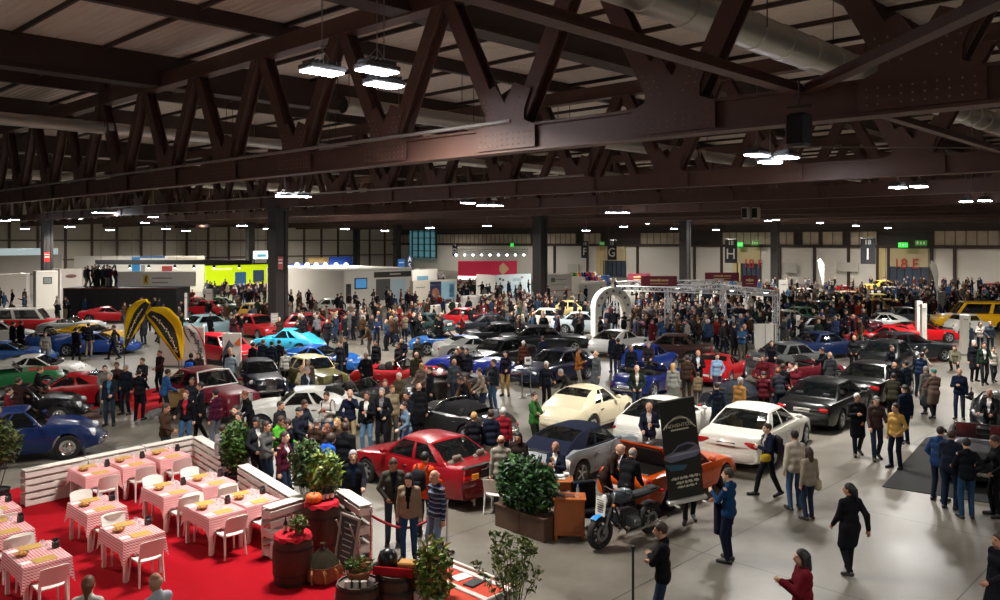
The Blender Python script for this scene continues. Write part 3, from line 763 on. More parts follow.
def person(at, head=0, pose=None, top='1c1c20', style='jacket', shirt=None, legs='1e2430', hair='brown', hs='short', shoe='191614',
           lab=None, z=0.0, s=1.0, skin=None, lod=False, grp=None, topname=None):
 pose = dict(pose or {})
 k = (len(PEOPLE) * 7 + 3) % 4 if skin is None else skin
 p = at if isinstance(at, Vector) else G(*at)
 loc = (p[0], p[1], z); rz = math.radians(head - 90)
 tm = cloth(top); sm = cloth(shirt) if shirt else tm
 if lod:
  o = link('person', pose_mesh('lod', pose, style=style, h=lod if lod is not True else .03))
  for i, m in enumerate((SKIN[k], hairmat(hair), tm, cloth(legs), mat('shoe_leather_' + shoe, shoe, .5))): slot(o, i, m)
 else:
  o = link('person', pose_mesh('body', pose))
  for i, m in enumerate((SKIN[k], EYE, LIP)): slot(o, i, m)
  t = link({'coat': 'coat', 'shirt': 'shirt'}.get(style, 'jacket'), pose_mesh('top', pose, style=style), o)
  slot(t, 0, tm); slot(t, 1, sm)
  t = link('trousers', pose_mesh('trousers', pose), o); slot(t, 0, cloth(legs))
  for q in 'LR':
   t = link('shoe', pose_mesh('shoe' + q, pose), o); slot(t, 0, mat('shoe_leather_' + shoe, shoe, .5))
  if hs != 'none':
   t = link({'cap': 'cap', 'beanie': 'woolly_hat', 'hood': 'hood'}.get(hs, 'hair'), pose_mesh('hair', pose, style=hs), o); slot(t, 0, hairmat(hair))
 o.location = loc; o.rotation_euler = (0, 0, rz); o.scale = (s, s, s)
 tag(o, lab, 'person', grp)
 PEOPLE.append(dict(o=o, p=p, lab=lab, top=top, legs=legs, style=style, hair=hair, hs=hs, shirt=shirt, pose=pose, tn=topname))
 return o
# ------------------------------------------------------------------ cars
def sm_interp(cp, t, k=0.03):
 x = np.array([a for a, b in cp], float); y = np.array([b for a, b in cp], float)
 t = np.asarray(t, float)
 return (np.interp(t - k, x, y) + 2 * np.interp(t, x, y) + np.interp(t + k, x, y) + np.interp(t - k / 2, x, y) + np.interp(t + k / 2, x, y)) / 6
CARS = {
 'sedan': dict(L=4.45, W=1.70, wb=2.55, fo=.85, tr=.30, top=[(0, .62), (.012, .90), (.04, .93), (.20, .93), (.66, .90), (.90, .80), (.98, .70), (1, .45)],
 wid=[(0, .90), (.06, .96), (.3, 1), (.7, 1), (.94, .95), (1, .88)], fen=[(0, 0), (1, 0)], bot=[(0, .28), (.1, .2), (.9, .2), (1, .24)],
 cab=(.70, .555, .30, .17), H=1.37, wr=.70, bow=(.10, .12), doors=4, rear=(.12, .9), bump='body'),
 'wedge': dict(L=4.33, W=1.66, wb=2.51, fo=.80, tr=.30, top=[(0, .70), (.01, .98), (.03, 1.0), (.06, .975), (.20, .93), (.66, .88), (.92, .74), (.985, .64), (1, .42)],
 wid=[(0, .92), (.06, .97), (.3, 1), (.7, 1), (.94, .95), (1, .90)], fen=[(0, 0), (1, 0)], bot=[(0, .26), (.1, .2), (.9, .2), (1, .22)],
 cab=(.69, .55, .31, .13), H=1.36, wr=.68, bow=(.08, .10), doors=4, rear=(.16, .92), bump='body'),
 'limo': dict(L=5.0, W=1.88, wb=2.95, fo=.90, tr=.335, top=[(0, .62), (.012, .90), (.05, .96), (.2, .97), (.66, .96), (.90, .88), (.98, .78), (1, .5)],
 wid=[(0, .88), (.06, .95), (.3, 1), (.7, 1), (.94, .95), (1, .88)], fen=[(0, 0), (1, 0)], bot=[(0, .28), (.1, .2), (.9, .2), (1, .24)],
 cab=(.69, .56, .31, .17), H=1.44, wr=.70, bow=(.12, .14), doors=4, rear=(.12, .9), bump='body'),
 'coupe': dict(L=5.05, W=1.90, wb=2.94, fo=.95, tr=.33, top=[(0, .62), (.012, .88), (.05, .96), (.2, .99), (.66, .95), (.88, .84), (.975, .72), (1, .45)],
 wid=[(0, .86), (.06, .94), (.3, 1), (.7, 1), (.94, .94), (1, .85)], fen=[(0, 0), (1, 0)], bot=[(0, .28), (.1, .19), (.9, .19), (1, .22)],
 cab=(.68, .53, .33, .165), H=1.43, wr=.66, bow=(.16, .18), doors=2, rear=(.10, .90), bump='body'),
 'flat911': dict(L=4.25, W=1.66, wb=2.27, fo=.92, tr=.315, top=[(0, .50), (.02, .68), (.08, .80), (.2, .90), (.66, .86), (.85, .70), (.96, .58), (1, .40)],
 wid=[(0, .78), (.06, .90), (.18, 1), (.32, 1), (.5, .96), (.8, .96), (.93, .90), (1, .72)], fen=[(0, 0), (.1, .0), (.2, .03), (.4, 0), (.62, .02), (.78, .12), (.92, .13), (.97, .06), (1, 0)], bot=[(0, .30), (.1, .18), (.9, .18), (1, .22)],
 cab=(.68, .56, .36, .10), H=1.29, wr=.62, bow=(.22, .26), doors=2, rear=(.40, .93), bump='body'),
 'bathtub': dict(L=4.0, W=1.66, wb=2.10, fo=.85, tr=.315, top=[(0, .42), (.02, .58), (.10, .76), (.22, .90), (.66, .88), (.85, .74), (.96, .58), (1, .42)],
 wid=[(0, .66), (.06, .84), (.2, 1), (.5, 1), (.8, .98), (.93, .86), (1, .62)], fen=[(0, 0), (.2, .0), (.62, .0), (.78, .10), (.9, .12), (.97, .05), (1, 0)], bot=[(0, .30), (.1, .2), (.9, .2), (1, .26)],
 cab=(.665, .545, .405, .13), H=1.31, wr=.56, bow=(.34, .36), doors=2, rear=(.46, .86), bump='chrome'),
 'gt': dict(L=4.5, W=1.84, wb=2.5, fo=.98, tr=.32, top=[(0, .46), (.02, .66), (.08, .82), (.2, .90), (.66, .86), (.86, .72), (.96, .60), (1, .40)],
 wid=[(0, .76), (.06, .90), (.2, 1), (.7, .99), (.92, .92), (1, .72)], fen=[(0, 0), (.7, .02), (.85, .06), (1, 0)], bot=[(0, .30), (.1, .18), (.9, .18), (1, .22)],
 cab=(.66, .52, .36, .06), H=1.28, wr=.62, bow=(.28, .30), doors=2, rear=(.18, .93), bump='body'),
 'sport': dict(L=4.4, W=1.92, wb=2.5, fo=1.02, tr=.325, top=[(0, .50), (.015, .80), (.05, .86), (.3, .86), (.60, .78), (.82, .64), (.95, .50), (1, .34)],
 wid=[(0, .90), (.06, .96), (.25, 1), (.5, .95), (.8, .97), (.93, .88), (1, .66)], fen=[(0, 0), (.2, .06), (.4, .02), (.6, .02), (.8, .12), (.92, .08), (1, 0)], bot=[(0, .26), (.1, .14), (.9, .14), (1, .18)],
 cab=(.70, .52, .38, .12), H=1.17, wr=.60, bow=(.16, .34), doors=2, rear=(.35, .9), bump='body'),
 'targa': dict(L=4.0, W=1.66, wb=2.35, fo=.80, tr=.295, top=[(0, .55), (.012, .82), (.04, .85), (.2, .85), (.64, .80), (.86, .72), (.97, .62), (1, .42)],
 wid=[(0, .88), (.06, .95), (.25, 1), (.7, .99), (.92, .92), (1, .8)], fen=[(0, 0), (.18, .03), (.6, .0), (.8, .04), (1, 0)], bot=[(0, .26), (.1, .17), (.9, .17), (1, .2)],
 cab=(.66, .54, .36, .30), H=1.22, wr=.68, bow=(.10, .16), doors=2, rear=(.10, .9), bump='body'),
 'beetle': dict(L=4.05, W=1.56, wb=2.4, fo=.72, tr=.33, top=[(0, .45), (.02, .62), (.10, .84), (.22, .95), (.64, .95), (.82, .84), (.94, .66), (1, .46)],
 wid=[(0, .55), (.06, .66), (.2, .80), (.5, .90), (.72, .78), (.9, .62), (1, .5)], fen=[(0, 0), (1, 0)], bot=[(0, .35), (.1, .26), (.9, .26), (1, .32)],
 cab=(.66, .56, .34, .13), H=1.50, wr=.60, bow=(.25, .25), doors=2, rear=(.5, .9), bump='chrome', wings=True),
 'saloon': dict(L=4.9, W=1.80, wb=2.9, fo=.80, tr=.36, top=[(0, .55), (.015, .80), (.10, .92), (.22, 1.02), (.66, 1.04), (.88, 1.00), (.985, .95), (1, .6)],
 wid=[(0, .72), (.06, .84), (.22, .96), (.6, .94), (.8, .84), (1, .70)], fen=[(0, 0), (.1, .0), (.2, .0), (.6, 0), (.74, -.02), (1, 0)], bot=[(0, .34), (.1, .26), (.9, .26), (1, .32)],
 cab=(.66, .58, .30, .15), H=1.55, wr=.66, bow=(.18, .10), doors=4, rear=(.3, .9), bump='chrome', wings=True, grille='tall'),
 'roadster': dict(L=4.2, W=1.68, wb=2.4, fo=.80, tr=.33, top=[(0, .45), (.02, .66), (.10, .80), (.25, .84), (.62, .86), (.86, .78), (.96, .64), (1, .42)],
 wid=[(0, .72), (.06, .88), (.2, 1), (.5, .96), (.8, .98), (.94, .86), (1, .62)], fen=[(0, 0), (.1, .02), (.2, .08), (.36, 0), (.6, .02), (.78, .10), (.92, .08), (1, 0)], bot=[(0, .3), (.1, .2), (.9, .2), (1, .26)],
 cab=(.62, .54, .34, .27), H=1.20, wr=.72, bow=(.22, .26), doors=2, rear=(.1, .9), bump='chrome', open=True),
 'mini': dict(L=3.1, W=1.38, wb=1.86, fo=.58, tr=.26, top=[(0, .5), (.03, .70), (.12, .86), (.25, .92), (.66, .90), (.86, .76), (.96, .62), (1, .42)],
 wid=[(0, .74), (.08, .90), (.2, .98), (.6, 1), (.9, .90), (1, .72)], fen=[(0, 0), (.78, .04), (.92, .05), (1, 0)], bot=[(0, .3), (.1, .2), (.9, .2), (1, .24)],
 cab=(.70, .60, .26, .08), H=1.32, wr=.70, bow=(.16, .18), doors=2, rear=(.4, .9), bump='chrome'),
 'hatch': dict(L=4.1, W=1.68, wb=2.5, fo=.80, tr=.30, top=[(0, .62), (.02, .90), (.06, .95), (.2, .95), (.68, .92), (.9, .80), (.98, .70), (1, .45)],
 wid=[(0, .90), (.06, .96), (.3, 1), (.7, 1), (.94, .95), (1, .88)], fen=[(0, 0), (1, 0)], bot=[(0, .28), (.1, .2), (.9, .2), (1, .24)],
 cab=(.72, .58, .14, .02), H=1.40, wr=.72, bow=(.10, .10), doors=4, rear=(.12, .9), bump='body'),
 'van': dict(L=5.6, W=1.9, wb=3.2, fo=1.0, tr=.36, top=[(0, .8), (.01, 1.1), (.05, 1.15), (.2, 1.15), (.72, 1.12), (.9, 1.02), (.98, .86), (1, .5)],
 wid=[(0, .95), (.06, .98), (.3, 1), (.7, 1), (.94, .95), (1, .88)], fen=[(0, 0), (1, 0)], bot=[(0, .35), (.1, .28), (.9, .28), (1, .3)],
 cab=(.76, .66, .04, .01), H=1.95, wr=.84, bow=(.06, .1), doors=4, rear=(.4, .85), bump='chrome'),
}
def wheel_mesh(tr, wid, rim):
 t = MB(); w = wid / 2
 t.lathe([(tr * .62, -w), (tr * .93, -w), (tr, -w * .7), (tr, w * .7), (tr * .93, w), (tr * .62, w)], n=24, M=RX(PI / 2), cap=False)
 t.lathe([(.001, 0), (tr * .66, 0)], n=24, M=RX(-PI / 2), cap=False)
 r = MB(); M = RX(-PI / 2)
 if rim == 'alloy':
  r.lathe([(tr * .56, -w * .2), (tr * .66, -w * .98), (tr * .62, -w * 1.02), (tr * .56, -w * .8)], n=24, M=M, cap=False)
  r.lathe([(.001, -w * .95), (tr * .14, -w * .92), (tr * .16, -w * .5)], n=12, M=M, cap=False)
  for k in range(5):
   a = 2 * PI * k / 5
   R = RY(a)
   r.box(R @ Vector((tr * .36, -w * .78, 0)), (tr * .5, w * .3, tr * .16), M=R)
 else:
  r.lathe([(tr * .66, -w * .95), (tr * .62, -w * 1.0), (tr * .52, -w * .75), (tr * .40, -w * .75), (tr * .34, -w * .95), (tr * .2, -w * 1.15), (.001, -w * 1.2)], n=24, M=M, cap=False)
 return t.mesh('tyre', RUBBER, 40), r.mesh('rim', [ALLOY if rim == 'alloy' else CHROME], 40)
_CM = {}
def car_meshes(kind, full=True):
 key = (kind, full)
 if key in _CM: return _CM[key]
 S = CARS[kind]; L, W, H = S['L'], S['W'], S['H']; Wh = W / 2
 tr = S['tr']; xf = L / 2 - S['fo']; xr = xf - S['wb']
 ta, tb, tc, td = S['cab']
 bowR, bowF = S['bow']; RA = tr + .055
 st = list(np.linspace(0, 1, 31)) + [.006, .02, .045, .955, .98, .994]
 for xc in (xf, xr):
  for q in (-1, -.93, -.75, -.45, 0, .45, .75, .93, 1): st.append((xc + RA * q) / L + .5)
 tcab0, tcab1 = td + .015, ta - .012
 if S.get('open'): tcab0, tcab1 = td, ta - .012
 st += [tcab0, tcab1]
 st = np.unique(np.clip(np.round(st, 4), 0, 1))
 zt = sm_interp(S['top'], st, .012); wd = sm_interp(S['wid'], st, .03) * Wh; fe = sm_interp(S['fen'], st, .03); zb = sm_interp(S['bot'], st, .02)
 def X(t, y):
  e = np.clip((abs(t - .5) - .25) / .25, 0, 1) ** 2
  return (t - .5) * L - np.sign(t - .5) * e * (bowF if t > .5 else bowR) * (y / Wh) ** 2
 body = MB(); rows = []
 wings = S.get('wings')
 for t, z, w, fl, b in zip(st, zt, wd, fe, zb):
  x = (t - .5) * L
  za = 0
  for xc in (xf, xr):
   if abs(x - xc) <= RA + 1e-6: za = tr + math.sqrt(max(RA * RA - (x - xc) ** 2, 0))
  hgt = z - b
  pr = [(0, b), (.80 * w, b), (.955 * w, b + .04), (w * .995, b + .30 * hgt), (w, b + .56 * hgt), (w * .985, b + .80 * hgt), (w * .93, b + .94 * hgt + fl * .8), (w * .80, z - .005 + fl), (w * .58, z + .008 + fl * .25), (w * .3, z + .016), (0, z + .018)]
  if za and not wings: pr = [(y, min(max(zz, za), z - .03) if k < 6 else zz) for k, (y, zz) in enumerate(pr)]
  r = [Vector((X(t, y), y, zz)) for y, zz in pr]
  rows.append([Vector((p.x, -p.y, p.z)) for p in r[:0:-1]] + r)
 n = len(rows[0]); F = []
 for i in range(len(rows) - 1):
  tm = (st[i] + st[i + 1]) / 2
  for j in range(n - 1):
   k = abs(j - (n - 1) / 2 + .5)
   top = (j <= 2 or j >= n - 4)
   if top and tcab0 - 1e-4 <= tm <= tcab1 + 1e-4: continue
   F.append((i * n + j, i * n + j + 1, (i + 1) * n + j + 1, (i + 1) * n + j))
  if not (tcab0 - 1e-4 <= tm <= tcab1 + 1e-4): pass
 F.append(tuple(range(n - 1, -1, -1))); F.append(tuple((len(rows) - 1) * n + j for j in range(n)))
 V = [p for r in rows for p in r]
 body.add(V, [q[::-1] for q in F])
 zat = lambda t: float(sm_interp(S['top'], [t], .012)[0]); wat = lambda t: float(sm_interp(S['wid'], [t], .03)[0]) * Wh
 out = {}
 glass = {'windshield': MB(), 'rear_window': MB(), 'side_windowL': MB(), 'side_windowR': MB()}
 shell = MB()
 wr = S['wr'] * Wh
 def bw(t): return wat(t) * (.90 if not wings else .97)
 fy = [-1, -.93, -.6, -.2, .2, .6, .93, 1]
 if not S.get('open'):
  def front(t, fyv, rear=False):
   if rear: t0, t1 = td, tc
   else: t0, t1 = ta, tb
   bowc = (.10 if not rear else .09) * (1 if kind not in ('van', 'hatch') else .5)
   sg = -1 if rear else 1
   yb, yt = bw(t0) * fyv, wr * fyv
   p0 = Vector(((t0 - .5) * L - sg * bowc * (fyv ** 2), yb, zat(t0) - .02)); p1 = Vector(((t1 - .5) * L - sg * bowc * .8 * fyv ** 2, yt, H - .045 * fyv ** 2))
   if rear and (t1 - t0) > .2:           # fastback: the back follows a curve down to the tail
    q = p0.lerp(p1, t); q.z += .10 * math.sin(PI * t); return q
   q = p0.lerp(p1, t); q.x += sg * .02 * math.sin(PI * t); q.z += .015 * math.sin(PI * t); return q
  def side(sd, fj, t):
   a = front(t, sd); c = front(t, sd, True)
   x = a.x + (c.x - a.x) * fj
   tt = x / L + .5
   y0 = bw(min(max(tt, td), ta)); z0 = zat(min(max(tt, td), ta)) - .02
   za = a.z * (1 - fj) + c.z * fj; 
   base = a.lerp(c, fj)
   zz = z0 + (H - .045 - z0) * t if 0.02 < fj < .98 else base.z
   rt = 1 - abs(2 * fj - 1) ** 6
   yy = (y0 + (wr - y0) * t) * rt + abs(base.y) * (1 - rt)
   zz = zz * rt + base.z * (1 - rt)
   return Vector((base.x, sd * (yy + .025 * math.sin(PI * t) * rt), zz))
  TL = [0, .07, .3, .6, .9, .97, 1]
  for rear in (False, True):
   g0, g1 = (S['rear'] if rear else (.05, .92))
   tl = sorted(set([0, g0, (g0 + g1) / 2, g1, 1] + ([.15, .3] if g0 > .3 else [])))
   P = [[front(t, y, rear) for t in tl] for y in fy]
   for i in range(len(fy) - 1):
    for j in range(len(tl) - 1):
     isg = 1 <= i <= len(fy) - 3 and g0 - 1e-6 <= tl[j] and tl[j + 1] <= g1 + 1e-6
     tgt = glass['rear_window' if rear else 'windshield'] if isg else shell
     q = [P[i][j], P[i + 1][j], P[i + 1][j + 1], P[i][j + 1]]
     tgt.add(q if not rear else q[::-1], [(0, 1, 2, 3)])
  nd = S['doors']
  fastb = (tc - td) > .2
  fj = [0, .05, .22, .47, .53, .72, .90, 1] if nd == 4 else ([0, .05, .2, .44, .49, .60, .68, .80, 1] if fastb else [0, .05, .25, .50, .55, .72, .86, 1])
  solid = {0, 3, len(fj) - 2} | ({6} if fastb and nd == 2 else set())
  for sd in (-1, 1):
   P = [[side(sd, j, t) for t in TL] for j in fj]
   for i in range(len(fj) - 1):
    for k in range(len(TL) - 1):
     isg = i not in solid and 1 <= k <= 3
     tgt = glass['side_windowL' if sd > 0 else 'side_windowR'] if isg else shell
     q = [P[i][k], P[i + 1][k], P[i + 1][k + 1], P[i][k + 1]]
     tgt.add(q[::-1] if sd < 0 else q, [(0, 1, 2, 3)])
  RO = []
  for y in fy:
   a = front(1, y); c = front(1, y, True)
   row = []
   for q in fj:
    p = a.lerp(c, q); s_ = side(1 if y > 0 else -1, q, 1)
    yy = abs(y); p.y = p.y * (1 - yy ** 4) + s_.y * yy ** 4; p.x = p.x; p.z = p.z * (1 - yy ** 6) + s_.z * yy ** 6 + .03 * math.sin(PI * q) * (1 - yy ** 2)
    row.append(p)
   RO.append(row)
  shell.grid(RO)
 else:
  def wsp(t, y):
   p0 = Vector(((ta - .5) * L - .10 * y * y, bw(ta) * y, zat(ta))); p1 = Vector(((tb - .5) * L - .08 * y * y, wr * y, H - .03 * y * y)); return p0.lerp(p1, t)
  P = [[wsp(t, y) for t in (0, 1)] for y in fy]
  for i in range(len(fy) - 1): glass['windshield'].add([P[i][0], P[i + 1][0], P[i + 1][1], P[i][1]], [(0, 1, 2, 3)])
  fr = MB(); fr.tube([wsp(0, -1), wsp(1, -1)] + [wsp(1, y) for y in fy] + [wsp(1, 1), wsp(0, 1)], .018, 6)
  out['windshield_frame'] = fr.mesh('windshield_frame', CHROME, 60)
 if wings:
  for xc, a, b in ((xf, .62, .95), (xr, .80, .75)):
   for sd in (-1, 1):
    wv = []
    for i in range(13):
     th = PI * (i / 12) * 1.04 - .06
     r0 = tr + .10
     cx = xc + math.cos(th) * r0 * 1.25; cz = tr * .85 + math.sin(th) * r0 * 1.12
     row = []
     for k in range(6):
      q = k / 5
      y = sd * (Wh * .50 + (Wh * .52) * q)
      drop = (max(0, q - .55) / .45) ** 2 * .13
      row.append(Vector((cx, y, max(.2, cz - drop))))
     wv.append(row)
    body.grid(wv, flip=sd < 0)
  for sd in (-1, 1): body.rbox((0, sd * Wh * .88, .32), (S['wb'] - 2 * tr - .2, Wh * .24, .05), .02)
 out['body'] = body; out['shell'] = shell
 for k, g in glass.items():
  if g.n: out[k] = g.mesh(k.rstrip('LR'), GLASS, 60)
 it = MB()
 x0, x1 = (tcab0 - .5) * L + .05, (tcab1 - .5) * L - .05; wi = min(wat(tcab0), wat(tcab1), wat((tcab0 + tcab1) / 2)) * .80
 it.box(((x0 + x1) / 2, 0, .36), (x1 - x0, wi * 2, .06)); it.box((x1 - .1, 0, .62), (.25, wi * 2, .42)); it.box((x0 + .06, 0, .55), (.12, wi * 2, .38))
 out['interior'] = it.mesh('interior', DARKIN)
 se = MB()
 se.rbox((0, 0, .50), (.50, .48, .18), .05); se.rbox((-.26, 0, .78), (.14, .46, .52), .05, M=RY(-.2)); se.rbox((-.33, 0, 1.06 if H > 1.25 else .95), (.09, .24, .14), .03)
 out['seat'] = se.mesh('seat', [None], 50)
 out['seat'].materials.clear(); out['seat'].materials.append(DARKIN)
 sx = (tb - .5) * L - .55
 out['seats'] = [(sx, .38 * Wh / .83, 0), (sx, -.38 * Wh / .83, 0)] + ([(sx - .85, .38 * Wh / .83, 0), (sx - .85, -.38 * Wh / .83, 0)] if (tb - tc) * L > .75 and nd_ok(S) else [])
 def xend(y, front=True): return (L / 2 - bowF * (y / Wh) ** 2) if front else -(L / 2 - bowR * (y / Wh) ** 2)
 def bar(front, z, h, d, wf, ext):
  m = MB(); ww = wat(1 if front else 0) * wf + .02; P = []
  for sgn in (1,):
   ys = np.linspace(-1, 1, 13)
   ring = []
   for y in ys:
    yy = ww * y; xo = xend(yy, front) + (1 if front else -1) * ext
    wrap = max(0, abs(y) - .88) / .12
    xo -= (1 if front else -1) * wrap * wrap * .12
    ring.append((xo, yy))
  prof = [(-d, -h / 2), (-.02, -h / 2), (0, -h / 4), (0, h / 4), (-.02, h / 2), (-d, h / 2)]
  sg = 1 if front else -1
  P = [[Vector((x + sg * a, y, z + b)) for a, b in prof] for x, y in ring]
  m.grid(P, flip=not front); m.add(P[0], [tuple(range(6))]); m.add(P[-1], [tuple(range(5, -1, -1))])
  return m
 bz = (.40, .42)
 out['bumperF'] = bar(True, bz[0] + (.05 if wings else 0), .16 if S['bump'] == 'body' else .10, .14, .98, .03)
 out['bumperR'] = bar(False, bz[1] + (.05 if wings else 0), .20 if S['bump'] == 'body' else .10, .14, .98, .03)
 gr = MB()
 if S.get('grille') == 'tall':
  gr.rbox((L / 2 + .01, 0, .72), (.10, .50, .56), .03)
  for k in range(9): gr.box((L / 2 + .065, -.2 + .05 * k, .70), (.02, .018, .46))
 else:
  gr.rbox((xend(0) + .005, 0, .52 if zat(.985) > .6 else .40), (.04, W * .40, .10), .02)
  for k in range(7): gr.box((xend(0) + .026, W * .17 * (k - 3) / 3, .52 if zat(.985) > .6 else .40), (.01, .012, .08))
 out['grille'] = gr.mesh('grille', [CHROME if S.get('grille') or S['bump'] == 'chrome' else BLACKP], 40)
 rnd = kind in ('flat911', 'bathtub', 'beetle', 'saloon', 'roadster', 'mini', 'gt', 'van')
 yl = wat(.96) * .78
 if kind in ('flat911', 'bathtub', 'roadster', 'gt', 'mini', 'beetle', 'saloon'):
  zl = {'flat911': .62, 'bathtub': .60, 'roadster': .62, 'gt': .60, 'mini': .66, 'beetle': .72, 'saloon': .78}[kind]
  if wings: yl = Wh * .80
 else: zl = {'sport': .56, 'van': .78}.get(kind, .60)
 tl = 1.0
 for t in np.linspace(1, .8, 60):
  if zat(t) + float(sm_interp(S['fen'], [t], .03)[0]) >= zl + .04: tl = t; break
 xl = (tl - .5) * L - bowF * (yl / Wh) ** 2 * (np.clip((tl - .75) / .25, 0, 1) ** 2)
 if wings: xl = xf + tr * .55
 hl = MB()
 if rnd:
  hl.lathe([(.115, -.10), (.115, .0), (.10, .03), (.055, .05), (.001, .055)], M=RY(PI / 2), n=16); out['headlight_ring'] = True
 else: hl.rbox((0, 0, 0), (.07, .36, .14), .03)
 out['headlight'] = hl.mesh('headlight', CLEARL, 50); out['hl_pos'] = [(xl, yl - (0 if rnd else .1), zl), (xl, -yl + (0 if rnd else .1), zl)]
 tlm = MB()
 tw, th = {'coupe': (.36, .17), 'wedge': (.50, .17), 'flat911': (.34, .12), 'sport': (.17, .17), 'targa': (.13, .13)}.get(kind, (.30, .14) if not rnd else (.12, .12))
 if kind in ('sport', 'targa'): tlm.lathe([(tw / 2, -.06), (tw / 2, .0), (tw / 3, .025), (.001, .03)], M=RY(-PI / 2), n=14)
 else: tlm.rbox((0, 0, 0), (.07, tw, th), .03)
 out['taillight'] = tlm.mesh('taillight', REDL, 50)
 yt = wat(.02) * .98 - tw / 2 - (.02 if kind not in ('coupe', 'wedge', 'flat911') else 0); zt_ = {'bathtub': .52, 'flat911': .60, 'gt': .56, 'beetle': .60, 'mini': .60, 'roadster': .55, 'sport': .66}.get(kind, .74)
 tt = 0
 for t in np.linspace(0, .2, 60):
  if zat(t) >= zt_ + .05: tt = t; break
 xt = (tt - .5) * L + bowR * (yt / Wh) ** 2 - .012
 if wings: yt = Wh * .8; xt = xr - tr * 1.0
 out['tl_pos'] = [(xt, yt, zt_), (xt, -yt, zt_)]
 pl = MB(); pl.rbox((0, 0, 0), (.02, .50, .12), .005); out['license_plate'] = pl.mesh('license_plate', [plastic('d8d6cf')])
 zp = zt_ - .02 if kind in ('coupe', 'wedge', 'sedan', 'limo', 'hatch') else .50
 tpp = 0
 for t in np.linspace(0, .2, 60):
  if zat(t) >= zp + .05: tpp = t; break
 out['plate_pos'] = ((tpp - .5) * L - .01, 0, zp)
 if full:
  mr = MB()
  mr.ell((0, 0, 0), (.07, .10, .065), 10); mr.box((0, -.08, -.03), (.04, .10, .03)); out['mirror'] = mr.mesh('mirror', [None], 60)
  out['mirror_pos'] = ((ta - .5) * L - .22, bw(ta) + .13, zat(ta) + .10)
  dg = MB()
  xA = (ta - .5) * L - .10; xD = xA - (1.05 if S['doors'] == 4 else 1.18)
  sec = [(xA, xD)] + ([(xD - .02, xD - .85)] if S['doors'] == 4 else [])
  def sidept(x, z):
   t = x / L + .5; w = wat(t); zz = zat(t); b = float(sm_interp(S['bot'], [t], .02)[0]); q = (z - b) / (zz - b)
   f = np.interp(q, [0, .05, .3, .56, .8, .94, 1], [.80, .955, .995, 1, .985, .93, .88])
   return Vector((x, w * f + .003, z))
  for sd in (-1, 1):
   for a, b in sec:
    pts = [sidept(a, zat(a / L + .5) * .93), sidept(a, .62), sidept(a - .02, .33), sidept((a + b) / 2, .30), sidept(b + .02, .33), sidept(b, .62), sidept(b, zat(b / L + .5) * .93)]
    pts = [Vector((p.x, p.y * sd, p.z)) for p in pts]
    dg.tube(pts, .006, 4)
  out['door_gap'] = dg.mesh('door_gap', BLACKP)
  hd_ = MB()
  for sd in (-1, 1):
   for a, b in sec:
    p = sidept(b + .16, zat(b / L + .5) * .82); hd_.rbox((p.x, (p.y + .012) * sd, p.z), (.16, .03, .03), .01)
  out['door_handle'] = hd_.mesh('door_handle', [CHROME], 40)
 out['wheel_x'] = (xf, xr); out['track'] = Wh - (.115 if not wings else .10)
 if wings: out['track'] = Wh * .84
 bm_ = MB(); bm_.add(body.v, body.f); bm_.add(shell.v, shell.f)
 def weld(mb, name, ang):
  me = mb.mesh(name, [None]); b = bmesh.new(); b.from_mesh(me); bmesh.ops.remove_doubles(b, verts=b.verts, dist=.0008); b.to_mesh(me); b.free()
  me.polygons.foreach_set('use_smooth', [True] * len(me.polygons)); me.set_sharp_from_angle(angle=math.radians(ang)); return me
 out['body_me'] = weld(bm_, 'body', 38); out['lower_me'] = weld(body, 'body', 38)
 out['shell_me'] = weld(shell, 'soft_top', 50) if shell.n else None
 for k in ('bumperF', 'bumperR'): out[k] = weld(out[k], 'bumper', 50)
 out['wheels'] = {}
 _CM[key] = out
 return out
def nd_ok(S): return S['doors'] == 4
CARLIST = []
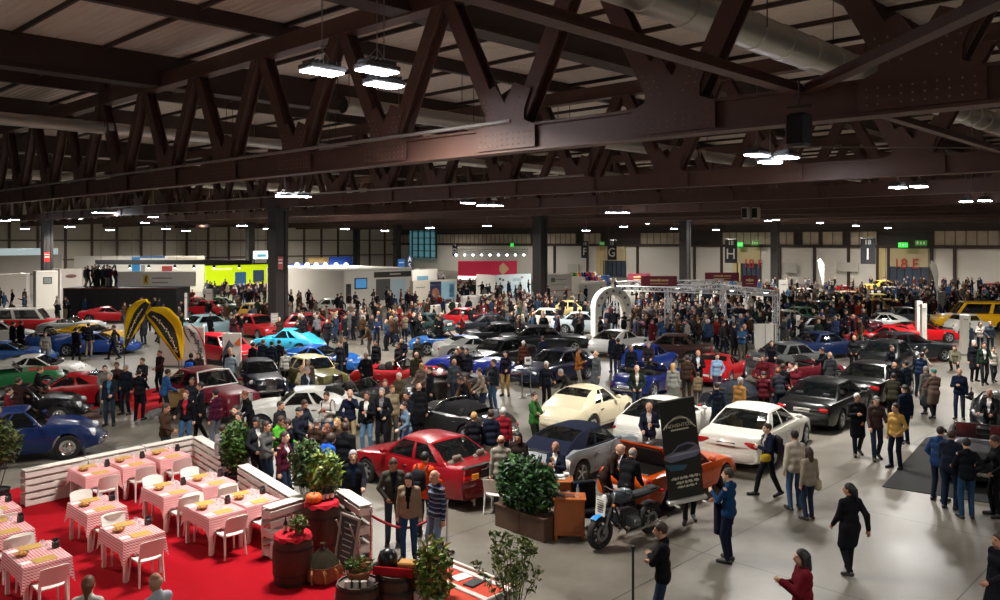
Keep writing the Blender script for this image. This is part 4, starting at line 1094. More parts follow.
def car(kind, color, anchor, at, head, lab, cat='car', top=None, seats='17140f', rim='alloy', bump=None, full=True, plate='d8d6cf', s=1.0, grp=None, place=None, z=0):
 S = CARS[kind]; m = car_meshes(kind, full)
 a = math.radians(head); h = Vector((math.cos(a), math.sin(a), 0)); r = Vector((h.y, -h.x, 0))
 p = at if isinstance(at, Vector) else G(*at)
 L, W = S['L'] * s, S['W'] * s
 if 'F' in anchor: p = p - h * L / 2
 if anchor[0] == 'R': p = p + h * L / 2
 if anchor.endswith('L') and len(anchor) == 2: p = p + r * W / 2
 if anchor.endswith('R') and len(anchor) == 2: p = p - r * W / 2
 root = empty(cat.replace(' ', '_'), (p.x, p.y, z), a); root.scale = (s, s, s)
 pm = paint(color)
 if top and m['shell_me']:
  o = link('body', m['lower_me'], root); slot(o, 0, pm)
  o = link('soft_top' if top[0] != '#' else 'roof', m['shell_me'], root); slot(o, 0, cloth(top) if top[0] != '#' else paint(top[1:]))
 else:
  o = link('body', m['body_me'], root); slot(o, 0, pm)
 for k in ('windshield', 'rear_window', 'side_windowL', 'side_windowR', 'windshield_frame', 'interior', 'grille', 'door_gap', 'door_handle'):
  if k in m: link({'side_windowL': 'side_window', 'side_windowR': 'side_window'}.get(k, k), m[k], root)
 for q in m['seats']:
  o = link('seat', m['seat'], root); o.location = q
  if seats != '17140f': slot(o, 0, cloth(seats))
 for q in m['hl_pos']: o = link('headlight', m['headlight'], root); o.location = q
 for q in m['tl_pos']: o = link('taillight', m['taillight'], root); o.location = q
 for k in ('bumperF', 'bumperR'):
  o = link('bumper', m[k], root); slot(o, 0, CHROME if (bump or S['bump']) == 'chrome' else (pm if (bump or S['bump']) == 'body' else plastic(bump)))
 if plate: o = link('license_plate', m['license_plate'], root); o.location = m['plate_pos']; slot(o, 0, plastic(plate))
 if full:
  for sd in (1, -1):
   o = link('mirror', m['mirror'], root); x, y, zz = m['mirror_pos']; o.location = (x, y * sd, zz); slot(o, 0, pm)
   if sd < 0: o.rotation_euler = (0, 0, PI)
 if rim not in m['wheels']: m['wheels'][rim] = wheel_mesh(S['tr'], .20, rim)
 ty, ri = m['wheels'][rim]
 for x in m['wheel_x']:
  for sd in (1, -1):
   w = link('wheel', ty, root); w.location = (x, sd * m['track'], S['tr']); w.rotation_euler = (0, 0, PI if sd > 0 else 0)
   link('rim', ri, w)
 tag(root, lab, cat, grp)
 CARLIST.append(dict(o=root, p=p, lab=lab, place=place))
 return root
# ------------------------------------------------------------------ stands, banners and flags down the hall
def PZ(px, Z): return Vector(((px - 500) / FPX * Z, Z, 0))
class Stand:
 def __init__(s, name, lab, cat, px0, px1, Z0, ytop, d='u', ybot=None, thick=.15, col='d9d4ca', z0=0.0, group=None, extra=None):
  s.dir = Vector((US, UC, 0)) if d == 'u' else (Vector((UC, -US, 0)) if d == 'v' else Vector((1, 0, 0)))
  s.P = Vector(((px0 - 500) / FPX * Z0, Z0, 0)); s.d = d
  s.L = s.s_at(px1)
  s.z1 = s.z_at(0, ytop); s.z0 = z0 if ybot is None else s.z_at(0, ybot)
  s.root = empty(name, (s.P.x, s.P.y, 0), math.atan2(s.dir.y, s.dir.x))
  m = MB(); m.rbox((s.L / 2, thick / 2, (s.z0 + s.z1) / 2), (abs(s.L), thick, s.z1 - s.z0), .01)
  s.wall = m.build('panel', plastic(col, .6) if isinstance(col, str) else col, s.root)
  tag(s.root, lab, cat, group)
 def s_at(s, px):
  k = (px - 500) / FPX
  return (k * s.P.y - s.P.x) / (s.dir.x - k * s.dir.y)
 def z_at(s, t, py): return CAMH + (HOR - py) * (s.P.y + s.dir.y * t) / FPX
 def poster(s, pa, pb, ya, yb, col, name='poster', off=.03):
  a, b = s.s_at(pa), s.s_at(pb); z1, z0 = s.z_at((a + b) / 2, ya), s.z_at((a + b) / 2, yb)
  m = MB(); m.box(((a + b) / 2, -off / 2, (z0 + z1) / 2), (b - a, off, z1 - z0))
  return m.build(name, col if not isinstance(col, str) else plastic(col, .6), s.root)
 def text(s, st, pa, pb, y, h, col, name='lettering'):
  a, b = s.s_at(pa), s.s_at(pb); t = (a + b) / 2
  o = text(st, h * (s.P.y + s.dir.y * t) / FPX, plastic(col), (t, -.05, s.z_at(t, y)), 0, s.root, name); 
  w = o.dimensions.x
  return o
 def ret(s, depth, t=None, thick=.15, col='d9d4ca', sg=1):
  t = 0 if t is None else t
  m = MB(); m.rbox((t, depth / 2, (s.z0 + s.z1) / 2), (thick, depth, s.z1 - s.z0), .01); return m.build('side_panel', plastic(col, .6), s.root)
 def roof(s, depth, col, h=.12):
  m = MB(); m.rbox((s.L / 2, depth / 2, s.z1 + h / 2), (s.L + .2, depth + .2, h), .02); return m.build('roof_board', plastic(col, .6), s.root)
S = Stand('exhibition_stand', 'large grey stand with sloping fascia at the far left', 'stand', -40, 62, 88, 256, 'u', col='a29a92'); S.ret(4, S.L); S.poster(-38, 60, 274, 276, '6a625c', 'shadow_gap')
S = Stand('stand_canopy', 'pale lit canopy strip above the far left stand', 'canopy', -40, 58, 92, 249, 'u', 256, thick=3, col=mat('canopy_glow', 'cfe2e4', .5, emit=.5)); m = MB(); [m.tube([(q, 1.5, 0), (q, 1.5, S.z0)], .06, 6) for q in (.5, S.L - .5)]; m.build('post', STEEL, S.root)
S = Stand('partition_wall', 'low white partition at the left edge behind the dark cars', 'partition', -30, 29, 76, 275, 'u', col='c9c1b8'); S.poster(26, 28.5, 273, 296, 'e8e4de', 'edge_strip'); S.ret(2.5, S.L)
S = Stand('display_block', 'white display block with one dark framed picture', 'display', 36, 58, 72, 271, 'u', thick=.8, col='d6d0c6'); S.poster(43, 52, 277, 284, '4c4c48', 'picture'); S.poster(36.5, 57, 271, 272, 'e8e4dc', 'top_edge'); S.poster(44, 51, 278, 283, '7c8078', 'picture_field', .05)
S = Stand('partition_wall', 'grey partition with dark oval badge beside the white display block', 'partition', 61, 82, 74, 269, 'u', col='aba29a'); m = MB(); t = S.s_at(71); m.ell((t, -.03, S.z_at(t, 276)), (.48, .03, .16), 14); m.build('oval_badge', plastic('5a3c38'), S.root); S.ret(2, 0)
S = Stand('back_wall_panel', 'tall white stand wall behind the row of standing visitors', 'stand wall', 74, 204, 98, 256, 'h', col='e6e2d8'); S.poster(132, 140, 257, 272, '2f86c4'); S.poster(141, 145, 265, 273, '8a8a88'); S.poster(162, 172, 266, 271, '9c3030'); S.poster(140, 165, 256, 258, '4a6fa0', 'header'); S.poster(168, 205, 257, 259, 'd8c8b8', 'header')
S = Stand('display_counter', 'long black counter wall below the white stand with yellow badge', 'counter', 63, 176, 65, 288, 'h', thick=3.0, col='18181b'); S.poster(64, 175, 288, 289, '6a1c1c', 'red_edge'); 
for q in (82, 100, 118, 136, 155): S.poster(q - .3, q + .3, 289, 317, '0c0c0d', 'joint')
CZ = S.z1
S = Stand('stand_fascia', 'white stand fascia with small yellow badge and grey lettering', 'fascia', 116, 194, 67.3, 272, 'h', thick=.4, col='d9d2ca', z0=CZ); S.poster(143.5, 148.5, 275, 284, 'd8b51c', 'yellow_badge'); m = MB(); t = S.s_at(146); z = S.z_at(t, 279.5); m.ell((t, -.05, z), (.07, .02, .2), 8); m.ell((t + .05, -.05, z + .2), (.09, .02, .07), 8); m.tube([(t - .04, -.05, z - .1), (t - .1, -.05, z - .3)], .02, 4); m.tube([(t + .04, -.05, z - .1), (t + .1, -.05, z - .3)], .02, 4); m.build('badge_emblem', plastic('1a1a1a'), S.root)
for a, b, y in ((152, 172, 277.5), (152, 168, 282)): S.poster(a, b, y, y + 1.2, '8c857e', 'lettering')
S.poster(116, 196, 271.5, 272.5, 'f2efe8', 'top_edge')
S = Stand('lighting_bar', 'long black lighting bar carrying small spotlights above the white stand', 'lighting bar', 95, 252, 74, 260, 'h', 264.5, thick=.5, col='141416')
SPOTM = mat('spot_glow', 'eaf2ff', .3, emit=14.0)
for i, px in enumerate((100, 116, 131, 150, 176, 195, 215, 240)):
 t = S.s_at(px); m = MB(); m.lathe([(.05, 0), (.12, -.05), (.14, -.3)], (t, -.25, S.z0), 10); m.build('spotlight', BLACKP, S.root); m = MB(); m.ell((t, -.25, S.z0 - .3), (.12, .12, .03), 10); m.build('spotlight_lens', SPOTM, S.root)
 m = MB(); m.tube([(t, .2, S.z1), (t, .2, S.z1 + 2.5)], .015, 4); m.build('hanger', STEELD, S.root)
LIME = mat('lime_screen', 'cfe80a', .5, emit=.75)
S = Stand('video_wall', 'huge bright lime yellow video wall behind the left stands', 'screen', 206, 269, 92, 265, 'u', thick=.3, col=LIME, z0=1.0); S.poster(235, 246, 272, 285, mat('screen_picture', '3f6f96', .4, emit=.4), 'screen_picture'); S.poster(212, 232, 268, 270, mat('screen_pale', 'e8f59a', .4, emit=.8), 'lettering'); S.poster(253, 264, 270, 282, mat('screen_car', '40506a', .4, emit=.4), 'screen_picture'); m = MB(); m.box((S.L / 2, .3, .5), (S.L, .5, 1.0)); m.build('plinth', plastic('28282a'), S.root); S.poster(205, 270, 263.5, 265, '1c1c1c', 'frame')
S = Stand('hanging_screen', 'small white and blue hanging screen over the lime video wall', 'screen', 254, 270, 86, 251, 'u', 259, thick=.2, col=mat('screen_white', 'e4eef2', .4, emit=.8)); S.poster(257, 266, 254, 257, mat('screen_text', '4a8098', .4, emit=.3), 'lettering'); m = MB(); m.tube([(.5, .1, S.z1), (.5, .1, 13)], .02, 4); m.tube([(S.L - .5, .1, S.z1), (S.L - .5, .1, 13)], .02, 4); m.build('hanger', STEELD, S.root)
S = Stand('exhibition_stand', 'big white box stand with a wall television, centre left', 'stand', 344, 412, 74, 271, 'u', col='dfd9ce'); L = S.L
m = MB(); m.rbox((0, 6.5, S.z1 / 2), (.15, 13, S.z1), .01); m.build('side_wall', plastic('cfc8bc', .6), S.root); m = MB(); m.rbox((L / 2, 6, S.z1 + .08), (L, 12, .12), .02); m.build('roof_board', plastic('efebe2', .6), S.root)
S.poster(354.5, 367, 278, 289, '101418', 'television'); S.poster(355.5, 366, 279, 288, mat('tv_blue', '4f8fc8', .3, emit=.5), 'television_picture', .06); S.poster(374, 411, 271.5, 277, '3c3a36', 'dark_header'); S.poster(376, 390, 279, 300, '5c5c5a', 'photo_panel'); S.poster(391, 405, 279, 312, 'bcd3de', 'pale_blue_panel'); S.poster(346, 351, 284, 306, '3a3836', 'doorway')
t = S.s_at(395); m = MB(); m.box((t, -.04, S.z_at(t, 274)), (1.3, .02, .12)); m.build('lettering', plastic('c9c4b8'), S.root)
S = Stand('partition_wall', 'white partition with small dark marks left of the white box stand', 'partition', 285, 343, 86, 270, 'u', col='d5cec4'); S.poster(300, 318, 274, 275, 'b0a89e', 'shelf'); S.poster(329, 338, 277, 279, '8c867e', 'lettering'); S.poster(332, 335, 282, 285, '5c5650', 'badge'); S.poster(316, 320, 274, 304, 'e3ddd2', 'door_leaf')
S = Stand('exhibition_stand', 'white stand wall right of the white box stand', 'stand', 410, 437, 92, 270, 'u', col='e2dcd0'); S.poster(417, 428, 276, 282, '6f9cb4', 'picture'); S.ret(4, S.L)
S = Stand('poster_wall', 'poster wall of three panels, beige, dark blue and sky blue', 'poster wall', 413, 457, 73, 281, 'u', thick=.4, col='c9bfae', z0=0)
S.poster(430, 441, 281.5, 306, '1e2a4c'); S.poster(441, 455, 281.5, 306, '8fb6c4'); S.poster(449, 454, 284, 297, '2f86b8'); m = MB(); t = S.s_at(435); m.ell((t, -.06, S.z_at(t, 293)), (.45, .02, .45), 14); m.build('round_emblem', plastic('8a5a48'), S.root); S.poster(416, 425, 287, 288, '7c8a86', 'lettering'); S.poster(415, 428, 303, 306, 'b8483a', 'red_foot'); S.poster(443, 454, 299, 306, '8a2c2c', 'red_car_picture'); S.poster(430.5, 440, 284, 286, 'd8d4c4', 'lettering')
S = Stand('low_wall', 'low white wall in front of the three panel poster wall', 'low wall', 411, 462, 62, 307, 'u', thick=.3, col='d8d4ca'); S.ret(1.5, S.L); S.poster(411, 461, 307, 308, 'efece4', 'capping')
S = Stand('low_wall', 'low pale wall below the crimson fascia stand', 'low wall', 463, 492, 68, 296, 'u', thick=.3, col='d4d2cc'); S.poster(480, 489, 299, 309, 'b8c4c4', 'notice'); S.poster(463, 492, 296, 297, 'efece4', 'capping')
BL = plastic('24509c')
S = Stand('lit_fascia', 'blue stand fascia with a row of bright spotlights', 'fascia', 287, 353, 104, 264, 'u', 270, thick=.5, col=BL); S.poster(308, 328, 257.5, 263.5, 'c79a4a', 'yellow_banner'); S.poster(329, 352.5, 256.5, 270, '1f4a94', 'tall_panel')
for px in (294, 304, 313, 322, 333, 343):
 t = S.s_at(px); m = MB(); m.ell((t, -.7, S.z_at(t, 265)), (.3, .2, .3), 10); m.build('spotlight', mat('spot_blue_glow', 'cfdcff', .3, emit=12.0), S.root); m = MB(); m.tube([(t, -.6, S.z_at(t, 265)), (t, 0, S.z1)], .03, 5); m.build('spot_arm', STEELD, S.root)
m = MB(); [m.tube([(q, .3, 0), (q, .3, S.z0 + .2)], .12, 6) for q in (.6, S.L / 2, S.L - .6)]; m.build('post', STEEL, S.root)
S = Stand('banner', 'tall dark blue banner with white letters A S', 'banner', 406.5, 412.5, 108, 256, 'u', 270, thick=.1, col='1c2a44'); S.text('A', 406.5, 412.5, 259.5, 7, 'eef0f2'); S.text('S', 406.5, 412.5, 266, 7, 'eef0f2'); m = MB(); m.tube([(S.L / 2, .05, 0), (S.L / 2, .05, S.z0)], .08, 6); m.build('post', STEEL, S.root)
S = Stand('banner', 'bright blue banner left of the banner lettered A S', 'banner', 398, 405, 110, 259, 'u', 270, thick=.1, col='2a6cb4'); m = MB(); m.tube([(S.L / 2, .05, 0), (S.L / 2, .05, S.z0)], .08, 6); m.build('post', STEEL, S.root); S.poster(399, 404, 262, 263, 'e8ecf0', 'lettering')
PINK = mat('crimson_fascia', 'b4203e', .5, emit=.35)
p0 = Vector(((458 - 500) / FPX * 104, 104, 0)); r = empty('curved_fascia', p0, 0); wv = 59 / FPX * 104
za, zb = CAMH + (HOR - 276) * 104 / FPX, CAMH + (HOR - 261) * 104 / FPX
m = MB(); pts = [(wv * q / 16, -1.2 * math.sin(PI * q / 16)) for q in range(17)]
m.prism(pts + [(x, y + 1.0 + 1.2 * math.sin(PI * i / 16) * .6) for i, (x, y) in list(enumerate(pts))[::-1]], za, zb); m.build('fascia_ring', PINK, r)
m = MB(); m.prism([(x, y - .05) for x, y in pts] + [(x, y + .8) for x, y in pts[::-1]], za - .4, za); m.build('lit_soffit', mat('soffit_glow', 'fff4ea', .4, emit=2.5), r)
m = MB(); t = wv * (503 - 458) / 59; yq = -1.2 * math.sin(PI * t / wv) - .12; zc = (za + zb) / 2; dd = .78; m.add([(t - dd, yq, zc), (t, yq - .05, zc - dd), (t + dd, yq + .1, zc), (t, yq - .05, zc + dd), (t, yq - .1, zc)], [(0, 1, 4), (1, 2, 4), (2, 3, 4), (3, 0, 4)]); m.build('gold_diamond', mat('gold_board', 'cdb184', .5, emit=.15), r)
m = MB(); [m.tube([(x, .6, 0), (x, .6, za)], .1, 6) for x in (.4, wv - .4)]; m.build('post', STEEL, r); tag(r, 'crimson curved stand fascia with one gold diamond', 'fascia')
r = empty('lighting_truss', Vector(((452 - 500) / FPX * 108, 108, 4.35)), 0); m = MB(); LW = 76 / FPX * 108
for y, z in ((0, 0), (0, .5), (.5, .25)): m.tube([(0, y, z), (LW, y, z)], .04, 5)
for q in range(24): m.tube([(LW * q / 24, 0, 0 if q % 2 else .5), (LW * (q + 1) / 24, 0, .5 if q % 2 else 0)], .025, 4)
m.build('lattice', STEEL, r)
for q in range(9):
 m = MB(); m.ell((LW * (q + .5) / 9, -.1, -.2), (.16, .16, .12), 8); m.build('spotlight', SPOTM, r)
m = MB(); [m.tube([(x, .2, .3), (x, .2, 9)], .02, 4) for x in (.5, LW - .5)]; m.build('hanger', STEELD, r); tag(r, 'hanging lighting truss with white spotlights above the crimson fascia', 'lighting truss')
S = Stand('exhibition_stand', 'pale blue stand wall with red and dark squares left of the middle column', 'stand', 496, 531, 90, 275, 'u', col='c9d8dc'); S.poster(513, 521, 278, 281, '9db8c0', 'lettering'); S.poster(499, 501, 278, 280, '3a3a44', 'square_mark'); S.poster(502, 504, 279, 281, '8a3040', 'square_mark'); S.poster(521, 523, 276.5, 278, 'b83838', 'square_mark'); S.ret(3, 0); S.poster(500, 520, 284, 296, 'b4ccd4', 'lower_field')
S = Stand('exhibition_stand', 'white stand wall with grey emblem right of the middle column', 'stand', 548, 571, 80, 275, 'u', col='d4d0c8'); S.poster(551, 555, 278, 282, '6c6c64', 'emblem'); S.poster(556, 566, 279, 280, '9a968c', 'lettering'); S.poster(551, 566, 284, 285, 'a8a49a', 'lettering'); S.poster(549, 571, 290, 291, 'c0703c', 'orange_line'); S.poster(556, 558, 295, 301, '3c3c3c', 'lettering'); S.ret(3, S.L)
S = Stand('partition_wall', 'grey partition wall left of the white truss arch', 'partition', 579, 606, 78, 283, 'u', col='b8b4aa'); S.ret(3, S.L); S.poster(579, 606, 283, 284, 'd8d4ca', 'capping')
cols = ['2f7a3a', 'c87020', 'a82828', '2a4a8a', 'c8b040', 'd8d4ca', '5a3a80', '1e1e20', 'b85a70']
SP = PZ(587, 86); SX = 1 / FPX * 86
for i in range(27):
 row, k = divmod(i, 9); m = MB(); m.ell((0, 0, 0), (.19, .17, .18), 8, k=6); m.ell((0, 0, .22), (.13, .13, .13), 8, k=6); m.ell((.17, 0, .06), (.07, .06, .06), 6, k=4); m.ell((-.17, 0, .06), (.07, .06, .06), 6, k=4)
 q = RZ(RU) @ Vector((-1.7 + .425 * k, -.9 + .6 * row, 0)); o = m.build('soft_toy', cloth(cols[(i * 4) % 9]), smooth=180); o.location = (SP.x + q.x, SP.y + q.y, 1.40 + .42 * row + .18); tag(o, 'coloured soft toy on the stall behind the grey partition wall', 'toy', 'soft toys on the stall behind the grey partition')
r = empty('market_stall', SP, RU); m = MB()
for q in range(3): m.box((0, -.9 + .6 * q + (.3 if q == 2 else 0), (1.40 + .42 * q) / 2), (4.0, .6 + (.6 if q == 2 else 0), 1.40 + .42 * q))
m.build('stepped_shelf', plastic('6a665e'), r); m = MB(); m.rbox((2.06, 0, 1.2), (.1, 2.6, 2.4), .02); m.build('end_board', plastic('3c6cb0'), r); m = MB(); m.rbox((-2.06, 0, 1.2), (.1, 2.6, 2.4), .02); m.build('end_board', plastic('b8b4aa'), r); tag(r, 'stepped stall carrying coloured toys behind the grey partition', 'stall')
# ---- aluminium truss stand with maroon banners, white arch at its left
def lattice(m, a, b, w=.28, n=10):
 a, b = Vector(a), Vector(b); d = (b - a).normalized(); up = Vector((0, 0, 1)) if abs(d.z) < .9 else Vector((US, UC, 0)); s = d.cross(up).normalized(); up = s.cross(d)
 C = [(s * i + up * j) * w / 2 for i in (-1, 1) for j in (-1, 1)]
 for c_ in C: m.tube([a + c_, b + c_], .03, 5)
 for i in range(n):
  p, q = a.lerp(b, i / n), a.lerp(b, (i + 1) / n)
  for x, y in ((0, 1), (2, 3), (0, 2), (1, 3)): m.tube([p + C[x], q + C[y]] if i % 2 else [p + C[y], q + C[x]], .014, 4, cap=False)
ALU = mat('aluminium_truss', 'd4d6d8', .45, .4)
TS = empty('truss_stand', G(667, 338), 0); base = TS.location.copy(); tag(TS, 'silver aluminium truss frame with maroon banners over the crowd', 'truss frame')
TP = {'a': G(617, 336), 'b': G(668, 338), 'c': G(723, 332), 'd': G(776, 346)}
TZ = 3.02
for k_, p in TP.items():
 m = MB(); q = p - base; lattice(m, (q.x, q.y, 0), (q.x, q.y, TZ), n=9); m.box((q.x, q.y, .03), (.5, .5, .06)); m.build('post', ALU, TS)
for a, b, z in (('a', 'b', TZ), ('b', 'c', TZ), ('c', 'd', TZ), ('a', 'c', TZ + .3), ('b', 'd', TZ)):
 p, q = TP[a] - base, TP[b] - base; m = MB(); lattice(m, (p.x, p.y, z), (q.x, q.y, z), n=18); m.build('crossbar', ALU, TS)
MAR = plastic('7c2438', .6)
def truss_banner(px0, px1, y0, y1, Z, lab):
 p = Vector(((px0 - 500) / FPX * Z, Z, CAMH + (HOR - (y0 + y1) / 2) * Z / FPX)); w = (px1 - px0) / FPX * Z; h = (y1 - y0) / FPX * Z; r = empty('banner', p, 0)
 m = MB(); m.box((w / 2, 0, 0), (w, .06, h)); m.build('cloth_panel', MAR, r); m = MB(); m.box((w * .36, -.04, h * .1), (w * .22, .01, h * .16)); m.box((w * .66, -.04, h * .1), (w * .2, .01, h * .16)); m.ell((w * .5, -.04, h * .1), (h * .14, .01, h * .14), 8); m.box((w * .5, -.04, -h * .2), (w * .5, .01, h * .07)); m.build('lettering', plastic('d8b884'), r)
 m = MB(); m.tube([(w * .1, .05, -h / 2), (w * .1, .05, -h / 2 - .5)], .03, 4); m.tube([(w * .9, .05, -h / 2), (w * .9, .05, -h / 2 - .5)], .03, 4); m.build('clamp', STEEL, r); tag(r, lab, 'banner')
truss_banner(641, 677, 276, 287, 53, 'maroon banner with gold lettering, left of three on the truss frame'); truss_banner(705, 739, 272.5, 281, 58, 'maroon banner with gold lettering, middle of three on the truss frame'); truss_banner(742, 757, 275.5, 287, 52, 'short maroon banner, right of three on the truss frame'); truss_banner(628, 650, 273.5, 282, 62, 'dim maroon banner partly hidden behind the left maroon banner')
for px, py in ((678, 286.5), (703, 287.5), (766, 291), (732, 289)):
 p = G(px, py, TZ - .1); m = MB(); m.lathe([(.05, .2), (.14, .15), (.16, -.1)], (0, 0, 0), 10, cap=False); m.ell((0, 0, -.1), (.15, .15, .04), 10, mi=1); o = m.build('spotlight', [BLACKP, SPOTM]); o.location = p; tag(o, 'white spotlight clamped to the aluminium truss frame', 'spotlight', 'spotlights on the truss frame')
r = empty('display_arch', G(611, 339), RU - .5); m = MB(); w2 = 1.05
P = []
for i in range(15):
 a = PI * i / 14; P.append((math.cos(a) * 1.2, 2.0 + math.sin(a) * 1.2))
P = [(1.2, 0)] + P + [(-1.2, 0)]
Q = [(x * .66, z * .86) for x, z in P]
V = [Vector((x, y, z)) for y in (-.35, .35) for x, z in P + Q]; n = len(P); F = []
for i in range(n - 1):
 F += [(i, i + 1, n + i + 1, n + i), (2 * n + i, 3 * n + i, 3 * n + i + 1, 2 * n + i + 1), (i, 2 * n + i, 2 * n + i + 1, i + 1), (n + i, n + i + 1, 3 * n + i + 1, 3 * n + i)]
m.add(V, F); m.build('arch_band', plastic('e4e0d6', .6), r); m = MB()
for i in range(2, n - 2, 2): x, z = (P[i][0] + Q[i][0]) / 2, (P[i][1] + Q[i][1]) / 2; m.ell((x, -.36, z), (.09, .02, .09), 8)
m.build('round_badge', plastic('6a7078'), r); tag(r, 'white curved display arch with dark round badges beside the truss frame', 'arch')
S = Stand('partition_wall', 'white double panel partition at the right post of the truss frame', 'partition', 755, 775, 46.2, 324, 'h', thick=.2, col='d9d5cb'); S.poster(765.2, 765.8, 324, 348, 'a8a49a', 'joint'); S.ret(.8, S.L)
S = Stand('rollup_banner', 'white narrow roll up banner right of the double panel partition', 'banner', 796.5, 800.5, 47, 315, 'h', thick=.06, col='e6e2d8', z0=.1); m = MB(); m.rbox((S.L / 2, .05, .06), (S.L * 1.2, .25, .12), .02); m.build('base', STEEL, S.root); S.poster(797, 800, 320, 322, 'a0a09c', 'lettering')
for i, (a, b, y0, Z, lab) in enumerate(((917, 922.5, 301, 49, 'tall white totem among the red cars, left of two'), (922, 927, 304, 46, 'tall white totem among the red cars, right of two'), (962, 969.5, 315, 44, 'white totem in front of the white city car'), (779.5, 788, 280, 80, 'white square board behind the right end of the truss frame'), (587, 592, 335, 47, 'white narrow board by the blue coupe row'), (938, 946, 292, 70, 'grey cube plinth under the right feather flag'), (205.5, 212, 289, 66, 'white banner before the red cars at left'), (184.5, 187, 293, 60, 'thin white post before the red cars at left'))):
 S = Stand('totem', lab, 'totem', a, b, Z, y0, 'h', thick=.25, col='dcd8ce' if i != 5 else 'b4b0a8'); S.poster(a + (b - a) * .2, b - (b - a) * .2, y0 + 4, y0 + 5, '9a9690', 'lettering'); m = MB(); m.rbox((S.L / 2, .12, .04), (S.L * 1.3, .5, .08), .02); m.build('base', plastic('8a8680'), S.root)
# ---- feather flags
def feather(px, py, pts, col, lab, band=None, script=None, edge=None, rz=0.0):
 p = G(px, py); r = empty('feather_flag', p, rz); po, fr = pts; n = 18
 def along(P, t):
  P = [Vector((a, 0, b)) for a, b in P]; Ls = [0]
  for i in range(1, len(P)): Ls.append(Ls[-1] + (P[i] - P[i - 1]).length)
  d = t * Ls[-1]
  for i in range(1, len(P)):
   if d <= Ls[i] + 1e-9:
    f = (d - Ls[i - 1]) / (Ls[i] - Ls[i - 1]); return P[i - 1].lerp(P[i], f)
  return P[-1]
 def smooth_(P, t): return (along(P, max(0, t - .05)) + along(P, t) * 2 + along(P, min(1, t + .05))) / 4
 A = [smooth_(po, i / n) for i in range(n + 1)]; B = [smooth_(fr, i / n) for i in range(n + 1)]
 k = 8; g = [[a.lerp(b, q / k) + Vector((0, .05 * math.sin(i * .5 + q * .7), 0)) for q in range(k + 1)] for i, (a, b) in enumerate(zip(A, B))]
 m = MB(); m.grid(g)
 for i in range(n):
  for j in range(k):
   if band and band[0] <= j <= band[1] and 1 <= i <= n - 2: m.m[i * k + j] = 1
   if edge and j == k - 1: m.m[i * k + j] = 1
 o = m.build('flag_cloth', [cloth(col), plastic('2a2622' if band else (edge or col), .7)], r, smooth=180); md = o.modifiers.new('thickness', 'SOLIDIFY'); md.thickness = .012
 if script:                                # a line of script along the flag
  sm = MB(); f0, amp, t0, t1 = script; P = []
  for i in range(70):
   t = t0 + (t1 - t0) * i / 69; c_ = smooth_(po, t).lerp(smooth_(fr, t), f0); d_ = (smooth_(fr, t) - smooth_(po, t)).normalized(); P.append(c_ + d_ * amp * math.sin(i * 1.15) * (.5 + .5 * math.sin(i * .37)) + Vector((0, -.07, 0)))
  sm.tube(P, .022, 4); sm.build('script_lettering', plastic('d8cfa8' if band else '2a2624'), r)
 m = MB(); m.tube([(A[0].x * .0, 0, 0), A[0]] + A[1:], .02, 6); m.build('pole', BLACKP, r); m = MB(); m.box((0, 0, .03), (.5, .06, .04)); m.box((0, 0, .03), (.06, .5, .04)); m.build('cross_base', STEEL, r)
 tag(r, lab, 'flag'); return r
def flagpts(px, py, Pp, Fp):                  # outlines read off at the flag's own distance
 Z = G(px, py).y; f = lambda q: ((q[0] - px) / FPX * Z, CAMH + (HOR - q[1]) * Z / FPX)
 return ([f(q) for q in Pp], [f(q) for q in Fp])
feather(124, 372, flagpts(124, 372, [(124, 350), (134, 336), (145, 318), (150, 306), (151, 302)], [(124, 347), (124, 322), (128, 308), (138, 300), (147, 299)]), 'f2c41c', 'yellow feather flag with black lettered band, leaning right, left of the crossed pair', band=(1, 4), script=(.36, .05, .2, .8))
feather(180, 384, flagpts(180, 384, [(179, 362), (168, 346), (156, 331), (146, 317), (145, 313)], [(183, 360), (184, 340), (181, 320), (169, 307), (150, 307)]), 'f2c41c', 'yellow feather flag with black lettered band, leaning left, right of the crossed pair', band=(1, 4), script=(.36, .07, .15, .85))
feather(204, 388, flagpts(204, 388, [(203, 374), (196, 352), (188, 339), (183, 330), (184, 325)], [(206, 374), (206, 352), (204, 340), (199, 330), (190, 324)]), 'e4ddd4', 'white feather flag with black script and red edge beside the yellow flags', script=(.5, .12, .25, .9), edge='b03a34')
feather(823, 293, flagpts(823, 293, [(822, 286), (820, 275), (818, 266), (817, 260)], [(824, 286), (824.5, 275), (824, 264), (820, 258)]), 'e6e4de', 'white feather flag before the back wall right of the rear column')
feather(937, 302, flagpts(937, 302, [(936, 292), (931, 277), (927, 269), (924, 265)], [(939, 292), (939, 275), (936, 265), (929, 260)]), 'dedad2', 'wide pale feather flag beside gate E', rz=.5)
S = Stand('poster_board', 'white poster board with grey triangles and an orange mark', 'poster board', 222.5, 241, 38, 333, 'h', thick=.08, col='dcd8d2'); m = MB(); y = -.05
for P, c_ in ((((223, 352), (229, 340), (229, 366), (223, 366)), '3c4450'), (((229, 339), (234, 346), (229, 352)), '6a727c'), (((234, 344), (240.5, 337), (240.5, 346)), 'd86a2a'), (((229, 366), (240.5, 352), (240.5, 368), (229, 368)), 'b4b8bc')):
 m = MB(); m.add([(S.s_at(a), y, S.z_at(0, b)) for a, b in P], [tuple(range(len(P)))[::-1]]); m.build('printed_shape', plastic(c_), S.root)
m = MB(); m.box((S.L / 2, .2, .03), (S.L, .5, .06)); m.build('foot', STEEL, S.root)
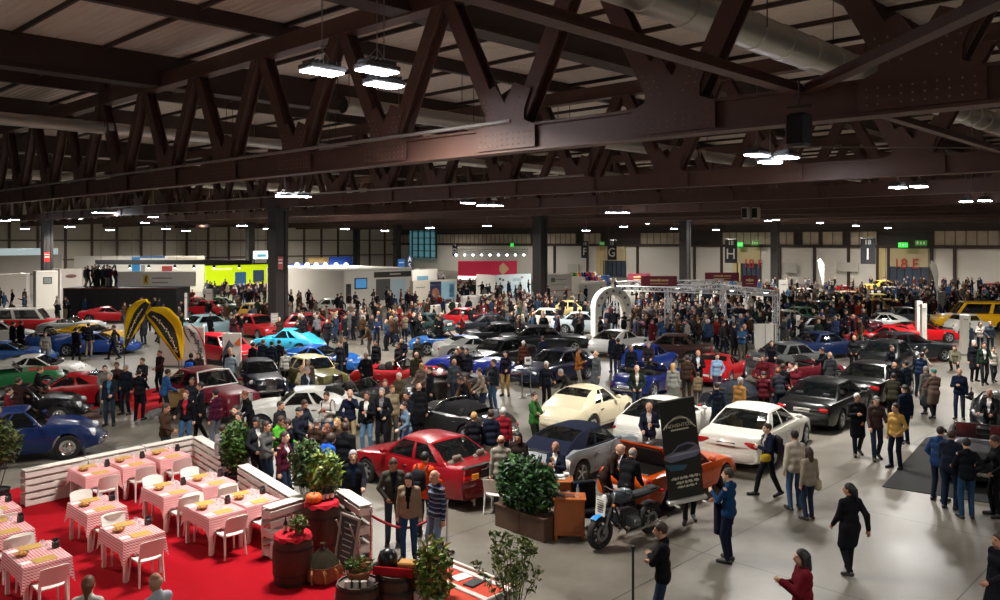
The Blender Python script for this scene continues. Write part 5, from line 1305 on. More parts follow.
S = Stand('partition_wall', 'pale pink partition behind the yellow feather flags', 'partition', 160, 204, 40, 327, 'h', thick=.08, col='cbb8b0'); S.poster(181.6, 182, 327, 366, '8a7a74', 'joint'); m = MB(); m.box((S.L / 2, .2, .03), (S.L, .5, .06)); m.build('foot', STEEL, S.root)
# ---- red and blue carpets under the stands
def carpet(name, pts, col, lab, z=.012):
 m = MB(); P = [G(*p) for p in pts]; m.prism([(p.x, p.y) for p in P], .0, z); o = m.build(name, mat('carpet_' + col, col, .95, noise=.12, nscale=14, spec=.1)); tag(o, lab, 'carpet'); return o
carpet('carpet', [(125, 396), (196, 378), (212, 388), (196, 399), (150, 410), (138, 420)], 'a8141c', 'red carpet piece below the yellow feather flags')
carpet('carpet', [(78, 402), (118, 388), (128, 396), (84, 413)], 'a8141c', 'small red carpet strip beside the red sports car at left')
carpet('carpet', [(80, 352), (104, 345), (118, 350), (90, 357)], '1d5fa0', 'blue carpet patch before the yellow jacketed visitor at left')
carpet('carpet', [(0, 356), (38, 350), (60, 353), (0, 366)], '1d3f80', 'blue carpet at the left edge under the sports cars')
# ------------------------------------------------------------------ the dining corner on red carpet
m = MB(); P = [(-40, 505), (18, 488), (198, 452), (262, 492), (330, 556), (352, 556), (392, 578), (430, 604), (380, 720), (-300, 720)]
Q = [G(*p) for p in P]; m.prism([(p.x, p.y) for p in Q], 0, .012); o = m.build('carpet', mat('dining_carpet', '980a18', .95, noise=.10, nscale=3, spec=.1)); tag(o, 'large bright red carpet under the dining tables', 'carpet')
def gingham():
 mm = mat('gingham_cloth', 'e8b4b4', .85, spec=.2); nt = mm.node_tree; b = nt.nodes['Principled BSDF']; N = nt.nodes.new; Lk = nt.links.new
 tc = N('ShaderNodeTexCoord'); sp = N('ShaderNodeSeparateXYZ'); Lk(tc.outputs['UV'] if 0 else tc.outputs['Object'], sp.inputs[0]); outs = []
 a1 = N('ShaderNodeMath'); a1.operation = 'ADD'; Lk(sp.outputs['X'], a1.inputs[0]); Lk(sp.outputs['Z'], a1.inputs[1])
 a2 = N('ShaderNodeMath'); a2.operation = 'ADD'; Lk(sp.outputs['Y'], a2.inputs[0]); Lk(sp.outputs['Z'], a2.inputs[1])
 for a in (a1, a2):
  k = N('ShaderNodeMath'); k.operation = 'MULTIPLY'; k.inputs[1].default_value = 19; Lk(a.outputs[0], k.inputs[0]); f = N('ShaderNodeMath'); f.operation = 'FRACT'; Lk(k.outputs[0], f.inputs[0])
  g = N('ShaderNodeMath'); g.operation = 'GREATER_THAN'; g.inputs[1].default_value = .5; Lk(f.outputs[0], g.inputs[0]); outs.append(g)
 s = N('ShaderNodeMath'); s.operation = 'ADD'; Lk(outs[0].outputs[0], s.inputs[0]); Lk(outs[1].outputs[0], s.inputs[1]); h = N('ShaderNodeMath'); h.operation = 'MULTIPLY'; h.inputs[1].default_value = .5; Lk(s.outputs[0], h.inputs[0])
 cr = N('ShaderNodeValToRGB'); cr.color_ramp.elements[0].color = (*srgb('eecac6'), 1); cr.color_ramp.elements[1].color = (*srgb('bb4450'), 1); Lk(h.outputs[0], cr.inputs[0]); Lk(cr.outputs[0], b.inputs['Base Color']); return mm
GING = gingham(); WCH = plastic('ece5dc', .4)
TW, TL = .75, 1.10
def table_proto():
 r = empty('dining_table'); m = MB(); m.rbox((0, 0, .725), (TW - .04, TL - .04, .03), .01); m.build('tabletop', WCH, r)
 for x in (-1, 1):
  for y in (-1, 1): m = MB(); m.rbox((x * (TW / 2 - .06), y * (TL / 2 - .06), .355), (.065, .065, .71), .01); m.build('leg', WCH, r)
 return r
def cloth_me(hang, seed):
 rg = random.Random(seed); m = MB(); n = 44; pts = []
 ring0 = []
 hx, hy = TW / 2, TL / 2
 for i in range(n):
  t = i / n * 4; k = int(t); f = t - k
  ring0.append([(-hx + 2 * hx * f, -hy), (hx, -hy + 2 * hy * f), (hx - 2 * hx * f, hy), (-hx, hy - 2 * hy * f)][k])
 rows = [[Vector((0, 0, .752))] * n, [Vector((x * .97, y * .97, .752)) for x, y in ring0], [Vector((x * 1.005, y * 1.005, .745)) for x, y in ring0]]
 for q in (.35, .7, 1.0):
  row = []
  for i, (x, y) in enumerate(ring0):
   cx, cy = abs(x) / hx, abs(y) / hy; corner = max(0, min(cx, cy) - .72) / .28
   d = hang * (1 + .75 * corner); w = .018 * math.sin(i * 2.1 + seed) * q
   o = 1.0 + (.05 + w * 1.2) * q + .06 * corner * q
   row.append(Vector((x * o, y * o, .745 - d * q)))
  rows.append(row)
 V = [p for r_ in rows[1:] for p in r_]; k = len(rows) - 1
 F = [tuple(range(n))] + [(a * n + i, (a + 1) * n + i, (a + 1) * n + (i + 1) % n, a * n + (i + 1) % n) for a in range(k - 1) for i in range(n)]
 m.add(V, F); return m.mesh('tablecloth', [GING], 60)
CL = [cloth_me(.24, s) for s in (1, 5, 9)]
def chair_proto():
 r = empty('cafe_chair'); m = MB()
 m.grid([[Vector((-.22 + .44 * i / 6, -.21 + .42 * j / 6, .45 - .018 * (1 - ((i - 3) / 3) ** 2) - (.02 if j == 0 else 0))) for j in range(7)] for i in range(7)]); 
 m.rbox((0, 0, .425), (.44, .42, .03), .01); m.build('seat', WCH, r, smooth=50)
 m = MB(); a = [[Vector((-.22 + .44 * i / 8, .20 + .05 * (1 - ((i - 4) / 4) ** 2) + .10 * j / 6 + e, .50 + .32 * j / 6 - .03 * ((i - 4) / 4) ** 4 * (j / 6))) for j in range(7)] for e in (0,) for i in range(9)]
 b = [[p + Vector((0, .025, 0)) for p in row] for row in a]
 m.grid(a); m.grid(b, flip=True)
 for i in range(8): m.add([a[i][6], a[i + 1][6], b[i + 1][6], b[i][6]], [(0, 1, 2, 3)]); m.add([a[i][0], a[i + 1][0], b[i + 1][0], b[i][0]], [(3, 2, 1, 0)])
 for i in (0, 8):
  for j in range(6): m.add([a[i][j], a[i][j + 1], b[i][j + 1], b[i][j]], [(0, 1, 2, 3)])
 m.build('backrest', WCH, r, smooth=50)
 for x in (-1, 1):
  m = MB(); m.tube([(x * .19, -.18, .44), (x * .22, -.22, 0)], [.022, .016], 8); m.build('leg', WCH, r, smooth=60)
  m = MB(); m.tube([(x * .20, .225, .54), (x * .20, .21, .42), (x * .22, .26, 0)], [.024, .024, .016], 8); m.build('leg', WCH, r, smooth=60)
 return r
def put(proto, first, loc, rz):
 c = proto if first[0] else copy_tree(proto); first[0] = False
 c.location = loc; c.rotation_euler = (0, 0, rz); return c
STRAW = mat('straw_placemat', 'b8924a', .9, noise=.3, nscale=60); WOODL = mat('light_wood', '9a6a38', .6, noise=.3, nscale=20)
def small(name, me, loc, rz, lab, cat, grp): o = link(name, me); o.location = loc; o.rotation_euler = (0, 0, rz); tag(o, lab, cat, grp); return o
m = MB(); m.rbox((0, 0, .004), (.34, .26, .008), .003); ME_MAT = m.mesh('placemat', [STRAW])
m = MB(); m.lathe([(.05, 0), (.10, .03), (.115, .055), (.108, .055), (.09, .03), (.001, .012)], n=16); [m.ell((.04 * math.cos(i * 2.4), .04 * math.sin(i * 2.4), .045), (.035, .03, .025), 8, mi=1, k=5) for i in range(4)]; ME_BOWL = m.mesh('bread_basket', [WOODL, mat('bread_crust', 'c08a44', .8)], 50)
m = MB(); m.rbox((0, 0, .06), (.10, .08, .12), .01); [m.tube([(x, y, .1), (x, y, .17)], .016, 8) for x in (-.025, .025) for y in (-.018, .018)]; ME_CON = m.mesh('condiment_holder', [plastic('1e2024', .35)], 40)
m = MB(); m.lathe([(.032, 0), (.004, .004), (.004, .07), (.034, .11), (.036, .16), (.033, .16), (.03, .11), (.001, .078)], n=12); ME_GL = m.mesh('wine_glass', [mat('clear_glass', 'e8eef0', .03, alpha=.25, spec=.8)], 60)
m = MB(); m.rbox((0, 0, .004), (.18, .12, .008), .003); m.rbox((.0, 0, .012), (.16, .05, .008), .003); ME_NAP = m.mesh('napkin', [plastic('efe9e2', .8)])
tp = table_proto(); cp = chair_proto(); f1, f2 = [True], [True]
TAB = [('front left table', 37, 554, 1, 1), ('middle front table', 132, 530, 1, 1), ('middle left table', 97, 505, 1, 1), ('lower table at the left edge', 3, 527, 1, 1), ('upper table at the left edge', -8, 506, 1, 0),
       ('left back row table', 94, 470, 1, 0), ('middle back row table', 130, 461.5, 1, 0), ('right back row table', 166, 454, 1, 0),
       ('left middle row table', 170, 489, 1, 1), ('right middle row table', 208, 480, 1, 1), ('left table nearest the barrels', 214, 508, 1, 1), ('right table nearest the barrels', 250, 498, 1, 1)]
for i, (nm, px, py, near, far) in enumerate(TAB):
 c_ = G(px, py, .75); loc = Vector((c_.x, c_.y, .012)); rz = RU
 t = put(tp, f1, loc, rz); tag(t, 'white leg dining table, ' + nm, 'table', 'dining tables')
 o = link('tablecloth', CL[i % 3]); o.location = loc; o.rotation_euler = (0, 0, rz); tag(o, 'pink gingham cloth over the ' + nm, 'tablecloth', 'gingham tablecloths')
 R = RZ(rz)
 def W_(x, y, z=.766): q = R @ Vector((x, y, 0)); return (loc.x + q.x, loc.y + q.y, z)
 for sg, on in ((-1, near), (1, far)):
  if not on: continue
  q = W_(.0 + .03 * sg, sg * (TL / 2 + .12), .012); c = put(cp, f2, q, rz + (0 if sg > 0 else PI)); tag(c, 'white plastic chair on the %s side of the %s' % ('near' if sg < 0 else 'far', nm), 'chair', 'white cafe chairs')
  small('placemat', ME_MAT, W_(.0, sg * .38), rz, 'straw placemat on the %s side of the %s' % ('near' if sg < 0 else 'far', nm), 'placemat', 'straw placemats')
  small('napkin', ME_NAP, W_(-.28, sg * .36), rz + .1, 'folded white napkin on the %s side of the %s' % ('near' if sg < 0 else 'far', nm), 'napkin', 'white napkins')
 if not far: small('placemat', ME_MAT, W_(.0, .38), rz, 'straw placemat on the far side of the ' + nm, 'placemat', 'straw placemats')
 small('bread_basket', ME_BOWL, W_(-.22, .05), 0, 'bread basket on the ' + nm, 'basket', 'bread baskets'); small('condiment_holder', ME_CON, W_(.30, .02), rz + .3, 'black condiment holder on the ' + nm, 'condiment holder', 'black condiment holders')
 for a, b in ((.12, .12), (.1, -.10)): small('wine_glass', ME_GL, W_(a, b), 0, 'wine glass on the %s, %s of its two' % (nm, 'farther' if b > 0 else 'nearer'), 'glass', 'wine glasses')
PALM = mat('white_pallet_wood', 'd8cfc6', .75, noise=.12, nscale=8)
def pallet(a, b, h, lab, base=0.012, ya=None):
 a, b = Vector((a.x, a.y, 0)), Vector((b.x, b.y, 0)); d = b - a; L = d.length; r = empty('wooden_pallet', (a.x, a.y, base), math.atan2(d.y, d.x))
 n = 5; sh = h / n
 for y in (-.13, .13):
  for i in range(n): m = MB(); m.rbox((L / 2, y, sh * (i + .42)), (L, .022, sh * .70), .006); m.build('slat', PALM, r)
 for x in (.06, L / 2, L - .06): [MB().rbox((x, 0, zz), (.11, .235, h * .16), .01).build('block', PALM, r) for zz in (h * .12, h * .5, h * .88)]
 m = MB(); m.rbox((L / 2, 0, h + .012), (L, .26, .03), .006); m.build('top_board', PALM, r)
 tag(r, lab, 'pallet', 'white pallet fence'); return r
def seg(p, q, n, h, labs):
 p, q = G(*p), G(*q)
 for i in range(n): pallet(p.lerp(q, i / n + .004), p.lerp(q, (i + 1) / n - .004), h, labs[i])
seg((22, 507), (194, 467), 3, .80, ['white pallet fence panel at the left end behind the tables', 'white pallet fence panel in the middle behind the tables', 'white pallet fence panel behind the back row, before the corner'])
seg((197, 467), (226, 486), 1, .80, ['white pallet fence panel from the back corner to the round green shrub'])
seg((243, 500), (302, 541), 2, .80, ['white pallet panel right of the round green shrub', 'white pallet panel between the middle tables and the leafy plants'])
a, b = G(266, 559), G(333, 535); pallet(a, b, .95, 'white slatted pallet behind the old barrel'); a, b = G(340, 536), G(366, 556); pallet(a, b, .95, 'white slatted pallet right of the chalkboard')
BARR = mat('barrel_oak', '43200f', .6, noise=.35, nscale=9); HOOP = plastic('1c1816', .5)
def barrel(px, py, h, rr, lab, col=None):
 p = G(px, py); r = empty('oak_barrel', (p.x, p.y, .012)); m = MB(); pr = [(rr * (.80 + .20 * math.sin(PI * (.12 + .76 * i / 10))), h * i / 10) for i in range(11)]
 m.lathe(pr + [(pr[-1][0] * .93, h), (pr[-1][0] * .92, h - .03), (.001, h - .03)], n=24); m.build('staves', col or BARR, r, smooth=50)
 for z in (.06, .24, .76, .94): m = MB(); q = rr * (.80 + .20 * math.sin(PI * (.12 + .76 * z))) + .006; m.lathe([(q - .01, h * z - .025), (q, h * z - .025), (q, h * z + .025), (q - .01, h * z + .025)], n=24, cap=False); m.build('hoop', HOOP, r, smooth=50)
 tag(r, lab, 'barrel', 'oak barrels'); return p
def leafball(m, c, R, n, sz, rg, ms=1, squash=1.0):
 for i in range(n):
  d = Vector((rg.gauss(0, 1), rg.gauss(0, 1), rg.gauss(0, 1))).normalized() * (rg.random() ** .45); p = Vector(c) + Vector((d.x * R[0], d.y * R[1], d.z * R[2]))
  a = Vector((rg.gauss(0, 1), rg.gauss(0, 1), rg.gauss(0, .7))).normalized(); b = a.cross(Vector((rg.gauss(0, 1), rg.gauss(0, 1), rg.gauss(0, 1)))).normalized(); s = sz * (.6 + .8 * rg.random())
  mi = rg.randrange(ms); nn = a.cross(b)
  m.add([p - a * s, p - b * s * .38 + nn * s * .08, p + a * s, p + b * s * .38 + nn * s * .08, p + nn * s * .16], [(0, 1, 4), (1, 2, 4), (2, 3, 4), (3, 0, 4)], mi)
def leafm(c): return mat('leaf_' + c, c, .5, noise=.25, nscale=6, spec=.4)
rg = random.Random(3)
def bottle(p, z, col, lab, tilt=0, h=.3):
 m = MB(); m.lathe([(.036, 0), (.038, .01), (.038, h * .58), (.014, h * .75), (.014, h), (.001, h)], n=10); m.lathe([(.0385, h * .15), (.0385, h * .45)], n=10, mi=1, cap=False); m.lathe([(.016, h * .86), (.016, h), (.001, h + .002)], n=8, mi=2)
 o = m.build('wine_bottle', [mat('bottle_glass_' + col, col, .08, coat=.5), plastic('d8d0c0'), plastic('7a1a20')], smooth=40); o.location = (p[0], p[1], z); o.rotation_euler = (tilt, 0, .4); tag(o, lab, 'bottle'); return o
def redcloth(p, z, r_, lab):
 m = MB(); n = 28; V = [Vector((0, 0, .012))] + [Vector((r_ * math.cos(i * 2 * PI / n), r_ * math.sin(i * 2 * PI / n), .012)) for i in range(n)] + [Vector(((r_ + .03) * math.cos(i * 2 * PI / n), (r_ + .03) * math.sin(i * 2 * PI / n), -.05 - .03 * math.sin(i * 1.7))) for i in range(n)]
 m.add(V, [(0, 1 + i, 1 + (i + 1) % n) for i in range(n)] + [(1 + i, 1 + n + i, 1 + n + (i + 1) % n, 1 + (i + 1) % n) for i in range(n)]); o = m.build('cloth', cloth('b0202c')); o.location = (p[0], p[1], z); tag(o, lab, 'cloth'); return o
b1 = barrel(293, 582, .84, .36, 'dark oak barrel with bottles in front of the slatted pallet'); redcloth(b1, .86, .31, 'red cloth on the barrel before the slatted pallet')
for i, (dx, dy, c_) in enumerate(((-.14, .02, '1a1210'), (-.06, .12, '14201a'), (.12, .10, '101418'))): bottle((b1.x + dx, b1.y + dy), .875, c_, 'dark wine bottle on the front barrel, %s of three' % ('leftmost', 'middle', 'rightmost')[i], tilt=.0)
m = MB(); m.lathe([(.10, 0), (.15, .12), (.14, .12), (.001, .08)], n=14); leafball(m, (0, 0, .22), (.2, .2, .14), 240, .05, rg, 1); m.m = [0 if i < 60 and False else x for i, x in enumerate(m.m)]
def pot_plant(p, z, R, lab, cols, pr=.14, ph=.16, n=260, sz=.05, cat='plant', name='herb_pot', potc='7a4a30', stem=0):
 r = empty(name, (p[0], p[1], z)); m = MB(); m.lathe([(pr * .75, 0), (pr, ph), (pr * 1.05, ph), (pr * 1.05, ph + .02), (pr * .9, ph + .02), (pr * .88, ph - .02), (.001, ph - .02)], n=18); m.build('pot', mat('pot_' + potc, potc, .7, noise=.2), r, smooth=50)
 m = MB(); leafball(m, (0, 0, ph + stem + R[2] * .9), R, n, sz, rg, len(cols)); o = m.build('foliage', [leafm(c) for c in cols], r); 
 if stem:
  s = MB()
  for k in range(7): a = k * .9; s.tube([(.03 * math.cos(a), .03 * math.sin(a), ph - .03), (.10 * math.cos(a) * R[0] * 3, .10 * math.sin(a) * R[1] * 3, ph + stem * .7), (R[0] * .6 * math.cos(a), R[1] * .6 * math.sin(a), ph + stem + R[2])], [.016, .012, .006], 6)
  s.build('stems', mat('plant_stem', '4a3a26', .8), r)
 tag(r, lab, cat); return r
pot_plant((b1.x + .13, b1.y - .06), .875, (.17, .17, .12), 'small herb pot on the barrel before the slatted pallet', ['4c6a2c', '6a8038', '7a4a24'], pr=.09, ph=.09)
b2 = barrel(322, 553, .98, .36, 'darker oak barrel with pumpkin behind the straw demijohn'); redcloth(b2, 1.0, .31, 'red cloth on the barrel with the pumpkin')
m = MB(); [m.ell((.08 * math.cos(i * PI / 4), .08 * math.sin(i * PI / 4), .09), (.085, .085, .09), 10, k=8) for i in range(8)]; m.tube([(0, 0, .15), (.02, 0, .21)], .016, 6, mi=1); o = m.build('pumpkin', [mat('pumpkin_skin', 'd8641c', .5), leafm('5a6a30')], smooth=70); o.location = (b2.x - .14, b2.y - .10, 1.015); tag(o, 'orange pumpkin on the dark barrel', 'pumpkin')
for i, dx in enumerate((.02, .10, .18)): bottle((b2.x + dx, b2.y - .02 + .05 * i), 1.015, '15100f', 'dark wine bottle beside the pumpkin, %s of three' % ('leftmost', 'middle', 'rightmost')[i])
p = G(323, 581); r = empty('demijohn', (p.x, p.y, .012)); m = MB(); m.lathe([(.22, 0), (.31, .06), (.33, .18), (.30, .30), (.30, .31), (.001, .31)], n=24); m.build('straw_basket', mat('straw_basket', '7a4e2c', .95, noise=.5, nscale=50, bump=.8), r, smooth=60)
m = MB(); m.lathe([(.30, .30), (.24, .40), (.12, .52), (.05, .58), (.045, .66), (.055, .67), (.001, .67)], n=24); m.build('glass_neck', mat('demijohn_glass', '2e2a20', .2, coat=.4), r, smooth=60); m = MB()
for k in range(60): a = k * .7; m.tube([(.31 * math.cos(a), .31 * math.sin(a), .28), (.36 * math.cos(a + .1), .36 * math.sin(a + .1), .14 + .1 * math.sin(k))], .008, 4)
m.build('straw_ends', mat('straw_light', 'a06c38', .9), r); tag(r, 'straw covered demijohn on the red carpet between barrel and chalkboard', 'demijohn')
b3 = barrel(358, 641, .90, .36, 'oak barrel carrying herbs at the bottom picture edge'); pot_plant((b3.x, b3.y + .06), .93, (.24, .18, .10), 'green herb box on the barrel at the bottom edge', ['3c5c26', '5a7a34', '8a5a2a'], pr=.2, ph=.12, potc='8a5230')
m = MB(); [m.lathe([(.045, 0), (.045, .09), (.05, .10), (.001, .10)], (x, 0, 0), 10) for x in (-.12, 0, .12)]; o = m.build('jar_row', [mat('jar_glass', 'c8c4b8', .1, coat=.5)], smooth=40); o.location = (b3.x, b3.y - .2, .895); tag(o, 'pale jars in front of the herb box', 'jar')
b4 = barrel(397, 634, .98, .37, 'oak barrel with an open red box beside the pedestal plant')
r = empty('open_case', (b4.x, b4.y - .02, .992), -.2); m = MB(); m.rbox((0, 0, .03), (.62, .36, .06), .01); m.build('tray', cloth('2a1416'), r); m = MB(); m.rbox((0, -.19, .05), (.64, .03, .14), .01); m.build('red_front', cloth('b02028'), r); m = MB(); m.lathe([(.15, 0), (.16, .1), (.12, .2), (.05, .24), (.001, .25)], (-.17, .06, .06), 14); m.build('black_kettle', plastic('161618', .3), r, smooth=60); m = MB(); m.rbox((.15, .05, .10), (.26, .2, .08), .02); m.build('bread_loaf', mat('bread_crust', 'c08a44', .8), r); tag(r, 'open black and red case with bread on the barrel', 'case')
a = G(343, 575); r = empty('chalkboard', (a.x, a.y, .012), -.75); M = RX(-.18); m = MB(); m.rbox(M @ Vector((0, 0, .52)), (.50, .02, .98), .005, M=M); m.build('slate', plastic('2e3230', .7), r); m = MB()
for x, z, w, h in ((0, .02, .56, .05), (0, 1.02, .56, .05), (-.265, .52, .05, 1.05), (.265, .52, .05, 1.05)): m.rbox(M @ Vector((x, -.01, z)), (w, .035, h), .006, M=M)
m.build('frame', mat('chalkboard_frame', '8c8478', .6), r); m = MB()
for k in range(7): m.box(M @ Vector((0, -.013, .9 - k * .1)), (.3 - .03 * (k % 3), .002, .02), M=M)
m.build('chalk_lines', plastic('9a9c98', .9), r); m = MB(); m.tube([(-.2, 0, .95), (-.2, .36, 0)], .015, 5); m.tube([(.2, 0, .95), (.2, .36, 0)], .015, 5); m.build('strut', mat('chalkboard_frame', '8c8478', .6), r); tag(r, 'leaning grey framed chalkboard beside the slatted pallet', 'chalkboard')
def stanchion(px, py, lab, h=.98, col=CHROME):
 p = G(px, py); r = empty('rope_post', (p.x, p.y, 0)); m = MB(); m.lathe([(.16, 0), (.16, .015), (.05, .04), (.02, .06)], n=18); m.build('base', col, r, smooth=40); m = MB(); m.tube([(0, 0, .04), (0, 0, h)], .022, 10); m.build('post', col, r, smooth=60); m = MB(); m.lathe([(.03, h), (.035, h + .02), (.03, h + .05), (.001, h + .06)], n=12); m.build('cap', col, r, smooth=60); tag(r, lab, 'rope post'); return p
def rope(p, q, z, sag, col, lab, r_=.022):
 m = MB(); P = [Vector(p).lerp(Vector(q), i / 12) for i in range(13)]; m.tube([(a.x, a.y, z - sag * math.sin(PI * i / 12)) for i, a in enumerate(P)], r_, 8); o = m.build('barrier_rope', mat('rope_' + col, col, .7, noise=.2), smooth=60); tag(o, lab, 'rope')
s1 = stanchion(371, 565, 'chrome rope post with red rope beside the white pallet'); s2 = stanchion(447, 553, 'chrome rope post hidden behind the tall potted plant'); rope(s1, s2, .93, .33, '9a1c2c', 'dark red barrier rope before the browsing visitors', .025)
s3 = stanchion(633, 606, 'thin black post on the bare concrete in front of the motorcycle', .95, BLACKP)
for a, b, l1, l2 in (((525, 420), (536, 409), 'left', 'right'),):
 q1 = stanchion(522, 398, 'grey barrier post with sign before the dark blue saloon', 1.0, STEEL); q2 = stanchion(530.5, 395, 'grey barrier post beside the sign before the dark blue saloon', 1.0, STEEL); q3 = stanchion(500, 386, 'grey barrier post left of the dark blue saloon', 1.0, STEEL); q4 = stanchion(619, 378, 'grey barrier post right of the dark blue saloon', 1.0, STEEL)
 rope(q3, q1, .95, .2, '6a1c28', 'dark red rope left of the dark blue saloon')
w1 = stanchion(656, 357, 'thin post of the pale rope before the brown coupe, left end', 1.0, STEEL); w2 = stanchion(691, 352, 'blue post of the pale rope before the brown coupe', 1.1, plastic('2a6aa0')); rope(w1, w2, .97, .35, 'c8b8a0', 'pale rope slung before the brown coupe', .03)
r = empty('sign_stand', (q2.x, q2.y + .2, 0), .1); m = MB(); m.rbox((0, 0, .02), (.3, .3, .04), .01); m.tube([(0, 0, .03), (0, 0, 1.2)], .015, 6); m.build('stand', STEEL, r); m = MB(); m.rbox((-.1, -.02, 1.32), (.26, .02, .30), .005); m.box((-.1, -.033, 1.34), (.14, .004, .1), mi=1); m.build('sign_card', [plastic('e6e2da'), plastic('5a5a58')], r); tag(r, 'small white sign card on a thin stand before the dark blue saloon', 'sign')
def shrub(px, py, R, lab, cols, n, sz, potr=.24, poth=.4, stem=.5, potc='1e1e1e', name='potted_plant'): p = G(px, py); return pot_plant((p.x, p.y), .0, R, lab, cols, potr, poth, n, sz, 'plant', name, potc, stem)
shrub(236, 489, (.40, .40, .62), 'round dense green shrub at the gap of the pallet fence', ['33501e', '476a28', '2a4018'], 1500, .075, stem=.15, potr=.2, poth=.35)
shrub(307, 540, (.38, .38, .50), 'tall loose leafy plant left of the yellow green one', ['3a5428', '4c6434', '2c4420'], 900, .08, stem=.70)
shrub(324, 545, (.36, .38, .50), 'yellow green leafy plant behind the dark barrels', ['5a7428', '748834', '8a9044', '3f5822'], 900, .085, stem=.58)
shrub(-2, 507, (.50, .45, .55), 'dark bushy plant at the left picture edge before the blue car', ['33451e', '485828', '5a5c30'], 900, .08, stem=.55)
shrub(434, 642, (.30, .30, .52), 'tall yellow green plant before the white pallet table', ['6a8430', '4c6628', '8a9a44', '7a5a30'], 800, .075, stem=.22)
def bare(px, py, R, h, lab):
 p = G(px, py); r = empty('potted_plant', (p.x, p.y, 0)); m = MB(); m.lathe([(.18, 0), (.24, .38), (.25, .4), (.2, .38), (.001, .36)], n=18); m.build('pot', plastic('2a2622'), r, smooth=50); s = MB(); l = MB()
 for k in range(16):
  a = k * 2.4; q = .25 + .75 * rg.random(); tip = Vector((R * q * math.cos(a), R * q * math.sin(a), h * (.75 + .3 * rg.random()))); b = Vector((.08 * math.cos(a), .08 * math.sin(a), .36)); mid = b.lerp(tip, .5) + Vector((0, 0, .12)); s.tube([b, mid, tip], [.009, .007, .004], 5)
  for z in (.55, .7, .85, .95, 1): leafball(l, b.lerp(tip, z) + Vector((0, 0, .06)), (.09, .09, .09), 9, .055, rg, 3)
 s.build('stems', mat('plant_stem', '4a3a26', .8), r); l.build('foliage', [leafm(c) for c in ('5c6c34', '445424', '7a7a44')], r); tag(r, lab, 'plant')
bare(512, 645, .55, 1.55, 'sparse thin stemmed plant at the bottom, before the bare concrete')
a, b, c_ = G(435, 566 + 34), G(494, 600), G(431, 625)
r = empty('pallet_table', G(456, 632), RU); m = MB(); 
for x in (-.85, 0, .85): m2 = MB(); m2.rbox((x * .6, 0, .36), (.1, 1.5, .72), .01); m2.build('side_board', PALM, r)
for y in (-.72, .72): m2 = MB(); m2.rbox((0, y, .62), (1.25, .05, .26), .01); m2.build('rim_board', PALM, r)
for x in (-.62, .62): m2 = MB(); m2.rbox((x, 0, .62), (.05, 1.5, .26), .01); m2.build('rim_board', PALM, r)
m2 = MB(); m2.rbox((0, 0, .68), (1.16, 1.36, .03), .005); m2.build('coral_top', cloth('c8503c'), r); tag(r, 'white pallet table with coral red top at the bottom edge', 'table')
bt = r.location.copy(); m = MB(); m.rbox((0, 0, .012), (.28, .2, .024), .004); o = m.build('leaflet_pile', plastic('20262c')); q = RZ(RU) @ Vector((.28, -.1, 0)); o.location = (bt.x + q.x, bt.y + q.y, .697); o.rotation_euler = (0, 0, .9); tag(o, 'dark leaflets on the coral topped pallet table', 'leaflets')
m = MB(); m.rbox((0, 0, .006), (.3, .22, .012), .003); o = m.build('paper_sheet', plastic('e4e2dc')); q = RZ(RU) @ Vector((.32, .22, 0)); o.location = (bt.x + q.x, bt.y + q.y, .697); o.rotation_euler = (0, 0, .7); tag(o, 'white papers on the coral topped pallet table', 'paper')
a, b = G(503, 527), G(553, 545); mid = a.lerp(b, .5); d = b - a; r = empty('hedge_planter', (mid.x, mid.y + .25, 0), math.atan2(d.y, d.x)); L = d.length
m = MB(); m.rbox((0, 0, .24), (L, .48, .48), .015); m.box((0, 0, .47), (L + .03, .52, .03)); m.box((0, -.245, .24), (.02, .01, .44)); m.build('planter_box', mat('planter_wood', '4a3222', .7, noise=.3, nscale=5), r); m = MB(); leafball(m, (0, 0, 1.0), (L * .58, .42, .62), 2600, .085, rg, 4); m.build('foliage', [leafm(c) for c in ('1f3a1c', '2c5026', '18301a', '3e6630')], r); m = MB()
for k in range(14): x = L * (-.42 + .06 * k); m.tube([(x, .1 * math.sin(k), .4), (x * 1.1, .15 * math.sin(k * 2), 1.2)], .012, 5)
m.build('stems', mat('plant_stem', '4a3a26', .8), r); tag(r, 'dense dark green hedge in a brown wooden planter', 'planter')
CHW = mat('cherry_wood', '9c5424', .4, noise=.25, nscale=4)
p = G(570, 541); r = empty('wooden_cabinet', (p.x, p.y + .2, 0), -.05); m = MB(); m.rbox((0, 0, .46), (.62, .42, .72), .012); m.build('body', CHW, r); m = MB(); m.rbox((0, 0, .84), (.68, .48, .035), .01); m.build('top', CHW, r); m = MB(); m.rbox((0, -.218, .48), (.54, .012, .6), .004); m.build('front_panel', CHW, r)
for x in (-.27, .27):
 for y in (-.17, .17): m = MB(); m.rbox((x, y, .05), (.06, .06, .10), .01); m.build('foot', CHW, r)
tag(r, 'orange brown wooden cabinet between hedge and motorcycle', 'cabinet'); m = MB(); m.rbox((0, 0, .006), (.34, .22, .012), .003); o = m.build('writing_mat', plastic('4a2a1c')); o.location = (p.x - .06, p.y + .2, .86); tag(o, 'dark mat on the wooden cabinet', 'mat')
m = MB(); m.lathe([(.032, 0), (.034, .16), (.014, .2), (.014, .23), (.001, .23)], n=12); m.lathe([(.016, .21), (.016, .24), (.001, .24)], n=8, mi=1); o = m.build('water_bottle', [mat('clear_glass', 'e8eef0', .03, alpha=.25, spec=.8), plastic('3a6ab0')], smooth=40); o.location = (p.x + .17, p.y + .15, .86); tag(o, 'clear water bottle on the wooden cabinet', 'bottle')
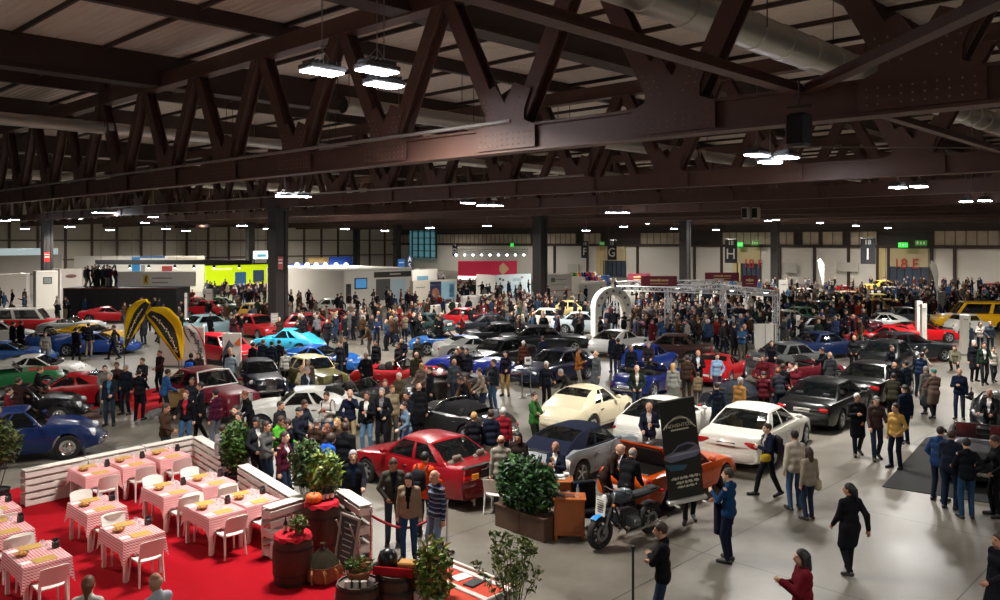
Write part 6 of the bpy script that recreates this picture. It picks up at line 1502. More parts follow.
p = G(561, 512); r = empty('side_table', (p.x, p.y + .1, 0), -.05); m = MB(); m.rbox((0, 0, .70), (.56, .5, .04), .01); m.build('top', CHW, r); m = MB(); m.rbox((0, -.2, .6), (.5, .03, .16), .005); m.rbox((0, .2, .6), (.5, .03, .16), .005); m.build('apron', CHW, r)
for x in (-.24, .24):
 for y in (-.2, .2): m = MB(); m.rbox((x, y, .34), (.05, .05, .68), .008); m.build('leg', CHW, r)
tag(r, 'small brown side table behind the wooden cabinet', 'table'); 
for i, (x, y, w, l, h, c_, nm) in enumerate(((-.05, -.02, .30, .2, .03, 'e6e2d8', 'white'), (-.05, .0, .26, .16, .05, 'c8ccd0', 'grey'), (.14, .1, .12, .14, .10, 'e8e6e0', 'upright white'))): m = MB(); m.rbox((0, 0, h / 2), (w, l, h), .006); m.box((0, -l / 2 - .001, h / 2), (w * .6, .002, h * .3), mi=1); o = m.build('paper_box' if i == 2 else 'magazine', [plastic(c_), plastic('4a4a50')]); o.location = (p.x + x, p.y + .1 + y, .72 + (.03 if i == 1 else 0)); tag(o, nm + ' printed matter on the small side table', 'magazine')
c = copy_tree(cp); q = G(497, 512); c.location = (q.x, q.y, 0); c.rotation_euler = (0, 0, RU + PI / 2 + .4); tag(c, 'white plastic chair left of the hedge planter', 'chair'); c = copy_tree(cp); q = G(528, 487); c.location = (q.x, q.y, 0); c.rotation_euler = (0, 0, .3); tag(c, 'white plastic chair behind the hedge planter', 'chair'); c = copy_tree(cp); q = G(556, 497); c.location = (q.x, q.y, 0); c.rotation_euler = (0, 0, -.6); tag(c, 'white plastic chair under the seated phone user', 'chair')
SEAT_AT = G(556, 497)
c = empty('cafe_table', G(484, 503), .2); m = MB(); m.rbox((0, 0, .55), (.62, .42, .04), .01); m.build('tabletop', WCH, c)
for x in (-.26, .26):
 for y in (-.16, .16): m = MB(); m.rbox((x, y, .265), (.05, .05, .53), .008); m.build('leg', WCH, c)
tag(c, 'low white table behind the red saloon, beside the chair', 'table')
p = G(589, 540); m = MB(); r = empty('draped_chair', (p.x, p.y + .55, 0), .3); 
m.rbox((0, 0, .44), (.42, .42, .05), .02); m.build('seat', BLACKP, r); m = MB(); m.grid([[Vector((-.26 + .52 * i / 8, .2 + .03 * math.sin(i * 2) + (.12 if j == 0 else 0) * .5, .25 + .72 * j / 6 + .02 * math.sin(i * 1.7))) for j in range(7)] for i in range(9)]); m.grid([[Vector((-.28 + .56 * i / 8, .10 - .05 * math.sin(i * 1.3), .22 + .76 * j / 6)) for j in range(7)] for i in range(9)]); m.rbox((0, .16, .97), (.5, .14, .06), .02); m.build('hanging_coat', cloth('17171b'), r, smooth=60)
for x in (-.19, .19):
 for y in (-.19, .19): m = MB(); m.tube([(x, y, .44), (x * 1.1, y * 1.1, 0)], .016, 6); m.build('leg', BLACKP, r)
tag(r, 'dark chair with a black coat over its back, beside the cabinet', 'chair')
p = Vector(((687 - 500) / FPX * 17.5, 17.5, 0)); r = empty('rollup_banner', (p.x, p.y, .58), .22); H = 2.12; Wd = .80; m = MB(); lean = RY(-.13) @ RX(.04)
def Lp(x, z, y=0): return lean @ Vector((x, y, z))
m.box(Lp(0, H / 2 + .08), (Wd, .012, H), M=lean); m.build('banner_sheet', plastic('17150f', .55), r); m = MB(); m.rbox(Lp(0, .05), (Wd + .08, .16, .09), .02, M=lean); m.box(Lp(-.3, .01), (.06, .5, .02)); m.box(Lp(.3, .01), (.06, .5, .02)); m.build('base_bar', mat('banner_base', 'c8c6c0', .4, .3), r); m = MB(); m.rbox(Lp(0, H + .09), (Wd + .02, .03, .03), .008, M=lean); m.tube([Lp(0, .1, .05), Lp(0, H + .08, .03)], .012, 6); m.build('support_pole', STEEL, r)
yf = -.02; CREAM = plastic('cfc8b4', .6)
m = MB(); m.tube([Lp(-.36 + .72 * i / 20, 1.62 + .20 * math.sin(PI * min(1, (i / 20) * 1.02)) ** .7 - (.05 if i > 15 else 0), yf) for i in range(21)], .012, 5); m.tube([Lp(-.30 + .6 * i / 16, 1.66 + .19 * math.sin(PI * i / 16) ** .8, yf) for i in range(17)], .007, 5); m.build('car_outline', CREAM, r)
def btext(s, size, x, z, c_=CREAM): o = text(s, size, c_, Lp(x, z, yf), 0, r, 'lettering', .004); o.rotation_euler = (lean.to_4x4() @ Matrix.Rotation(PI / 2, 4, 'X')).to_euler(); return o
btext('NOVENTO.it', .105, 0, 1.66)
m = MB(); m.box(Lp(0, 1.575, yf), (.40, .008, .03), M=lean); m.build('small_print', CREAM, r)
def scribble(mb, x0, x1, z, h):               # small print too fine to read
 q = x0; k = 0
 while q < x1: w_ = .018 + .012 * ((k * 7) % 3); mb.box(Lp(q + w_ / 2, z + h * .12 * ((k * 5) % 3 - 1), yf), (w_, .008, h * (.55 + .2 * (k % 3))), M=lean); q += w_ + .008 + (.02 if k % 5 == 4 else 0); k += 1
m = MB(); scribble(m, -.30, .34, .54, .06); scribble(m, -.20, .30, .44, .06); scribble(m, -.18, .26, .35, .05); m.build('contact_lines', CREAM, r)
m = MB(); poly = [(-.42, .98), (-.40, 1.06), (-.22, 1.12), (-.08, 1.24), (.14, 1.28), (.30, 1.24), (.40, 1.14), (.42, 1.02), (.30, .94), (0, .92), (-.28, .90)]; m.add([Lp(x, z, yf) for x, z in poly], [tuple(range(len(poly)))[::-1]]); m.build('printed_car', plastic('6c6c80', .4), r); m = MB(); poly = [(-.2, 1.10), (-.06, 1.21), (.14, 1.24), (.30, 1.18), (.10, 1.10)]; m.add([Lp(x, z, yf - .004) for x, z in poly], [tuple(range(len(poly)))[::-1]]); m.build('printed_car_window', plastic('1c1c26', .4), r); m = MB(); poly = [(-.42, .88), (-.2, .84), (.1, .80), (.0, .70), (-.3, .72)]; m.add([Lp(x, z, yf) for x, z in poly], [tuple(range(len(poly)))[::-1]]); m.build('printed_sea', plastic('2f5468', .5), r); m = MB(); poly = [(-.38, 1.03), (-.1, 1.07), (.38, 1.07), (.38, 1.04), (-.1, 1.02)]; m.add([Lp(x, z, yf - .004) for x, z in poly], [tuple(range(len(poly)))[::-1]]); m.build('printed_highlight', plastic('9a9ab0', .5), r); tag(r, 'tall black roll up banner with a printed car, carried beside the orange coupe', 'banner')
m = MB(); P = [G(882, 487), G(960, 499), G(1100, 520), G(1010, 425), G(926, 438)]; m.prism([(p.x, p.y) for p in P], 0, .014); o = m.build('floor_mat', mat('mat_black', '131211', .9, noise=.2, nscale=20)); tag(o, 'large black mat under the open black car at the right', 'mat')
# ------------------------------------------------------------------ the cars
car('wedge', '7c0812', 'RL', (462, 515), 136, 'red wedge shaped saloon seen from behind, black spoiler strip on its boot', rim='alloy', place='red wedge saloon', seats='6a6258')
c_ = CARLIST[-1]['o']; S = CARS['wedge']; m = MB(); m.rbox((-S['L'] / 2 + .05, 0, .99), (.10, 1.52, .05), .02); m.build('boot_spoiler', BLACKP, c_); m = MB(); m.rbox((-S['L'] / 2 - .015, 0, .80), (.03, .5, .20), .01); m.build('number_recess', BLACKP, c_); m = MB(); m.lathe([(.05, 0), (.001, .02)], (-S['L'] / 2 - .02, 0, .93), 10, M=RY(-PI / 2)); m.build('badge', CHROME, c_)
for q in (-.45, .45): m = MB(); m.rbox((-S['L'] / 2 - .035, q, .78), (.03, .22, .14), .02); m.build('indicator', AMBER, c_)
car('flat911', '83888b', 'RR', (557, 496), 49, 'silver cabriolet with dark blue fabric roof and red rear light strip', top='161c2e', place='silver cabriolet', plate=None, seats='20242c')
c_ = CARLIST[-1]['o']; m = MB(); m.rbox((-2.02, 0, .63), (.10, 1.12, .10), .03); m.build('light_strip', REDL, c_); m = MB(); m.grid([[Vector((-1.72 + .5 * i / 3, -.42 + .84 * j / 4, .80 + .10 * i / 3)) for j in range(5)] for i in range(4)]); m.rbox((-1.5, 0, .83), (.5, .8, .05), .02, M=None); m.build('engine_grille', BLACKP, c_)
car('bathtub', 'd9cdae', 'RL', (527, 435), 52, 'cream rounded classic coupe with louvred engine lid', rim='steel', bump='body', place='cream classic coupe', s=1.06)
c_ = CARLIST[-1]['o']; m = MB(); 
for k in range(6): m.rbox((-1.42 + .085 * k, 0, .735 + .036 * k), (.03, .56, .02), .006)
m.rbox((-1.2, 0, .80), (.56, .62, .02), .01, M=RY(-.40)); m.build('engine_lid_louvres', plastic('5a564c', .5), c_)
car('coupe', 'd6d3c8', 'RL', (691, 466), 54, 'large white coupe seen from behind with red tail lamps', place='large white coupe', seats='a08a68', plate='3c2c28')
car('gt', 'd2d0c8', 'RL', (604, 446), 50, 'white sloping hatchback coupe behind the man in the dark waistcoat', place='white sloping coupe')
car('targa', 'c04a0c', 'RR', (652, 520), 45, 'bright orange coupe with its rear lid raised', place='orange coupe', top='#1a1a18', seats='17140f')
c_ = CARLIST[-1]['o']; m = MB(); M = RY(.95); m.rbox((-1.05, 0, 1.10), (.72, 1.20, .05), .03, M=M); m.build('raised_lid', paint('b8400e'), c_); m = MB(); m.rbox((-1.08, 0, 1.06), (.62, 1.06, .03), .02, M=M); m.build('lid_lining', plastic('2a1410'), c_); m = MB(); m.rbox((-1.35, 0, .87), (.85, 1.16, .02), .01); m.build('open_bay', plastic('15110f'), c_); m = MB(); m.tube([(-1.5, .45, .86), (-1.22, .45, 1.25)], .015, 5); m.build('lid_prop', STEEL, c_)
car('limo', '0c0d0d', 'RL', (772, 428), 50, 'black saloon with red tail lamp parked right of the large white coupe', place='black saloon by the white coupe')
car('coupe', '0b0c0e', 'RL', (828, 404), 50, 'black coupe with pale interior second in the right hand row', place='second black car', seats='6c6c50')
car('saloon', '0c0e10', 'RL', (852, 378), 50, 'black car with bright windscreen third in the right hand row', place='third black car', seats='8a8460')
car('sedan', '16264a', 'C', (832, 359), 30, 'dark blue low car behind the third black car', place='dark blue low car')
car('limo', '22262a', 'FR', (950, 360), 10, 'dark grey estate like saloon with silver wheels at the right aisle', place='dark grey saloon at the aisle')
car('sport', 'b0101a', 'C', (884, 345), 160, 'red sports car left of the white totems', place='red sports car left of the totems', full=False)
car('sport', 'b40f16', 'FR', (966, 343), 0, 'red sports car with low nose right of the white totems', place='red sports car right of the totems', full=False)
car('sport', '5a0f1c', 'C', (846, 336), 150, 'maroon sports car behind the dark blue low car', place='maroon sports car', full=False)
car('mini', 'd4d2ca', 'C', (968, 334), 10, 'small white city car behind the red sports cars', place='small white city car', full=False)
car('van', 'f4b814', 'C', (976, 330), 165, 'yellow van with dark side stripe at the right edge', cat='van', place='yellow van', full=False)
car('beetle', 'd8d6ce', 'C', (1003, 318), 200, 'white rounded small car beyond the yellow van at the right edge', full=False)
car('roadster', '10141a', 'RL', (690, 422), 52, 'black roadster with dark fabric roof behind the large white coupe', place='black roadster', full=True)
c_ = CARLIST[-1]['o']; m = MB(); n = 10
m.grid([[Vector((-.75 + 1.2 * i / n, -.62 + 1.24 * j / n, .84 + .36 * (math.sin(PI * min(1, .08 + .92 * i / n * .98)) ** .4 if i > 0 else 0) * (1 - abs(2 * j / n - 1) ** 4))) for j in range(n + 1)] for i in range(n + 1)], flip=True); m.build('soft_top', cloth('20242c'), c_, smooth=60)
car('roadster', '12205a', 'C', (651, 392), 52, 'deep blue convertible behind the man in the dark green jacket', place='deep blue convertible')
car('bathtub', '10307e', 'C', (648, 372), 50, 'small royal blue coupe right of the dark blue saloon', full=False)
car('sedan', '11182c', 'FL', (531, 389), 226, 'dark blue saloon with bright windscreen behind the cream coupe', place='dark blue saloon', seats='2a2c34')
car('gt', 'c4c4c0', 'RL', (583, 356), 52, 'silver white sports coupe with red tail strip beside standing visitors', place='silver white sports coupe', full=False)
car('limo', '0f1418', 'C', (548, 352), 5, 'black saloon with silver wheel behind the dark blue saloon', place='black saloon behind the blue one', full=False)
car('sedan', '0c1014', 'C', (492, 366), 230, 'black car left of the dark blue saloon behind the barrier', full=False)
car('coupe', '0e1218', 'C', (508, 349), 5, 'black low car behind the barrier posts, second row', full=False)
car('sedan', '3a2420', 'C', (664, 360), 160, 'brown coupe behind the pale slung rope', place='brown coupe', full=False)
car('sport', 'a81018', 'C', (722, 380), 60, 'red car hidden behind the man in the light blue shirt', place='red car by the light blue shirt', full=False)
car('sedan', '4a4c4c', 'C', (784, 372), 30, 'grey silver racing coupe left of the third black car', place='grey racing coupe', full=False)
car('roadster', '5a1620', 'C', (800, 384), 20, 'dark red open racer beside the grey racing coupe', place='dark red open racer', full=False)
car('roadster', '222224', 'RL', (492, 453), 142, 'dark grey roadster with black cover behind the red wedge saloon', place='dark grey roadster')
c_ = CARLIST[-1]['o']; m = MB(); m.grid([[Vector((-.95 + 1.35 * i / n, -.66 + 1.32 * j / n, .83 + .33 * (math.sin(PI * (.06 + .90 * i / n)) ** .5) * (1 - abs(2 * j / n - 1) ** 4))) for j in range(n + 1)] for i in range(n + 1)], flip=True); m.build('cockpit_cover', cloth('19191b'), c_, smooth=60)
car('bathtub', '10234e', 'FR', (104, 457), 22, 'deep blue classic coupe with chrome bumper at the left edge', rim='steel', bump='chrome', place='deep blue classic coupe', s=1.08)
car('bathtub', '0b0c10', 'FR', (87, 424), 18, 'black classic convertible behind the deep blue coupe', rim='steel', bump='chrome', place='black classic convertible')
car('sport', 'a00f18', 'C', (72, 404), 196, 'low red sports car with gold wheel at the left', place='low red sports car')
car('sport', 'c6c4bc', 'C', (38, 382), 12, 'white sports car behind the low red one at the left', place='white sports car')
car('roadster', '1f6a3a', 'C', (10, 392), 30, 'green and red open racer at the left edge', place='green racer', full=False)
c_ = CARLIST[-1]['o']; m = MB(); m.rbox((1.2, 0, .86), (1.1, .9, .03), .02); m.build('red_bonnet_stripe', paint('b01a20'), c_)
car('saloon', '641222', 'FL', (271, 419), -42, 'maroon limousine with white framed windscreen and open door', place='maroon limousine', rim='steel')
c_ = CARLIST[-1]['o']; m = MB(); m.rbox((.15, -1.25, .70), (.06, .95, .62), .03); m.build('open_door', plastic('8a6c40', .5), c_); m = MB(); m.tube([(.18, -1.70, 1.0), (.18, -1.6, 1.45), (.1, -.95, 1.5)], .02, 6); m.build('door_window_frame', CHROME, c_)
S = CARS['saloon']; m = MB(); xa, xb_ = (S['cab'][0] - .5) * S['L'], (S['cab'][1] - .5) * S['L']
m.tube([(xa - .05, -.74, 1.05), (xb_ - .03, -.60, 1.52), (xb_, 0, 1.57), (xb_ - .03, .60, 1.52), (xa - .05, .74, 1.05), (xa + .06, 0, 1.06), (xa - .05, -.74, 1.05)], .03, 6); m.build('windscreen_frame', plastic('dcdcd8', .3), c_)
car('saloon', '0c1020', 'FL', (303, 398), -62, 'dark navy classic saloon behind the maroon limousine', place='navy classic saloon', rim='steel', s=.84)
car('saloon', '5c5830', 'FL', (366, 393), -52, 'olive classic car with cream roof behind the white convertible', place='olive car with cream roof', top='#cdbb88', rim='steel', s=.88)
car('flat911', 'c4c3bb', 'C', (303, 428), 190, 'white two door coupe behind the row of standing visitors', place='white coupe behind the visitors', s=1.05)
car('roadster', 'a4101a', 'C', (382, 392), -15, 'red roadster behind the man in black', place='red roadster')
car('roadster', '141416', 'C', (364, 411), -20, 'black open classic in front of the red roadster', place='black open classic', rim='steel')
car('bathtub', '2b8aa8', 'C', (288, 354), 172, 'turquoise coupe at the foot of the dark column', place='turquoise coupe', s=1.05)
car('sport', '17529a', 'C', (320, 370), -15, 'bright blue sports car in front of the turquoise coupe', place='bright blue sports car')
car('roadster', '1d5a9c', 'C', (446, 352), 10, 'mid blue open racer beyond the crowd in the centre', place='mid blue open racer', full=False)
car('roadster', '16267a', 'C', (478, 378), -20, 'dark blue open racer near the black car in the centre', place='dark blue open racer', full=False)
car('sport', '8a8a86', 'C', (478, 360), 15, 'grey sports coupe behind the dark blue open racer', full=False)
car('roadster', '2a2420', 'C', (438, 402), 215, 'black vintage tourer amid the crowd in the centre', place='black vintage tourer', rim='steel')
car('hatch', 'a01420', 'C', (225, 362), -40, 'small red hatchback beside the triangle poster board', place='red hatchback by the poster board', full=False)
car('sedan', '8fb0b8', 'C', (212, 336), 50, 'pale blue classic saloon behind the yellow flags', place='pale blue saloon', full=False)
car('mini', 'b01620', 'C', (205, 317), 175, 'small red car behind the white post at left', full=False)
car('sedan', '1f5a38', 'C', (222, 314), 0, 'green saloon in front of the lime screen', full=False)
car('gt', 'b03030', 'C', (200, 312), 10, 'red and white coupe before the black counter', full=False)
car('sport', 'b01a22', 'C', (110, 322), 20, 'red sports car before the black counter, left end', full=False)
car('roadster', '8c8e8c', 'C', (75, 334), 8, 'long silver open racer at the left', full=False, place='long silver racer')
car('sport', 'c89a1c', 'C', (92, 344), -10, 'yellow low car behind the silver racer', full=False)
car('sport', '173a7a', 'C', (100, 352), 15, 'blue sports car behind the yellow jacketed visitor at left', full=False)
car('roadster', '1c3a6a', 'C', (45, 352), 15, 'dark blue open racer at the left', full=False)
car('sport', '1a4a86', 'C', (8, 365), 20, 'blue sports car at the left edge', full=False)
car('van', 'a81c20', 'C', (24, 334), 12, 'red bus like van with white roof at the left', cat='van', top='#d8d4cc', full=False, s=.85)
car('hatch', 'c2beb4', 'C', (-4, 345), 30, 'white small van cut by the left edge', full=False)
car('sport', 'a41820', 'C', (340, 325), 0, 'red car in front of the white box stand, left of two', full=False)
car('sedan', 'cfccc4', 'C', (335, 315), 10, 'white saloon in front of the white box stand', full=False)
car('hatch', 'a82028', 'C', (310, 335), 15, 'red car at the foot of the dark column', full=False)
car('hatch', 'c8a040', 'C', (262, 322), -40, 'orange yellow car left of the dark column', full=False)
car('hatch', 'a02024', 'C', (258, 336), -40, 'red car left of the dark column, nearer one', full=False)
car('sedan', 'a01820', 'C', (460, 327), 160, 'red saloon in front of the three panel poster wall', full=False)
car('coupe', '101318', 'C', (492, 336), 10, 'black coupe right of the red saloon by the poster wall', full=False)
car('sedan', '283a3a', 'C', (425, 334), 150, 'dark green saloon before the white box stand', full=False)
car('sedan', 'a4b0b4', 'C', (592, 333), -12, 'silver blue estate like saloon left of the white arch', full=False, place='silver blue saloon')
car('sedan', 'c8b47c', 'C', (574, 318), -20, 'beige rally saloon behind the silver blue one', full=False)
car('sedan', 'bcb8ac', 'C', (552, 328), -20, 'pale grey saloon left of the silver blue one', full=False)
car('roadster', '8a4a7a', 'C', (648, 334), 10, 'purple pink open car under the truss frame, left', full=False)
car('beetle', '0e1a34', 'C', (755, 338), 10, 'navy curved car under the truss frame, right', full=False)
car('roadster', '2a3c80', 'C', (690, 340), 170, 'blue open car under the truss frame, middle', full=False)
car('sedan', '2f5a44', 'C', (828, 318), 20, 'green saloon before the back wall', full=False)
car('sedan', '3f6a50', 'C', (805, 326), 15, 'pale green saloon nearer than the other green one', full=False)
car('sedan', '8a9486', 'C', (790, 330), 10, 'grey green saloon right of the truss frame', full=False)
car('sedan', '2a3436', 'C', (800, 336), 12, 'dark teal saloon right of the truss frame', full=False)
car('sedan', 'd8d4c8', 'C', (806, 302), 10, 'white classic behind the green saloons', full=False)
car('sport', 'b81c20', 'C', (845, 296), 5, 'red sports car close to the back wall', full=False)
car('hatch', 'd0b080', 'C', (853, 306), 5, 'cream and orange car before the letter I', full=False)
car('sedan', 'd8d8d4', 'C', (893, 300), 5, 'white car before gate E', full=False)
car('sedan', 'c8b060', 'C', (880, 309), 5, 'mustard car before gate E', full=False)
car('hatch', 'c08030', 'C', (886, 316), 5, 'orange car before gate E', full=False)
car('sedan', 'd8b040', 'C', (885, 292), 5, 'yellow car close to gate E', full=False)
car('sedan', '3a4448', 'C', (906, 326), 10, 'dark grey saloon among the right crowd', full=False)
car('flat911', 'c8c8c2', 'C', (880, 334), 170, 'silver coupe behind the red sports cars', full=False)
car('hatch', 'a02024', 'C', (1000, 296), 0, 'red car far right by the back wall', full=False)
car('roadster', '0c0c0e', 'CF', (979, 492), 238, 'black open classic with dark red interior at the right edge', rim='steel', seats='6a1420', place='open black classic', s=1.05)
car('bathtub', '0a0a0c', 'C', (1000, 433), 60, 'black rounded car behind the open black classic at the right edge', place='black car at the right edge')
def cbox(o):
 b = [k for k in o.children if k.name.startswith('body')][0]; s = o.scale[0]
 xs = [v[0] * s for v in b.bound_box]; ys = [v[1] * s for v in b.bound_box]; return max(xs), max(ys)
def sat(A, B):
 best = None
 for o in (A, B):
  a = o.rotation_euler[2]
  for t in (a, a + PI / 2):
   ax = Vector((math.cos(t), math.sin(t), 0)); r = 0
   for q in (A, B):
    hx, hy = CBX[q.name]; qa = q.rotation_euler[2]; r += abs(hx * math.cos(qa - t)) + abs(hy * math.sin(qa - t))
   d = (B.location - A.location).dot(ax); pen = r + .12 - abs(d)
   if pen <= 0: return None
   if best is None or pen < best[0]: best = (pen, ax * (1 if d >= 0 else -1))
 return best
CBX = {c['o'].name: cbox(c['o']) for c in CARLIST}
START = {c['o'].name: c['o'].location.copy() for c in CARLIST}
for it in range(60):
 hit = False
 for i in range(len(CARLIST)):
  for j in range(i):
   A, B = CARLIST[i]['o'], CARLIST[j]['o']
   if (A.location - B.location).length > 6.5: continue
   q = sat(A, B)
   if q:
    hit = True; wa, wb = A.location.y ** 3, B.location.y ** 3; k = wa / (wa + wb)
    A.location -= q[1] * q[0] * k * .6; B.location += q[1] * q[0] * (1 - k) * .6
 if not hit: break
for c in CARLIST: c['p'] = c['o'].location.copy()
# ------------------------------------------------------------------ the motorcycle
def motorcycle():
 a, b = G(600, 549), G(656, 531); d = b - a; L = 1.45; r = empty('motorcycle', (a.x, a.y, 0), math.atan2(d.y, d.x))   # x from the front wheel to the rear
 for nm, x, rr in (('front_wheel', 0, .325), ('rear_wheel', L, .315)):
  m = MB(); pts = []; n = 28
  prof = [(rr - .10, -.045), (rr - .03, -.065), (rr, -.02), (rr, .02), (rr - .03, .065), (rr - .10, .045)]; m.lathe(prof, n=n, M=RX(PI / 2), cap=False); w = m.build(nm, RUBBER, r, smooth=50); w.location = (x, 0, rr); 
  q = MB(); q.lathe([(rr - .10, -.03), (rr - .12, -.025), (rr - .12, .025), (rr - .10, .03)], n=n, M=RX(PI / 2), cap=False); q.lathe([(.001, -.06), (.05, -.06), (.05, .06), (.001, .06)], n=12, M=RX(PI / 2))
  for k in range(9): R = RY(2 * PI * k / 9); q.box(R @ Vector(((rr - .1) / 2, 0, 0)), (rr - .1, .02, .03), M=R)
  q.build('rim', plastic('1a1a1c', .3), w); q = MB(); [q.lathe([(.09, s), (.16, s), (.16, s + .006), (.09, s + .006)], n=20, M=RX(PI / 2), cap=False) for s in ((-.075, .07) if x == 0 else (.07,))]; q.build('brake_disc', STEEL, w)
 m = MB(); [m.tube([(0, s, .33), (.12, s * .9, .62), (.34, s * .75, 1.02)], [.028, .026, .022], 8) for s in (-.11, .11)]; m.build('fork', STEEL, r); m = MB(); m.grid([[Vector((math.cos(t) * .37, y * .075, .325 + math.sin(t) * .37 - .02 * abs(y))) for y in (-1, -.5, 0, .5, 1)] for t in [.45 + 1.7 * i / 10 for i in range(11)]]); m.build('front_mudguard', paint('2a86c8'), r, smooth=60)
 m = MB(); m.tube([(.34, 0, .95), (.5, 0, .86), (.9, 0, .80), (1.3, 0, .82), (1.75, 0, .88)], .03, 8); m.tube([(.36, 0, .9), (.45, .12, .45), (.6, .14, .28), (.95, .14, .28), (1.05, .1, .6)], .022, 8); m.tube([(.36, 0, .9), (.45, -.12, .45), (.6, -.14, .28), (.95, -.14, .28), (1.05, -.1, .6)], .022, 8); m.build('frame', BLACKP, r)
 m = MB(); m.ell((.62, 0, .94), (.30, .155, .15), 14); m.build('fuel_tank', paint('3a4246'), r, smooth=180); m = MB(); m.ell((.60, 0, 1.0), (.2, .10, .10), 12); m.build('tank_pad', paint('6a7276'), r, smooth=180); m = MB(); m.rbox((1.14, 0, .90), (.62, .25, .09), .04); m.rbox((1.5, 0, .95), (.22, .2, .07), .03); m.build('seat', plastic('101012', .7), r)
 m = MB(); m.rbox((.72, 0, .50), (.44, .34, .30), .05); m.build('crankcase', plastic('2a2a2c', .4), r); 
 for s in (-1, 1):
  m = MB(); [m.rbox((.62, s * (.2 + .035 * k), .50), (.2, .022, .2), .02) for k in range(6)]; m.rbox((.62, s * .42, .50), (.17, .07, .15), .03); m.build('cylinder', plastic('4c4c4e', .35), r)
  m = MB(); m.tube([(.52, s * .3, .42), (.5, s * .25, .28), (.9, s * .2, .25), (1.7, s * .22, .33)], [.022, .022, .03, .045], 8); m.build('exhaust_pipe', CHROME, r, smooth=60)
 m = MB(); m.ell((.2, 0, .95), (.11, .11, .115), 12); m.build('headlamp', BLACKP, r, smooth=180); m = MB(); m.ell((.12, 0, .95), (.04, .09, .095), 12); m.build('headlamp_glass', CLEARL, r, smooth=180); m = MB(); m.tube([(.48, -.36, 1.06), (.36, -.2, 1.12), (.33, 0, 1.1), (.36, .2, 1.12), (.48, .36, 1.06)], .014, 8); m.build('handlebar', BLACKP, r)
 for s in (-1, 1): m = MB(); m.tube([(.40, s * .30, 1.1), (.34, s * .38, 1.26)], .008, 5); m.ell((.34, s * .39, 1.28), (.02, .06, .04), 8); m.build('mirror', BLACKP, r); m = MB(); m.ell((.2, s * .18, .86), (.03, .03, .03), 8); m.build('indicator', AMBER, r)
 m = MB(); m.grid([[Vector((L + math.cos(t) * .36, y * .09, .32 + math.sin(t) * .36)) for y in (-1, 0, 1)] for t in [.6 + 1.5 * i / 8 for i in range(9)]]); m.build('rear_mudguard', BLACKP, r, smooth=60); m = MB(); m.rbox((1.82, 0, .82), (.05, .14, .08), .02); m.build('taillight', REDL, r); m = MB(); m.tube([(.9, .12, .26), (.95, .42, .01)], .012, 6); m.build('side_stand', STEEL, r)
 m = MB(); m.box((.02, .0, .84), (.012, .26, .36), M=RY(.12)); m.build('show_card', plastic('d8d4c8', .7), r); m = MB(); [m.box((.005 - .012 * k * .1, 0, .96 - .045 * k), (.006, .18 - .04 * (k % 2), .016), M=RY(.12)) for k in range(6)]; m.build('card_print', plastic('3c3c3c'), r)
 tag(r, 'black motorcycle with blue front mudguard and white show card', 'motorcycle')
motorcycle()
# ------------------------------------------------------------------ the visitors
def PH(px, ytop, h=1.75):                        # where somebody h tall stands whose head top is seen there
 p = G(px, ytop, h); return Vector((p.x, p.y, 0))
CB = []
for c_ in CARLIST:
 o = c_['o']; body = [k for k in o.children if k.name.startswith('body')][0]
 xs = [v[0] for v in body.bound_box]; ys = [v[1] for v in body.bound_box]; s = o.scale[0]
 CB.append((o.location.copy(), o.rotation_euler[2], (max(xs) - min(xs)) / 2 * s, (max(ys) - min(ys)) / 2 * s))
def in_car(p, r):
 for c0, a, hx, hy in CB:
  d = p - c0
  if abs(d.x) + abs(d.y) > 8: continue
  x = d.x * math.cos(a) + d.y * math.sin(a); y = -d.x * math.sin(a) + d.y * math.cos(a)
  ex, ey = hx + r - abs(x), hy + r - abs(y)
  if ex > 0 and ey > 0: return (c0, a, x, y, ex, ey)
 return None
def nudge(p, r=.30, most=1.6):
 for _ in range(4):
  q = in_car(p, r)
  if not q: return p
  c0, a, x, y, ex, ey = q
  if ex < ey: x += math.copysign(ex + .02, x)
  else: y += math.copysign(ey + .02, y)
  p = Vector((c0.x + x * math.cos(a) - y * math.sin(a), c0.y + x * math.sin(a) + y * math.cos(a), 0))
 return p
BLK, NAV, GRY, BRN, JEA, DJE, KHA = '121214', '161d30', '5c5e60', '3c2a20', '3f5878', '232c3e', '8a7658'
def N(px, yt, head, h=1.75, **k):
 free = k.pop('free', False)
 p = PH(px, yt, h)
 if not free: p = nudge(p)
 k.setdefault('s', h / 1.75)
 pz = k.pop('p', {})
 o = person(p, head, pz, **k); PEOPLE[-1]['free'] = free; return o
S_ = dict
N(850, 483, 100, 1.68, p=S_(la='swing', ra='back', legs='step', yaw=35), top='16151a', style='coat', legs='15151a', hair='black', hs='tail', lab='person in long black coat with dark ponytail walking away over bare concrete')
N(729, 468, 140, 1.78, p=S_(la='phone', ra='fwd', legs='stand', yaw=15), top='17365a', style='shirt', legs='141a2c', hair='brown', lab='person in plain blue sweater standing alone with back turned, jacket over arm')
N(663, 522, 165, 1.75, p=S_(la='cross', ra='cross', legs='stand', nod=8), top=BLK, legs=DJE, hair='brown', lab='person in black jacket with arms crossed before the motorcycle, cut by bottom edge')
N(803, 549, 175, 1.66, p=S_(la='phone', ra='chest', legs='stand'), top='5c101c', style='puffer', legs=BLK, hair='black', hs='long', lab='person in dark red padded jacket cut by the bottom edge')
N(1000, 532, 190, 1.68, p=S_(la='fwd', ra='down', legs='stand'), top='13131a', style='coat', legs=BLK, hair='brown', hs='long', lab='person in dark coat cut by the right edge, near the bottom')
N(768, 423, 185, 1.74, p=S_(la='chest', ra='back', legs='walk'), top='1a2036', shirt='a8a49c', legs='16171c', hair='brown', lab='person in navy jacket with backpack striding left past the large white coupe')
